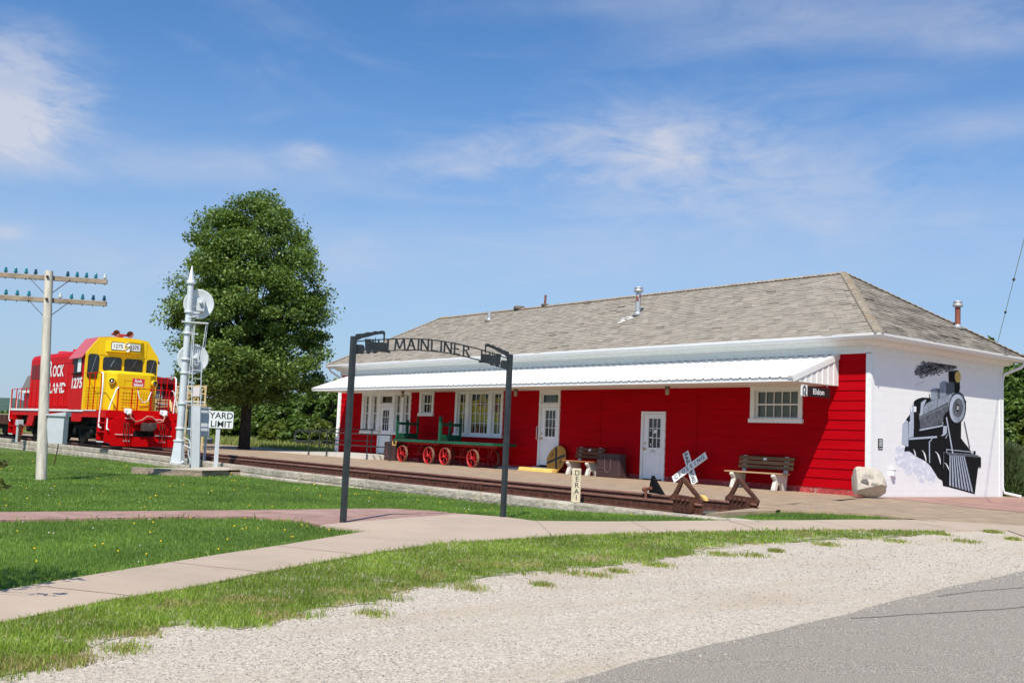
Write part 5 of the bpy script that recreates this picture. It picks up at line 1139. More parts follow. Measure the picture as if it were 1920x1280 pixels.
def rrect(x0, x1, z0, z1, r, n=4):
    P = []
    for cx, cz, a in ((x1-r, z0+r, -90), (x1-r, z1-r, 0), (x0+r, z1-r, 90), (x0+r, z0+r, 180)):
        P += [(cx+r*math.cos(R(a+90*i/n)), cz+r*math.sin(R(a+90*i/n))) for i in range(n+1)]
    return P
for y0, y1, z0, z1 in ((-.80, -.08, 3.22, 3.76), (.10, .82, 3.20, 3.74), (-1.42, -1.03, 2.86, 3.84), (1.05, 1.42, 2.86, 3.78)):
    w_ = MB(sign_black); w_.prism(rrect(y0-.03, y1+.03, z0-.03, z1+.03, .12), (CX+.001, LY, 0), Y_, Z_, .025); wo = w_.build('window', cab_o)
    g_ = MB(dark_glass); g_.prism(rrect(y0, y1, z0, z1, .10), (CX+.02, LY, 0), Y_, Z_, .01); g_.build('pane', wo)
    wp = MB(steel); ym = (y0+y1)/2; wp.tube([(CX+.05, LY+ym+.10, z1), (CX+.05, LY+ym-.08, z0+.16)], .009, n=5); wp.build('wiper', wo)
for s in (-1, 1):
    w_ = MB(sign_black); yy = LY+s*1.525
    w_.box(-32.35, -31.25, min(yy, yy+s*.02), max(yy, yy+s*.02), 3.06, 3.70); wo = w_.build('side_window', cab_o)
    MB(white_paint).box(-31.75, -31.30, min(yy+s*.021, yy+s*.035), max(yy+s*.021, yy+s*.035), 3.10, 3.67).build('sliding_sash', wo)
    MB(loco_black).box(-32.4, -31.2, min(yy, yy+s*.10), max(yy, yy+s*.10), 3.0, 3.045).build('arm_rest', wo)
dv = [np.array([CX+.22, LY-.60, 4.26]), np.array([CX+.34, LY+.02, 4.26]), np.array([CX+.20, LY+.66, 4.26])]
for a, b_, nm in ((dv[0], dv[1], 0), (dv[1], dv[2], 1)):
    u = nrm(b_-a); nn_ = np.cross(u, Z_); c = (a+b_)/2+(u*-.04 if nm == 0 else u*.03)
    q = MB(sign_black); q.prism(rrect(-.29, .29, -.175, .175, .06), c+nn_*.001, u, Z_, .012); qo = q.build('number_board', cab_o)
    q = MB(white_paint); q.prism(rrect(-.265, .265, -.15, .15, .05), c+nn_*.012, u, Z_, .004); q.build('face', qo)
    q = MB(sign_black); q.fit('1275', c+nn_*.0165, u, Z_, .37, .165, .001, bold=.003); q.build('lettering', qo)
def f(b):
    for z in (4.36, 4.13): b.lathe([(.105, -.05), (.105, .06), (.09, .06)], (CX+.35, LY+.02, z), X_, 14, loco_yel); b.lathe([(.09, .06), (.05, .02), (.0, .01)], (CX+.35, LY+.02, z), X_, 14, chrome_lamp)
lb('headlight', loco_yel, f, cab_o)
def f(b):
    for y in (-.30, .28): b.lathe([(.05, -.35), (.06, .0), (.10, .16), (.15, .22)], (CX-.4, LY+y, ZT+.22), X_, 14); b.lathe([(.0, .10), (.10, .16), (.14, .215)], (CX-.4, LY+y, ZT+.22), X_, 12, vent_rust)
    b.tube([(CX-.55, LY-.3, ZT+.2), (CX-.55, LY+.28, ZT+.2)], .05, n=8); b.box(CX-.62, CX-.50, LY-.1, LY+.1, ZT+.03, ZT+.2)
lb('horn', vent_rust if False else mat('horn_red', (.42, .05, .035), .5, .2, 6), f, cab_o)
# long hood
HX0, HX1 = -41.65, CB
def f(b):
    pr = [(-.98, 1.5), (.98, 1.5), (.98, 3.96), (.90, 4.13), (.72, 4.21), (-.72, 4.21), (-.90, 4.13), (-.98, 3.96)]
    V = [(x, LY+y, z) for x in (HX0, HX1) for y, z in pr]; b.add(V, [(i, (i+1) % 8, 8+(i+1) % 8, 8+i) for i in range(8)]+[tuple(range(8))[::-1]])
hood = lb('long_hood', loco_red, f)
def f(b):                                              # faded top skin
    pr = [(.905, 4.135), (.725, 4.218), (-.725, 4.218), (-.905, 4.135)]
    V = [(x, LY+y, z) for x in (HX0, HX1-.02) for y, z in pr]; b.add(V, [(i, i+1, 5+i, 4+i) for i in range(3)])
lb('hood_top', mat('hood_top_red', (.46, .035, .04), .45, .2, 3), f, hood)
def f(b):
    for s in (-1, 1):
        yy = LY+s*.985
        for k in range(9):
            x = HX0+.5+k*.86
            for z0, z1 in ((1.62, 3.62),): 
                b.box(x, x+.012, yy-.008, yy+.008, z0, z1)
        b.box(HX0+.3, HX1-.1, yy-.008, yy+.008, 3.64, 3.655)
        for x0 in (HX0+.25, HX0+1.2): b.box(x0, x0+.8, yy-.012, yy+.012, 3.0, 3.7, louvre)
        for x0 in (-34.0, -33.4):
            for j in range(9): b.box(x0, x0+.34, yy-.02, yy+.02, 1.68+j*.075, 1.71+j*.075, louvre)
    b.box(-34.2, -33.95, LY-.99, LY-.984, 1.55, 2.9, louvre)
lb('hood_door', loco_red, f, hood)
def f(b):
    for x, h, r_ in ((-33.6, .12, .35), (-36.2, .14, .55), (-38.6, .14, .55), (-40.2, .08, .3)): b.lathe([(r_, 4.2), (r_, 4.2+h), (r_*.8, 4.22+h), (.0, 4.22+h)], (x, LY, 0), n=16)
    b.box(-34.6, -34.0, LY-.3, LY+.3, 4.2, 4.42, loco_black)
lb('roof_fan', loco_red, f, hood)
def f(b):                                              # painted name, near side, as read in the photo
    yy = LY-.99
    def word(txt, px0, px1, py_t, py_b):
        a = on(px0, (py_t+py_b)/2, 1, yy); c = on(px1, (py_t+py_b)/2, 1, yy); z1 = on((px0+px1)/2, py_t, 1, yy)[2]; z0 = on((px0+px1)/2, py_b, 1, yy)[2]
        b.fit(txt, ((a[0]+c[0])/2, yy-.004, (z0+z1)/2), X_, Z_, c[0]-a[0], z1-z0, .002, bold=.016)
    word('OCK', 99.5, 120, 684, 706); word('R', 92, 98.5, 677, 706); word('SLAND', 87, 123, 717.5, 737); word('I', 83.5, 85.2, 717, 737)
lb('road_name', white_paint, f, hood)
def f(b):
    yy = LY-1.522; a = on(135, 717, 1, yy); c = on(154, 717, 1, yy); z1 = on(145, 707, 1, yy)[2]; z0 = on(145, 728, 1, yy)[2]; h = z1-z0
    b.fit('1275', ((a[0]+c[0])/2, yy-.003, (z0+z1)/2), X_, Z_, c[0]-a[0], h, .002, bold=.016)
lb('number', white_paint, f, cab_o)
# trucks, tank
for xc in (-31.6, -39.4):
    for s in (-1, 1):
        def f(b):
            y = LY+s*1.02
            b.prism([(-1.75, .62), (-1.55, .45), (-1.0, .45), (-.55, .30), (.55, .30), (1.0, .45), (1.55, .45), (1.75, .62), (1.6, .85), (-1.6, .85)], (xc, y+.06, 0), X_, Z_, .12)
            for q in (-1.15, 1.15): b.lathe([(.0, .0), (.16, .0), (.16, .16), (.12, .20), (.0, .21)], (xc+q, y, .56), (0, s, 0), 12); b.tube([(xc+q-.3, y+s*.12, .9), (xc+q-.3, y+s*.12, 1.08)], .12, n=8)
            for q in (-.35, 0, .35): b.tube([(xc+q, y+s*.02, .34), (xc+q, y+s*.02, .7)], .10, n=8)
            b.tube([(xc-.9, y+s*.2, 1.02), (xc-.35, y+s*.2, 1.02)], .13, n=10)
        tr = lb('truck_frame', loco_black, f)
    for q in (-1.15, 1.15):
        def f(b):
            for s in (-1, 1): b.lathe([(.0, -.06), (.46, -.06), (.50, -.075), (.51, -.06), (.505, .06), (.46, .065), (.0, .03)], (xc+q, LY+s*.76, ZB+.505), (0, s, 0), 24)
            b.tube([(xc+q, LY-.7, ZB+.505), (xc+q, LY+.7, ZB+.505)], .08)
        lb('wheelset', coupler_m, f, tr)
def f(b): b.prism([(-1.35, 1.18), (-1.40, .75), (-1.2, .40), (-.7, .26), (.7, .26), (1.2, .40), (1.40, .75), (1.35, 1.18)], (-37.0, LY, 0), Y_, Z_, 2.7)
lb('fuel_tank', loco_black, f, bevel=.03)
def f(b): b.tube([(-36.6, LY-1.3, .98), (-34.7, LY-1.3, .98)], .14, n=10); b.lathe([(.0, 0), (.14, .0)], (-34.7, LY-1.3, .98), X_, 10)
lb('air_reservoir', loco_black, f)
def f(b): b.box(XRr+.6, XF-.4, LY-1.15, LY+1.15, .92, 1.2); b.box(-40.8, -30.2, LY-.55, LY+.55, .30, .92)
lb('underframe', loco_black, f)
# handrails
for s in (-1, 1):
    yy = LY+s*1.50
    def f(b):
        b.tube([(XRr+.15, yy, 2.50), (-33.0, yy, 2.50)], .018, n=6); b.tube([(-30.7, yy, 3.02), (XF-1.02, yy, 3.02)], .018, n=6)
        for x in np.arange(XRr+.2, -32.9, .92): b.box(x-.022, x+.022, yy-.02, yy+.02, 1.50, 2.50)
        for x in (-30.1, -29.4, XF-1.02): b.box(x-.018, x+.018, yy-.016, yy+.016, 1.5, 3.02)
    lb('handrail', loco_red, f)
    def f(b):
        b.tube([(XF-1.02, yy, 3.02), (XF-.86, yy, 2.95), (XF-.78, yy, 2.4), (XF-.92, yy, 1.3), (XF-.92, yy, .85), (XF-.80, yy+s*.0, .80), (XF-.62, yy, .80)], .030, n=8)
    lb('grab_rail', white_paint, f)
    def f(b): b.tube([(XF-.10, LY+s*1.08, 2.42), (XF-.10, LY+s*1.16, 2.36), (XF-.10, LY+s*1.36, 1.75), (XF-.10, LY+s*1.44, 1.35), (XF-.10, LY+s*1.44, .80), (XF-.02, LY+s*1.44, .74), (XF+.06, LY+s*1.42, .74)], .030, n=8)
    lb('grab_rail', white_paint, f)
    def f(b): b.tube([(XRr+.15, yy, 2.5), (XRr+.02, yy, 2.42), (XRr-.0, yy, 1.0), (XRr+.25, yy, .86)], .030, n=8)
    lb('grab_rail', white_paint, f)
    def f(b): b.tube([(XRr+1.0, yy-s*.2, 2.4), (XRr+.75, yy-s*.2, 2.3), (XRr+.5, yy-s*.2, 1.9), (XRr+.45, yy-s*.2, 1.5)], .030, n=8)
    lb('grab_rail', white_paint, f)
def f(b):                                              # front railing with wire panels
    x = XF-.12
    for y in (-1.08, -.54, -.30, .24, .98): b.box(x-.02, x+.02, LY+y-.022, LY+y+.022, 1.48, 2.44)
    b.tube([(x, LY-1.08, 2.42), (x, LY+1.08, 2.42)], .018, n=6)
    for k in range(1, 7): z = 1.5+k*.115; b.tube([(x, LY-.98, z), (x, LY+.98, z)], .005, loco_black, n=4, cap=False)
    for k in range(1, 17): y = -.98+k*.1153; b.tube([(x, LY+y, 1.5), (x, LY+y, 2.3)], .005, loco_black, n=4, cap=False)
    for k in range(1, 8): z = 1.55+k*.12; b.tube([(-30.6, near, z), (XF-1.02, near, z)], .005, loco_black, n=4, cap=False)
    for k in range(1, 13): xx = -30.6+k*.18; b.tube([(xx, near, 1.5), (xx, near, 2.45)], .005, loco_black, n=4, cap=False)
lb('front_railing', loco_red, f)
def f(b): b.tube([(XF-.10, LY-.32, 2.36), (XF-.06, LY-.27, 2.06), (XF-.05, LY-.08, 1.86), (XF-.06, LY+.10, 1.96), (XF-.10, LY+.22, 2.32)], .022, n=6)
lb('chain', white_paint, f)
def f(b): b.box(XF-.08, XF-.06, LY-.58, LY-.09, 2.49, 2.82)
pl_ = lb('name_plate', mat('plate_red', (.62, .035, .05), .45, .06, 4), f)
def f(b): b.fit('Rock', (XF-.059, LY-.335, 2.725), Y_, Z_, .29, .12, .002, bold=.005); b.fit('Island', (XF-.059, LY-.335, 2.575), Y_, Z_, .36, .12, .002, bold=.005)
lb('lettering', white_paint, f, pl_)
def f(b): b.box(XRr-.35, XRr, LY-.14, LY+.14, .75, 1.0)
lb('rear_coupler', coupler_m, f)
# ------------------------------------------------------------------ rusty flat wagon behind
t = thing('flat_wagon', 'rusty flat railway wagon coupled behind the red locomotive', 'wagon', (-50, LY, ZB))
b = MB(rust_dk); b.box(-56.5, -43.6, LY-1.4, LY+1.4, .95, 1.18); b.box(-56.5, -43.6, LY-1.42, LY-1.30, .70, .95); b.box(-56.5, -43.6, LY+1.30, LY+1.42, .70, .95)
for k in range(14): b.box(-56.3+k*.95, -56.2+k*.95, LY-1.47, LY-1.42, .72, 1.18)
b.build('deck', t)
b = MB(tan_brick); b.box(-56.5, -43.6, LY-1.38, LY+1.38, 1.185, 1.24); b.build('floor', t)
for xc in (-45.6, -54.5):
    for s in (-1, 1):
        b = MB(loco_black)
        b.prism([(-1.2, .55), (-.5, .35), (.5, .35), (1.2, .55), (.9, .75), (-.9, .75)], (xc, LY+s*1.0+.05, 0), X_, Z_, .10)
        for q in (-.85, .85): b.lathe([(.0, -.06), (.40, -.06), (.42, .06), (.0, .03)], (xc+q, LY+s*.76, ZB+.42), (0, s, 0), 20)
        b.build('bogie', t)

# ------------------------------------------------------------------ red caboose and the cream viewing stage
CY = -3.2
P = on(290, 740, 1, CY-1.4)
cbx1 = on(336, 760, 1, CY+1.4)[0]
t = thing('caboose', 'dark red caboose with a framed white emblem, behind the locomotive', 'caboose', (cbx1-4, CY, 0))
b = MB(cab_red); b.box(cbx1-9, cbx1, CY-1.4, CY+1.4, 1.05, 3.25); b.build('body', t, bevel=.03)
b = MB(cab_red); V = [(x, CY+y, z) for x in (cbx1-9.3, cbx1+.3) for y, z in ((-1.55, 3.2), (-.8, 3.48), (0, 3.56), (.8, 3.48), (1.55, 3.2))]; b.add(V, [(i, i+1, 6+i, 5+i) for i in range(4)]+[(4, 3, 2, 1, 0), (5, 6, 7, 8, 9)]); b.build('roof', t)
b = MB(cab_red); b.box(cbx1-5.6, cbx1-3.4, CY-.9, CY+.9, 3.4, 4.05); b.build('cupola', t)
zs_ = on(300, 770, 1, CY-1.41)[2]
b = MB(white_paint); b.box(cbx1-9, cbx1+.02, CY-1.415, CY-1.40, 1.15, 1.21); b.build('stripe', t)
em = on(291, 735, 0, cbx1+.02)
b = MB(white_paint); b.box(cbx1+.001, cbx1+.012, CY-1.38, CY+1.38, on(300, 757, 0, cbx1)[2]-.03, on(300, 757, 0, cbx1)[2]+.03); b.build('stripe', t)
b = MB(sign_black); b.box(cbx1, cbx1+.02, em[1]-.42, em[1]+.42, em[2]-.33, em[2]+.33); eo = b.build('emblem', t)
b = MB(white_paint); x_ = cbx1+.021
for q in ((-.39, .39, .27, .30), (-.39, .39, -.30, -.27), (-.39, -.36, -.27, .27), (.36, .39, -.27, .27)): b.box(x_, x_+.003, em[1]+q[0], em[1]+q[1], em[2]+q[2], em[2]+q[3])
b.fit('BURLING', (x_, em[1], em[2]+.11), Y_, Z_, .62, .17, .003, bold=.006); b.fit('ROUTE', (x_, em[1], em[2]-.12), Y_, Z_, .60, .19, .003, bold=.008); b.build('lettering', eo)
b = MB(loco_black); b.box(cbx1-9, cbx1, CY-1.2, CY+1.2, .8, 1.04); b.build('underframe', t)
for xc in (cbx1-1.6, cbx1-7.2):
    for s in (-1, 1):
        for q in (-.8, .8): MB(loco_black).lathe([(.0, -.06), (.40, -.06), (.42, .06), (.0, .03)], (xc+q, CY+s*.76, .42), (0, s, 0), 18).build('wheel', t)
b = MB(cab_red); b.box(cbx1, cbx1+1.0, CY-1.35, CY+1.35, 1.0, 1.10); b.box(cbx1+.3, cbx1+.95, CY-1.35, CY-1.3, .25, 1.0); b.build('end_platform', t)
tk = thing('siding_track', 'second pair of rails under the dark red caboose', 'railway track', (cbx1-4, CY, 0))
for yc in (CY-.75, CY+.75):
    b = MB(rust); b.box(cbx1-40, cbx1+5.5, yc-.035, yc+.035, -.05, .0); b.build('rail', tk)
def Q(px, py, y): return on(px, py, 1, y)
vy = -5.3
st = thing('viewing_stage', 'cream painted timber stage with steps and railings beside the caboose', 'viewing platform', tuple(Q(355, 835, vy)*np.array([1, 1, 0])))
x0, x1, z1, z0 = Q(331, 760, vy)[0], Q(371, 760, vy)[0], Q(355, 722, vy)[2], Q(355, 757, vy)[2]
b = MB(cream)
for x in (x0, (x0+x1)/2, x1):
    for y in (vy, vy+.3): b.box(x-.032, x+.032, y-.032, y+.032, -.1, z1)
b.build('post', st)
b = MB(cream)
for y in (vy, vy+.3):
    for z in (z1-.04, (z0+z1)/2+.05, z0+.12): b.box(x0, x1, y-.022, y+.022, z-.03, z+.03)
    b.beam((x0, y-.03, z0+.15), ((x0+x1)/2, y-.03, z1-.1), .05, .04); b.beam(((x0+x1)/2, y-.03, z0+.15), (x1, y-.03, z1-.1), .05, .04)
b.build('railing', st)
b = MB(cream); b.box(x0-.05, x1+.05, vy-.08, vy+.38, z0-.08, z0); b.build('deck', st)
b = MB(white_paint); b.box(Q(364, 735, vy)[0], Q(376, 735, vy)[0], vy-.06, vy-.04, Q(370, 743, vy)[2], Q(370, 725, vy)[2]); b.build('notice', st)
b = MB(cream); A = Q(292, 749, vy); B = Q(298, 775, vy); C_ = Q(318, 750, vy); D_ = Q(323, 772, vy)
b.beam(A, B, .09, .05).beam(C_, D_, .09, .05).beam(A, C_, .05, .06)
for k in range(3): u = (k+.6)/3; b.beam(A+(B-A)*u, C_+(D_-C_)*u, .22, .045)
b.beam(B, (B[0], B[1], -.1), .06, .06).beam(D_, (D_[0], D_[1], -.1), .06, .06).beam(A, (A[0], A[1], -.1), .06, .06).beam(C_, (C_[0], C_[1], -.1), .06, .06); b.build('stair', st)
# far station house with grey roof
hx, hy = on(52, 790, 1, 6)[0], 6.
P = on(40, 790, 1, 8.)
t = thing('far_shed', 'far red shed with a steep grey roof and white eave, behind the locomotive', 'shed', (P[0], 8, 0))
sx0 = on(39, 730, 1, 8)[0]; sx1 = sx0+11; ez = on(45, 732, 1, 8)[2]; rz_ = on(52, 703, 1, 8)[2]
b = MB(cab_red); b.box(sx0+.5, sx1-.5, 8.3, 14, -.1, ez-.1); b.build('wall', t)
b = MB(grey_roof); V = [(sx0, 8, ez), (sx1, 8, ez), (sx1, 14.3, ez), (sx0, 14.3, ez), (sx0+.35, 8.55, rz_), (sx1-.35, 8.55, rz_), (sx1-.35, 13.7, rz_), (sx0+.35, 13.7, rz_)]; b.add(V, [(0, 1, 5, 4), (1, 2, 6, 5), (2, 3, 7, 6), (3, 0, 4, 7), (4, 5, 6, 7)]); b.build('roof', t)
b = MB(white_paint); b.box(sx0, sx1, 7.97, 8.0, ez-.28, ez); b.box(sx0-.03, sx0, 8, 14.3, ez-.28, ez); b.build('eave_board', t)

# ------------------------------------------------------------------ signal mast on its gravel pad
MP = on(333, 869, 2, -.22); MD = dep(MP); 
pad = [on(246, 876, 2, -.33), on(379, 884, 2, -.33), on(447, 883, 2, -.33)]
px0, px1 = -26.0, -15.55
def padpt(px, py): return on(px, py, 2, -.27)
PA = [padpt(247, 875.5)[:2], padpt(300, 879)[:2], padpt(379, 882.5)[:2], padpt(446, 882)[:2]]
PA = [(x, min(y, -9.9)) for x, y in PA]
pp = PA+[(PA[-1][0], -9.53), (PA[0][0], -9.53)]
cut_sheet('gravel_pad', pp, lambda x, y: -.275+.15*np.exp(-((x-MP[0])**2/5))*ssm(-10.75, -10.1, y), [grav_m], .5, .05)
b = MB(arm_wood)
for (xa, ya), (xb, yb) in zip(PA[:-1], PA[1:]):
    za, zb2 = float(T(xa, ya)), float(T(xb, yb)); b.add([(xa, ya, za-.1), (xb, yb, zb2-.1), (xb, yb, -.255), (xa, ya, -.255), (xa, ya+.1, -.255), (xb, yb+.1, -.255)], [(0, 1, 2, 3), (3, 2, 5, 4)])
b.add([(PA[-1][0], PA[-1][1], -.6), (PA[-1][0], -9.5, -.6), (PA[-1][0], -9.5, -.24), (PA[-1][0], PA[-1][1], -.24)], [(0, 1, 2, 3)])
tag(b.build('timber_edging'), 'weathered timber edging round the gravel pad of the signal', 'edging')
mp = lambda px, py, dy=0.: on(px, py, 1, MP[1]+dy)
facing = nrm((CAM[0]-MP[0], CAM[1]-MP[1], 0)); rgt = np.cross(Z_, facing)*1.0; rgt = rgt if rgt @ rt > 0 else -rgt
t = thing('signal_mast', 'silver painted railway signal mast with two round targets, ladder and spire', 'signal', MP)
HM = (869-528)*MD/FPX
def at(du, z, df=0.): return np.array([MP[0], MP[1], MP[2]])+rgt*du+facing*df+Z_*z
px2m = MD/FPX
b = MB(silver); b.lathe([(.27, 0), (.27, .04), (.24, .05), (.17, .70), (.20, .72), (.20, .76), (.12, .78)], MP, n=8, smooth=False)
for k in range(4): a = k*math.pi/2+.4; b.lathe([(.05, 0), (.05, .05), (.0, .06)], MP+np.array([math.cos(a)*.22, math.sin(a)*.22, .04]), n=6)
b.build('base', t)
b = MB(silver); b.tube([at(0, .7), at(0, HM*.55)], .115, n=18); b.tube([at(0, HM*.55), at(0, HM)], .098, n=18)
for z in (1.1, 1.9, 2.9, 3.35, 4.2, 4.9): b.lathe([(.12, 0), (.145, .01), (.145, .07), (.12, .08)], at(0, z), n=16); b.beam(at(.12, z+.04), at(.34, z+.04), .03, .05)
b.build('mast', t)
b = MB(silver); b.lathe([(.14, 0), (.155, .04), (.13, .09), (.10, .14), (.02, .58), (.0, .62)], at(0, HM-.02), n=16); b.build('spire', t)
for (cx_, cy_, rad) in ((369, 564, 28.5), (359, 670, 29)):
    z = (869-cy_)*px2m; base_x = np.interp(cy_, (528, 868), (354, 333)); du = (cx_-base_x)*px2m
    b = MB(silver); r_ = rad*px2m; b.lathe([(.0, 0), (r_*.93, 0), (r_, .02), (r_, .05), (r_*.92, .03), (.0, .03)], at(du, z, -.32), facing, 36, white_metal if False else silver); tg = b.build('target', t)
    h = MB(grey_paint); h.obox(at(du+.06, z-.06, -.12), rgt*.13, facing*.15, Z_*.20); h.obox(at(du+.06, z+.15, -.12), rgt*.10, facing*.13, Z_*.03); h.lathe([(.06, 0), (.06, .1), (.0, .11)], at(du+.06, z+.02, .03), facing, 10, silver); h.tube([at(du+.05, z-.26, -.1), at(du+.03, z-.40, -.05), at(-.02, z-.52, .10)], .022, silver, n=6); h.build('lamp_housing', tg, bevel=.012)
    k_ = MB(silver); k_.beam(at(0, z-.1, -.05), at(du, z-.1, -.28), .06, .06); k_.build('bracket', tg)
b = MB(silver); zp = (869-602)*px2m; b.obox(at(.22, zp), rgt*.42, facing*.16, Z_*.018); b.obox(at(.22, (869-673)*px2m), rgt*.30, facing*.02, Z_*.015); b.obox(at(.30, (869-752)*px2m), rgt*.42, facing*.10, Z_*.018); b.build('landing', t)
b = MB(silver)
l0, l1 = .40, .68; lt0, lt1 = .34, .62
A0, A1 = at(l0, 0, .22), at(l1, 0, .22); B0, B1 = at(lt0-.12, zp-1.0, .1), at(lt1-.12, zp-1.0, .1)
b.beam(A0, B0, .035, .02).beam(A1, B1, .035, .02)
for k in range(1, 13): u = k/13; b.beam(A0+(B0-A0)*u, A1+(B1-A1)*u, .018, .018)
b.tube([B0, at(.22, zp, .1)], .014, n=5); b.tube([B1, at(.58, zp, .1)], .014, n=5); b.tube([B1+(A1-B1)*.2, at(.62, zp, -.05)], .012, n=5); b.tube([B0+(A0-B0)*.25, at(.12, zp, .0)], .012, n=5)
b.tube([at(.13, .9, .1), at(.18, zp-.1, .08)], .012, n=5)
b.build('ladder', t)
b = MB(grey_paint); b.obox((A0+A1)/2+(B0-A0)*.24+facing*.05+Z_*.02, (A1-A0)*.46, facing*.008, nrm(B0-A0)*1.02); b.build('climb_guard', t)
b = MB(silver); b.tube([at(.12, .85, .05), at(.30, .78, .05), at(.36, .60, .05), at(.30, .35, .05), at(.40, .05, .1)], .022, n=6); b.tube([at(.15, .62, .06), at(.38, .5, .1), at(.5, .62, .1)], .018, white_paint, n=6); b.build('conduit', t)
# relay cabinet beside the mast
CP = MP+rgt*.62-facing*.55; CP[2] = -.22
t = thing('relay_cabinet', 'grey steel relay cabinet on legs behind the signal mast ladder', 'cabinet', CP)
zb3, zt3 = (869-817)*px2m, (869-763)*px2m
b = MB(grey_paint); b.obox(CP+Z_*(zb3+zt3)/2-rgt*.04, rgt*.34, facing*.22, Z_*(zt3-zb3)/2); b.obox(CP+Z_*(zt3+.02)-rgt*.04, rgt*.37, facing*.25, Z_*.02); b.build('case', t, bevel=.012)
b = MB(grey_paint)
for s in (-1, 1): b.beam(CP+rgt*.25*s-rgt*.04, CP+rgt*.25*s-rgt*.04+Z_*zb3, .06, .06)
b.build('legs', t)
# yard limit sign
YP = on(404, 877, 2, -.25); YD = dep(YP); k_ = YD/FPX
t = thing('yard_limit_sign', 'white YARD LIMIT sign on a white timber post beside the signal', 'sign', YP)
b = MB(grey_paint); b.obox(YP+Z_*(101*k_/2), rgt*.065, facing*.05, Z_*(101*k_/2)); b.build('post', t, bevel=.008)
sc_ = YP+Z_*((877-786.5)*k_)+rgt*(.07)+facing*.075
b = MB(sign_white); b.prism(rrect(-22*k_, 22*k_, -16*k_, 16*k_, .05), sc_-facing*.01, rgt, Z_, .012 if np.cross(rgt, Z_) @ facing > 0 else -.012); b.build('panel', t)
b = MB(sign_black); b.text('YARD', .27, sc_+facing*.004+Z_*.115, rgt, Z_, .001 if np.cross(rgt, Z_) @ facing > 0 else -.001, sx=1.0, bold=.003); b.text('LIMIT', .27, sc_+facing*.004-Z_*.145, rgt, Z_, .001 if np.cross(rgt, Z_) @ facing > 0 else -.001, sx=1.0, bold=.003); b.build('lettering', t)
# ------------------------------------------------------------------ telegraph pole
q = gp(77, 898); TP = np.array([q[0], q[1], float(T(*q))-.03]); TD = dep(TP); k_ = TD/FPX
facing2 = nrm((CAM[0]-TP[0], CAM[1]-TP[1], 0)); rg2 = np.cross(Z_, facing2); rg2 = rg2 if rg2 @ rt > 0 else -rg2
t = thing('telegraph_pole', 'weathered telegraph pole with two crossarms of glass insulators on the lawn', 'telegraph pole', TP)
ptop = on(92, 509, 1, TP[1]); lean = (ptop-TP); HT = lean[2]
pc = lambda z: TP+lean*(z/HT)
b = MB(pole_wood); b.tube([pc(-.1), pc(HT*.3), pc(HT*.7), pc(HT)], [.128, .122, .108, .100], n=18); b.build('pole', t)
for j, (ya, yb_, xa, xb) in enumerate(((508.5, 532, 0, 198.5), (551, 576.5, 0, 197.5))):
    # the two arms, read at their right end and at the frame edge; they run on to the left by symmetry
    zc = HT-(.165 if j == 0 else .165+ (543.5)/1e9) 
    yc = 520.5 if j == 0 else 563.5
    C0 = pc((898-yc)*k_*1.0*HT/((898-509)*k_))
    P1 = ray(xb, yb_+.5*0); d = P1; 
    u_ = nrm(rg2*.995+facing2*.0)
    # direction of the arm in plan turned so its right end is the nearer one
    ang = R(-14); u_ = rg2*math.cos(ang)+facing2*math.sin(-ang)
    n_ = np.cross(Z_, u_); n_ = n_ if n_ @ facing2 < 0 else -n_
    half = 1.40; C1 = C0+n_*.13
    b = MB(arm_wood); b.obox(C1, u_*half, n_*.047, Z_*.06); arm = b.build('crossarm', t, bevel=.006)
    b = MB(rust_dk)
    for s in (-1, 1): b.beam(C1+u_*s*.50+Z_*-.02-n_*.05, C0-Z_*.42+u_*s*.08, .012, .035, upv=n_)
    b.lathe([(.0, .0), (.035, 0), (.035, .04), (.0, .05)], C0-n_*.12-Z_*.0, -n_, 8); b.build('brace', arm)
    cols = 'ntttnntttc' if j == 0 else 'ctttc' 'c' 'ttnn'
    offs = [-1.33, -1.07, -.81, -.55, -.30, .42, .66, .89, 1.11, 1.33] if j == 0 else [-1.33, -1.05, -.78, -.50, -.99, .26, .53, .79, 1.05, 1.31]
    offs = [-1.34, -1.08, -.84, -.59, -.36, .42, .65, .88, 1.11, 1.335] if j == 0 else [-1.34, -1.05, -.78, -.50, None, .26, .53, .80, 1.06, 1.33]
    for o__, c in zip(offs, cols):
        if o__ is None: continue
        m_ = dict(t=teal_glass, n=navy_glass, c=clear_glass)[c]; pz = C1+u_*o__+Z_*.06
        b = MB(rust_dk); b.tube([pz-Z_*.15, pz+Z_*.06], .012, n=6)
        b.lathe([(.030, .02), (.047, .025), (.049, .05), (.040, .065), (.036, .085), (.030, .105), (.034, .12), (.028, .14), (.014, .15), (.0, .152)], pz+Z_*.0, n=14, m=m_); b.build('insulator', arm)
t2 = thing('pole_box', 'grey sheet steel relay box with sloping lid hung on the telegraph pole', 'cabinet', pc(1.2))
bc = pc((898-806)*k_)+rg2*(25.0*k_)-facing2*.05
z1_, z0_ = pc((898-776)*k_)[2], pc((898-829)*k_)[2]; bc[2] = (z0_+z1_)/2
b = MB(grey_paint); w_, d_ = .20, .19
rgb = nrm(rg2*.95+facing2*.3); fcb = np.cross(rgb, Z_); fcb = fcb if fcb @ facing2 > 0 else -fcb
b.obox(bc, rgb*w_, fcb*d_, Z_*(z1_-z0_)/2)
V = [bc+rgb*a*(w_+.04)+fcb*c*(d_+.04)+Z_*((z1_-z0_)/2+(.02 if a < 0 else .10)) for a in (-1, 1) for c in (-1, 1)]; V += [bc+rgb*a*(w_+.04)+fcb*c*(d_+.04)+Z_*((z1_-z0_)/2-.01) for a in (-1, 1) for c in (-1, 1)]
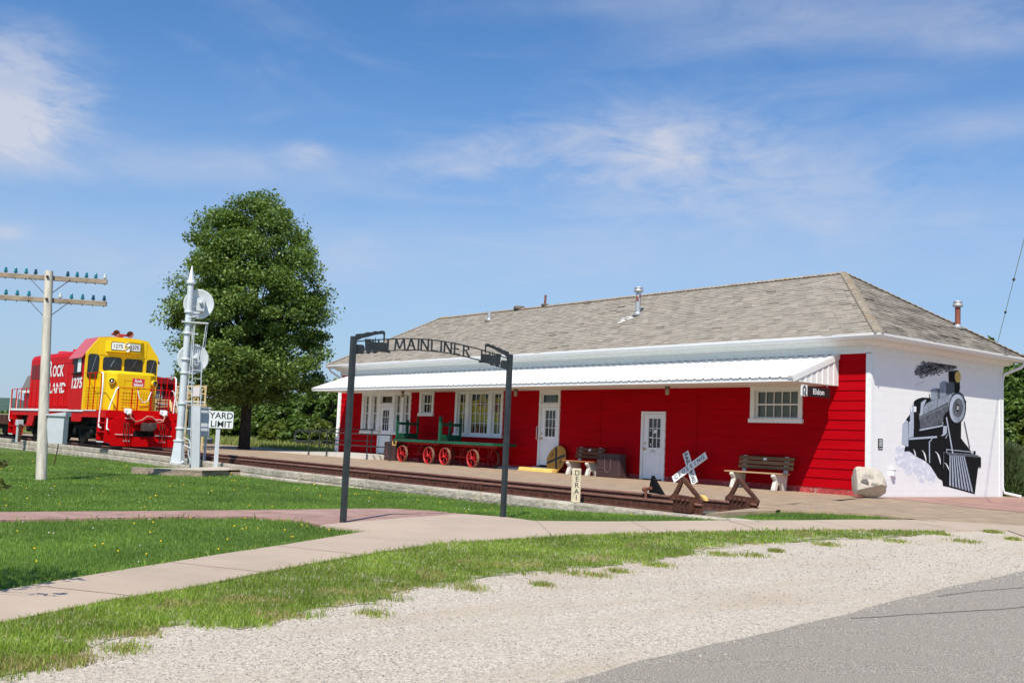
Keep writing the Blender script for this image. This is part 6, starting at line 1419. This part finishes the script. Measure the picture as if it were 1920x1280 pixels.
b.add(V, [(0, 1, 3, 2), (4, 6, 7, 5), (0, 2, 6, 4), (1, 5, 7, 3), (0, 4, 5, 1), (2, 3, 7, 6)]); b.obox(bc-rgb*.24-Z_*.33, rgb*.12, fcb*.12, Z_*.02); b.obox(bc-rgb*.24+Z_*.20, rgb*.10, fcb*.04, Z_*.03); b.build('case', t2, bevel=.006)
b = MB(rust_dk); b.tube([bc-Z_*(z1_-z0_)/2+rgb*.05, bc-Z_*((z1_-z0_)/2+.12)+rgb*.05, bc-Z_*((z1_-z0_)/2+.55)-rgb*.02], .012, n=6); b.build('conduit', t2)
# small switch stand
P = on(33, 832, 1, -9.9); P[2] = -.10
t = thing('switch_stand', 'small grey steel switch stand beside the rear of the locomotive', 'switch stand', P)
b = MB(grey_paint); b.obox(P+Z_*.45, X_*.10, Y_*.10, Z_*.5); b.obox(P+Z_*.92, X_*.20, Y_*.14, Z_*.14); b.build('case', t, bevel=.015)
b = MB(rust_dk); b.box(P[0]+.18, P[0]+.30, P[1]-.06, P[1]+.06, -.1, .75); b.lathe([(.0, 0), (.06, .02), (.0, .05)], P+Z_*.55-X_*.16, n=8, m=white_paint); b.build('lever', t)
# blue bin on the grass beyond
P = on(390, 838, 1, 2.2); P[2] = -.08
t = thing('lawn_bin', 'small blue grey tub on the grass left of the big tree trunk', 'tub', P)
b = MB(mat('blue_tub', (.10, .14, .19), .5, .2, 5)); b.lathe([(.0, 0), (.22, 0), (.27, .34), (.29, .36), (.25, .40), (.0, .46)], P, n=16); b.build('tub', t)
# guy wire with strain insulators at the far right
A = CAM+ray(1925, 430)*30; B = CAM+ray(1868, 652)*42
t = thing('guy_wire', 'thin steel guy wire with two strain insulators against the sky at far right', 'wire', tuple(A))
b = MB(steel); A2 = A+(A-B)*.6; B2 = B+(B-A)*.9; b.tube([A2, B2], .010, n=5); b.build('wire', t)
for u in (.34, .62): b = MB(lamp_cap); p_ = A+(B-A)*u; b.lathe([(.0, -.10), (.03, -.08), (.045, 0), (.03, .08), (.0, .10)], p_, nrm(B-A), 8); b.build('strain_insulator', t)
# ------------------------------------------------------------------ trees
def leaf_quads(C, size, rg, flat=.35, asp=.62):
    """one folded four corner leaf per centre C (n,3)"""
    n = len(C); s = size*(.65+.7*rg.random(n))[:, None]
    nrm_ = rg.normal(size=(n, 3)); nrm_[:, 2] += 1.1; nrm_ /= np.linalg.norm(nrm_, axis=1)[:, None]
    a = rg.normal(size=(n, 3)); a -= nrm_*(a*nrm_).sum(1)[:, None]; a /= np.linalg.norm(a, axis=1)[:, None]; b = np.cross(nrm_, a)
    V = np.stack([C-a*s*.5, C-b*s*asp*.5+nrm_*s*.10, C+a*s*.55, C+b*s*asp*.5+nrm_*s*.10], 1).reshape(-1, 3)
    return V, np.arange(4*n).reshape(n, 4)
def limb_tree(name, label, base, H, prof, width, nl, leaf, lm, seed, trunk_r, crown0, clumps, clr=.55, group=None, cat='tree', lean=(0, 0)):
    """prof: crown half width (0..1) over relative crown height; limbs rise to the clumps and carry the leaves"""
    rg = np.random.default_rng(seed); t = thing(name, label, cat, base, 0, group)
    zs_, ws = np.array(prof).T
    cl = []
    while len(cl) < clumps:
        u = rg.random(); w = np.interp(u, zs_, ws)*width
        if rg.random() > (w/width)**1.1+.08: continue
        an = rg.random()*2*math.pi; rr_ = w*math.sqrt(rg.random()*.92+.08)
        cl.append((rr_*math.cos(an)+lean[0]*u, rr_*math.sin(an)+lean[1]*u, crown0+(H-crown0)*u))
    cl = np.array(cl)
    b = MB(bark); tp = [(0, 0, -.2), (0, 0, .25), (.0, .0, crown0*.6), (lean[0]*.1, lean[1]*.1, crown0), (lean[0]*.4, lean[1]*.4, crown0+(H-crown0)*.4), (lean[0]*.8, lean[1]*.8, crown0+(H-crown0)*.82)]
    B0 = np.array(base, float)
    b.tube([B0+np.array(p) for p in tp], [trunk_r*1.5, trunk_r*1.05, trunk_r*.95, trunk_r*.85, trunk_r*.5, trunk_r*.1], n=10); b.build('trunk', t)
    b = MB(bark)
    for c in cl[::max(1, len(cl)//90)]:
        z0 = crown0*.8+(c[2]-crown0)*.45+.1; s0 = np.array([lean[0]*.3, lean[1]*.3, z0]); m_ = s0+(c-s0)*.5+np.array([0, 0, -.06*np.linalg.norm(c-s0)])
        b.tube([B0+s0, B0+m_, B0+c], [trunk_r*.28, trunk_r*.16, trunk_r*.04], n=5, cap=False)
    b.build('limbs', t)
    k = nl//clumps; C = np.repeat(cl, k, 0); rad = clr*(.55+.9*rg.random(len(cl))); rad = np.repeat(rad, k)[:, None]
    g_ = rg.normal(size=C.shape); g_ /= np.linalg.norm(g_, axis=1)[:, None]; g_ *= rg.random((len(C), 1))**.55
    outw = C-np.array([0, 0, crown0+(H-crown0)*.35]); outw /= np.linalg.norm(outw, axis=1)[:, None]+1e-6
    C = C+g_*rad*np.array([1.0, 1.0, .62])+outw*rad*.35*rg.random((len(C), 1))
    V, F = leaf_quads(C, leaf, rg)
    np_mesh('crown', V, F, [lm], t)
    return t
mb = on(457, 846, 2, -.10)
limb_tree('maple_tree', 'tall full crowned maple tree standing alone behind the tracks', mb, (846-374)*dep(mb)/FPX, [(0, .62), (.06, .88), (.16, 1.04), (.30, 1.08), (.44, .95), (.58, .90), (.72, .84), (.85, .68), (.94, .46), (1, .2)], 137*dep(mb)/FPX, 140000, .145, maple_m, 3, .27, 2.7, 360, .80, lean=(-.35, -.1))
V0 = np.array(mb)
# background wood: nine sorts of bush tree, each placed by itself
def ring_tree(px, D, toppx, wpx, kind, label, group, seed, nl=5200):
    c = CAM+(ray(px, 700)*np.array([1, 1, 0])); d = nrm(ray(px, 790)*np.array([1, 1, 0])); P = CAM+d*D/max(.5, d @ fw); P[2] = -.1
    hz = None
    # height so that the top reaches row toppx
    r0 = ray(px, toppx); s_ = np.linalg.norm(P[:2]-CAM[:2])/np.linalg.norm(r0[:2]); H = CAM[2]+r0[2]*s_-P[2]; wd = wpx*dep(P)/FPX
    lm = (wood_m, olive_m, blue_m)[kind]
    pr = [(0, .55), (.15, .9), (.4, 1), (.65, .85), (.85, .55), (1, .15)] if kind < 2 else [(0, .9), (.2, 1), (.5, .7), (.8, .35), (1, .06)]
    return limb_tree('broadleaf_tree' if kind < 2 else 'conifer_tree', label, P, H, pr, wd, nl, max(.16, .0050*D), lm, seed, .05+.012*H, H*.10, max(30, nl//55), wd*.20, group)
G1 = 'trees of the wood behind the tracks'
lab = ['dense mid green broadleaf tree in the wood behind the tracks', 'loose yellowish green broadleaf tree in the wood behind the tracks', 'bluish green conifer in the wood behind the tracks']
wood = [(300, 112, 760, 60, 0), (345, 96, 770, 45, 0), (385, 104, 752, 50, 1), (418, 92, 772, 42, 0), (432, 118, 748, 58, 0), (478, 96, 764, 40, 1), (505, 86, 774, 36, 1), (520, 104, 748, 48, 0), (552, 92, 742, 40, 0), (570, 80, 768, 34, 2), (596, 98, 712, 46, 1), (612, 88, 740, 40, 0), (630, 84, 752, 36, 1), (645, 102, 704, 46, 0), (672, 110, 712, 50, 0), (700, 104, 716, 48, 1), (606, 76, 782, 28, 2), (640, 74, 774, 30, 2), (470, 84, 790, 34, 2), (548, 82, 790, 34, 1), (380, 86, 796, 36, 2), (350, 120, 744, 70, 0), (250, 120, 772, 70, 0), (28, 150, 772, 28, 1), (2, 140, 776, 36, 0), (66, 150, 775, 34, 0), (-50, 140, 768, 50, 0), (760, 112, 720, 60, 0), (490, 118, 762, 60, 0), (560, 120, 745, 60, 0), (498, 78, 760, 40, 0), (530, 74, 748, 36, 0), (584, 72, 738, 38, 0), (622, 70, 722, 34, 0), (655, 74, 716, 40, 0), (440, 80, 766, 36, 0), (400, 78, 772, 34, 1), (608, 64, 790, 30, 1), (560, 66, 786, 30, 0), (515, 68, 794, 28, 1)]
for i, (px, D, tp, wp, kd) in enumerate(wood): ring_tree(px, D, tp, wp, kd, lab[kd], G1+(': '+('dense', 'loose', 'conifers')[kd]), 40+i)
# behind the station, right edge
ring_tree(1905, 48, 664, 62, 0, 'tall broadleaf tree behind the far right corner of the station', None, 90, 9000)
ring_tree(1960, 44, 700, 60, 0, 'broad dark tree at the right edge of the picture', None, 91, 8000)
ring_tree(1930, 56, 720, 70, 1, 'pale green tree between the taller trees at right', None, 92, 6000)
ring_tree(1850, 58, 640, 70, 0, 'tree whose top shows just over the low end of the station roof', None, 93, 6000)
ring_tree(2060, 50, 650, 90, 0, 'tall tree beyond the right edge', None, 94, 5000)
for i, (px, D, tp, wp, kd, lb_) in enumerate(((1888, 45, 742, 30, 0, 'bushy green tree close behind the white wall corner'), (1915, 47, 770, 34, 0, 'low bushy tree behind the feathery bushes'), (1945, 43, 750, 40, 1, 'low pale bushy tree at the right edge'), (1872, 55, 700, 40, 0, 'bushy tree mostly hidden by the white end wall'))): ring_tree(px, D, tp, wp, kd, lb_, None, 120+i, 9000)
for k, (px, D, tp, wp) in enumerate(((1895, 34, 838, 26), (1938, 35, 842, 34))):
    c = ray(px, 880); d = nrm(c*np.array([1, 1, 0])); P = CAM+d*D/(d @ fw); P[2] = -.12; r0 = ray(px, tp); s_ = np.linalg.norm(P[:2]-CAM[:2])/np.linalg.norm(r0[:2]); H = CAM[2]+r0[2]*s_-P[2]; wd = wp*dep(P)/FPX
    rg = np.random.default_rng(200+k); t = thing('juniper_bush', ('feathery olive green bush against the far corner of the white wall', 'feathery dark bush right of the one at the white wall')[k], 'bush', P, 0)
    b = MB(bark)
    for q in range(14): a = q*2.4; b.tube([P, P+np.array([math.cos(a)*wd*.35, math.sin(a)*wd*.35, H*.5]), P+np.array([math.cos(a)*wd*.6, math.sin(a)*wd*.6, H*.9])], [.03, .015, .004], n=5)
    b.build('stems', t)
    n_ = 9000; a = rg.random(n_)*6.283; hgt = rg.random(n_)**.8; rr_ = wd*np.sqrt(rg.random(n_))*(.55+.5*np.sin(np.pi*np.minimum(hgt*.9+.1, 1)))
    base = P+np.stack([rr_*np.cos(a), rr_*np.sin(a), hgt*H*(1-.25*(rr_/wd)**2)], 1)
    dirv = np.stack([np.cos(a)*.45*rr_/wd, np.sin(a)*.45*rr_/wd, np.ones(n_)], 1)+rg.normal(size=(n_, 3))*.28; dirv /= np.linalg.norm(dirv, axis=1)[:, None]
    sd = np.cross(dirv, rg.normal(size=(n_, 3))); sd /= np.linalg.norm(sd, axis=1)[:, None]; ln = (.14+.16*rg.random(n_))[:, None]
    V = np.stack([base-sd*.018, base+sd*.018, base+dirv*ln], 1).reshape(-1, 3)
    np_mesh('foliage', V-P, np.arange(3*n_).reshape(-1, 3), [blue_m], t)
# young tree just beyond the left edge, close to the eye
q = gp(2, 1084); hs_ = 2.05; q = (q[0]+.47*hs_, q[1]-.60*hs_); sp0 = np.array([q[0], q[1], float(T(*q))])
sd_ = dep(sp0)+.1; rg = np.random.default_rng(77)
t = thing('sapling', 'young tree at the left edge whose leaf tips reach into the picture', 'tree', sp0)
b = MB(bark); b.tube([sp0, sp0+Z_*1.3, sp0+Z_*2.6], [.026, .018, .006], n=6)
C = []
for k in range(46):
    a = k*2.4; h = 1.15+1.35*(k/46); p_ = sp0+np.array([math.cos(a), math.sin(a), 0])*(.58*(1-.45*abs(k/46-.45)))*rg.uniform(.5, 1)+Z_*(h+.12); b.tube([sp0+Z_*h*.9, p_], [.006, .002], n=4); C += [p_+rg.normal(size=3)*.11 for _ in range(22)]
tip = lambda px, py: CAM+ray(px, py)*(sd_/(ray(px, py) @ fw))
for (px, py) in ((4, 862), (11, 867), (2, 872), (8, 905), (13, 911), (1, 914), (-6, 868), (-10, 908), (-18, 888), (-30, 880), (-40, 900), (6, 872)): C.append(tip(px, py))
for (px, py) in ((6, 866), (8, 908)): b.tube([sp0+Z_*1.0, tip(-60, py+10), tip(px, py)], [.008, .005, .002], n=4)
b.build('trunk', t)
V, F = leaf_quads(np.array(C), .085, rg); np_mesh('crown', V-sp0, F, [leafmat('sapling_leaves', (.03, .055, .012), (.10, .11, .025), .2)], t)

# ------------------------------------------------------------------ grass
def inside(P, poly):
    x, y = P[:, 0], P[:, 1]; c = np.zeros(len(P), bool); q = np.array(poly); j = len(q)-1
    for i in range(len(q)):
        (xi, yi), (xj, yj) = q[i], q[j]
        with np.errstate(divide='ignore', invalid='ignore'): c ^= ((yi > y) != (yj > y)) & (x < (xj-xi)*(y-yi)/(yj-yi+1e-12)+xi)
        j = i
    return c
def scatter(n, r0, r1, rg, half=40, mid=0.):
    r = np.exp(rg.uniform(math.log(r0), math.log(r1), n)); a0 = math.atan2(fw[1], fw[0]); a = a0+np.radians(rg.uniform(-half+mid, half+mid, n))
    return np.stack([CAM[0]+r*np.cos(a), CAM[1]+r*np.sin(a)], 1), r
def vnoise(P, s, o=0.):
    return np.array([mnoise.noise(Vector((x*s, y*s, o))) for x, y in P])
def blades(name, P, r, h, w, zf, mats, rg, lean=.55, idx=None, zoff=-.012):
    n = len(P); z = zf(P[:, 0], P[:, 1])+zoff; a = rg.random(n)*6.283; hh = h*(.55+.8*rg.random(n)); ww = w*np.maximum(1, r/9.0)*(.7+.6*rg.random(n))
    B = np.stack([P[:, 0], P[:, 1], z], 1); d = np.stack([np.cos(a), np.sin(a), 0*a], 1); la = rg.random(n)*6.283; lv = np.stack([np.cos(la), np.sin(la), 0*a], 1)*(lean*hh*rg.random(n))[:, None]
    up_ = np.zeros_like(B); up_[:, 2] = hh
    V = np.stack([B-d*ww[:, None]*.5, B+d*ww[:, None]*.5, B+lv*.35+up_*.6+d*ww[:, None]*.38, B+lv*.35+up_*.6-d*ww[:, None]*.38, B+lv+up_*.95], 1)
    F3 = np.arange(n)[:, None]*5
    V = V.reshape(-1, 3)
    me_F = np.concatenate([F3+np.array([[0, 1, 2]]), F3+np.array([[0, 2, 3]]), F3+np.array([[3, 2, 4]])])
    o = np_mesh(name, V, me_F, mats, idx=None if idx is None else np.tile(idx, 3))
    tag(o, kind='stuff'); return o
lawnA = [(-58, -9.56), (3.6, -9.56)] + strip_edge + gps([(1706, 975.5)]) + gps([(1500, 976.5), (1300, 977.6), (1001, 977.6), (949, 970.8), (870, 965), (805, 958.4), (733, 954.3), (650, 954.8), (547, 956.5), (328, 958.8), (0, 961.3), (-320, 962.5)])
lawnB = gps([(689, 997.3), (620, 1009), (529, 1024), (419, 1040.4), (299, 1060), (182, 1079), (66, 1099), (0, 1111), (-120, 1130), (-260, 1150)]) + brick_near[::-1]
rg = np.random.default_rng(5)
P, r = scatter(1080000, 6.2, 52, rg, 40)
m_ = inside(P, lawnA) | inside(P, lawnB); P, r = P[m_], r[m_]
padq = np.array(pp); m_ = ~inside(P, pp); P, r = P[m_], r[m_]
blades('grass', P, r, .048, .0045, ground_z, [blade_m], rg)
vp = ve + [(x, y) for x, y in near_edge[:-1]][::-1]
P, r = scatter(620000, 4.6, 17.5, rg, 34); vout = [(x, y) for x, y in ve0][:-6]
m_ = inside(P, [(x+.55, y-.30) for x, y in vout]+vp[len(ve):]); P, r = P[m_], r[m_]
nz = vnoise(P, 1.5, 2.)+.6*vnoise(P, 5., 4.); dl_ = np.array(ve); 
dist = np.min(np.hypot(P[:, None, 0]-dl_[None, ::6, 0], P[:, None, 1]-dl_[None, ::6, 1]), 1)
inn_ = inside(P, vp); sd = np.where(inn_, dist, -dist)
keep = (nz > -.28-.55*np.clip(sd, -.5, .9)+.5*(rg.random(len(P))-.5)) | ((rg.random(len(P)) < .10) & inn_); keep &= (sd > -.20+.30*rg.random(len(P))-.22*nz) ; P, r, nz, dist = P[keep], r[keep], nz[keep], dist[keep]
dry = ((vnoise(P, 2.2, 8.) > .20) & (rg.random(len(P)) < .6) & (dist < .9)) | (rg.random(len(P)) < .04)
blades('verge_grass', P, r, .046, .0055, lambda x, y: T(x, y)+.012, [weed_m, dry_m], rg, .9, dry.astype(int))
# clumps out on the gravel
cl = gps([(235, 1218), (700, 1152), (880, 1103), (1015, 1097), (1080, 1076), (1160, 1072), (1265, 1037), (1350, 1040), (1410, 1042), (1455, 1034), (1680, 1015), (1810, 1016), (1770, 1003), (1860, 998), (1900, 1012), (60, 1240), (745, 1040+60), (1120, 1080), (1230, 1060), (1550, 1022)])
PP = []
for i, c in enumerate(cl):
    n_ = int(rg.uniform(120, 420)); s_ = rg.uniform(.05, .14); PP.append(np.array(c)+rg.normal(size=(n_, 2))*np.array([s_, s_*.8]))
P = np.concatenate(PP); r = np.hypot(P[:, 0]-CAM[0], P[:, 1]-CAM[1])
blades('gravel_weeds', P, r, .05, .006, lambda x, y: T(x, y)+.004, [weed_m, dry_m], rg, 1.0, (rg.random(len(P)) < .35).astype(int))
# longer weeds along path edges
E_ = np.concatenate([resample(near_edge, .010), resample(far_left, .016), resample(brick_near, .03)]); k_ = rg.random(len(E_)) < .85; E_ = E_[k_]
off = rg.normal(size=E_.shape)*.035; P = E_+off; r = np.hypot(P[:, 0]-CAM[0], P[:, 1]-CAM[1])
m_ = (r < 30) & (vnoise(P, 1.2, 5.) > -.25) & (inside(P, vp) | inside(P, lawnB) | (rg.random(len(P)) < .35)) & (P[:, 0] < 5.2); blades('edge_weeds', P[m_], r[m_], .075, .007, lambda x, y: T(x, y)+.005, [weed_m], rg, 1.2)
# tall meadow grass beyond the platform
P, r = scatter(260000, 36, 110, rg, 24, 15)
m_ = (P[:, 1] > 2.7) & (P[:, 0] < -27.5) | ((P[:, 1] > 9) & (P[:, 0] > 1)); P, r = P[m_], r[m_]
P2 = np.concatenate([P]); tall = np.clip((r-54)/14, 0, 1)
blades('meadow_grass', P, r, .10+.42*tall*(.6+.4*(vnoise(P, .35) > -.1)), .007, lambda x, y: np.full(len(x), -.10), [tall_m], rg, .5)
# flowers
def flower_patch(name, n, m2, rad, hgt, rr0, rr1, polys, sd):
    rg = np.random.default_rng(sd); P, r = scatter(n, rr0, rr1, rg, 33); k = np.zeros(len(P), bool)
    for q in polys: k |= inside(P, q)
    k &= ~inside(P, pp); P, r = P[k], r[k]; b = MB(m2)
    for (x, y), rr_ in zip(P, r):
        z = float(ground_z(x, y))+hgt*rg.uniform(.6, 1.3); rd = rad*rg.uniform(.7, 1.2)*max(1, rr_/16)
        b.lathe([(rd*.5, -.008), (rd, .0), (rd*.6, .008), (.0, .010)], (x, y, z), (rg.normal()*.3, rg.normal()*.3, 1), 7)
    tag(b.build(name), kind='stuff')
flower_patch('dandelions', 380, dand_m, .013, .065, 9, 46, [lawnA, lawnB], 21)
flower_patch('clover_flowers', 130, clover_m, .009, .06, 10, 40, [lawnA, lawnB], 22)
# loose stones lying on the gravel
gpoly = [(x, y) for x, y in ve] + [(6.9, -8.2), (9.2, -9.4)] + ae[14:] 
P, r = scatter(90000, 3.6, 16, rg, 36); m_ = inside(P, gpoly); P, r = P[m_], r[m_]
ea = np.array(ae); k_ = rg.integers(0, len(ea), 2600); sp_ = ea[k_]+np.abs(rg.normal(size=(2600, 1)))*np.array([[.16, -.05]])+rg.normal(size=(2600, 2))*.05; P = np.concatenate([P, sp_]); r = np.concatenate([r, np.hypot(sp_[:, 0]-CAM[0], sp_[:, 1]-CAM[1])]); spill = np.arange(len(P)) >= len(P)-2600
n_ = len(P); s_ = .0052*(.5+rg.random(n_)**2*1.6)*np.maximum(1, r/9); z = T(P[:, 0], P[:, 1])+np.where(spill, .017, .002)
oct_ = np.array([(1, 0, 0), (0, 1, 0), (-1, 0, 0), (0, -1, 0), (0, 0, .75), (0, 0, -.5)]); a = rg.random(n_)*6.28; ca, sa_ = np.cos(a), np.sin(a)
jit = 1+.45*(rg.random((n_, 6, 3))-.5)*2; L_ = oct_[None]*jit; L_ = np.stack([L_[..., 0]*ca[:, None]-L_[..., 1]*sa_[:, None]*.8, L_[..., 0]*sa_[:, None]+L_[..., 1]*ca[:, None]*.8, L_[..., 2]], -1)*s_[:, None, None]
V = (L_+np.stack([P[:, 0], P[:, 1], z], 1)[:, None]).reshape(-1, 3)
ft = np.array([(0, 1, 4), (1, 2, 4), (2, 3, 4), (3, 0, 4), (1, 0, 5), (2, 1, 5), (3, 2, 5), (0, 3, 5)]); F = (np.arange(n_)[:, None, None]*6+ft[None]).reshape(-1, 3)
stone_m = leafmat('loose_stones', (.22, .19, .16), (.62, .57, .50), 0.0, (.3, .3, .3))
tag(np_mesh('gravel_stones', V, F, [stone_m]), kind='stuff')
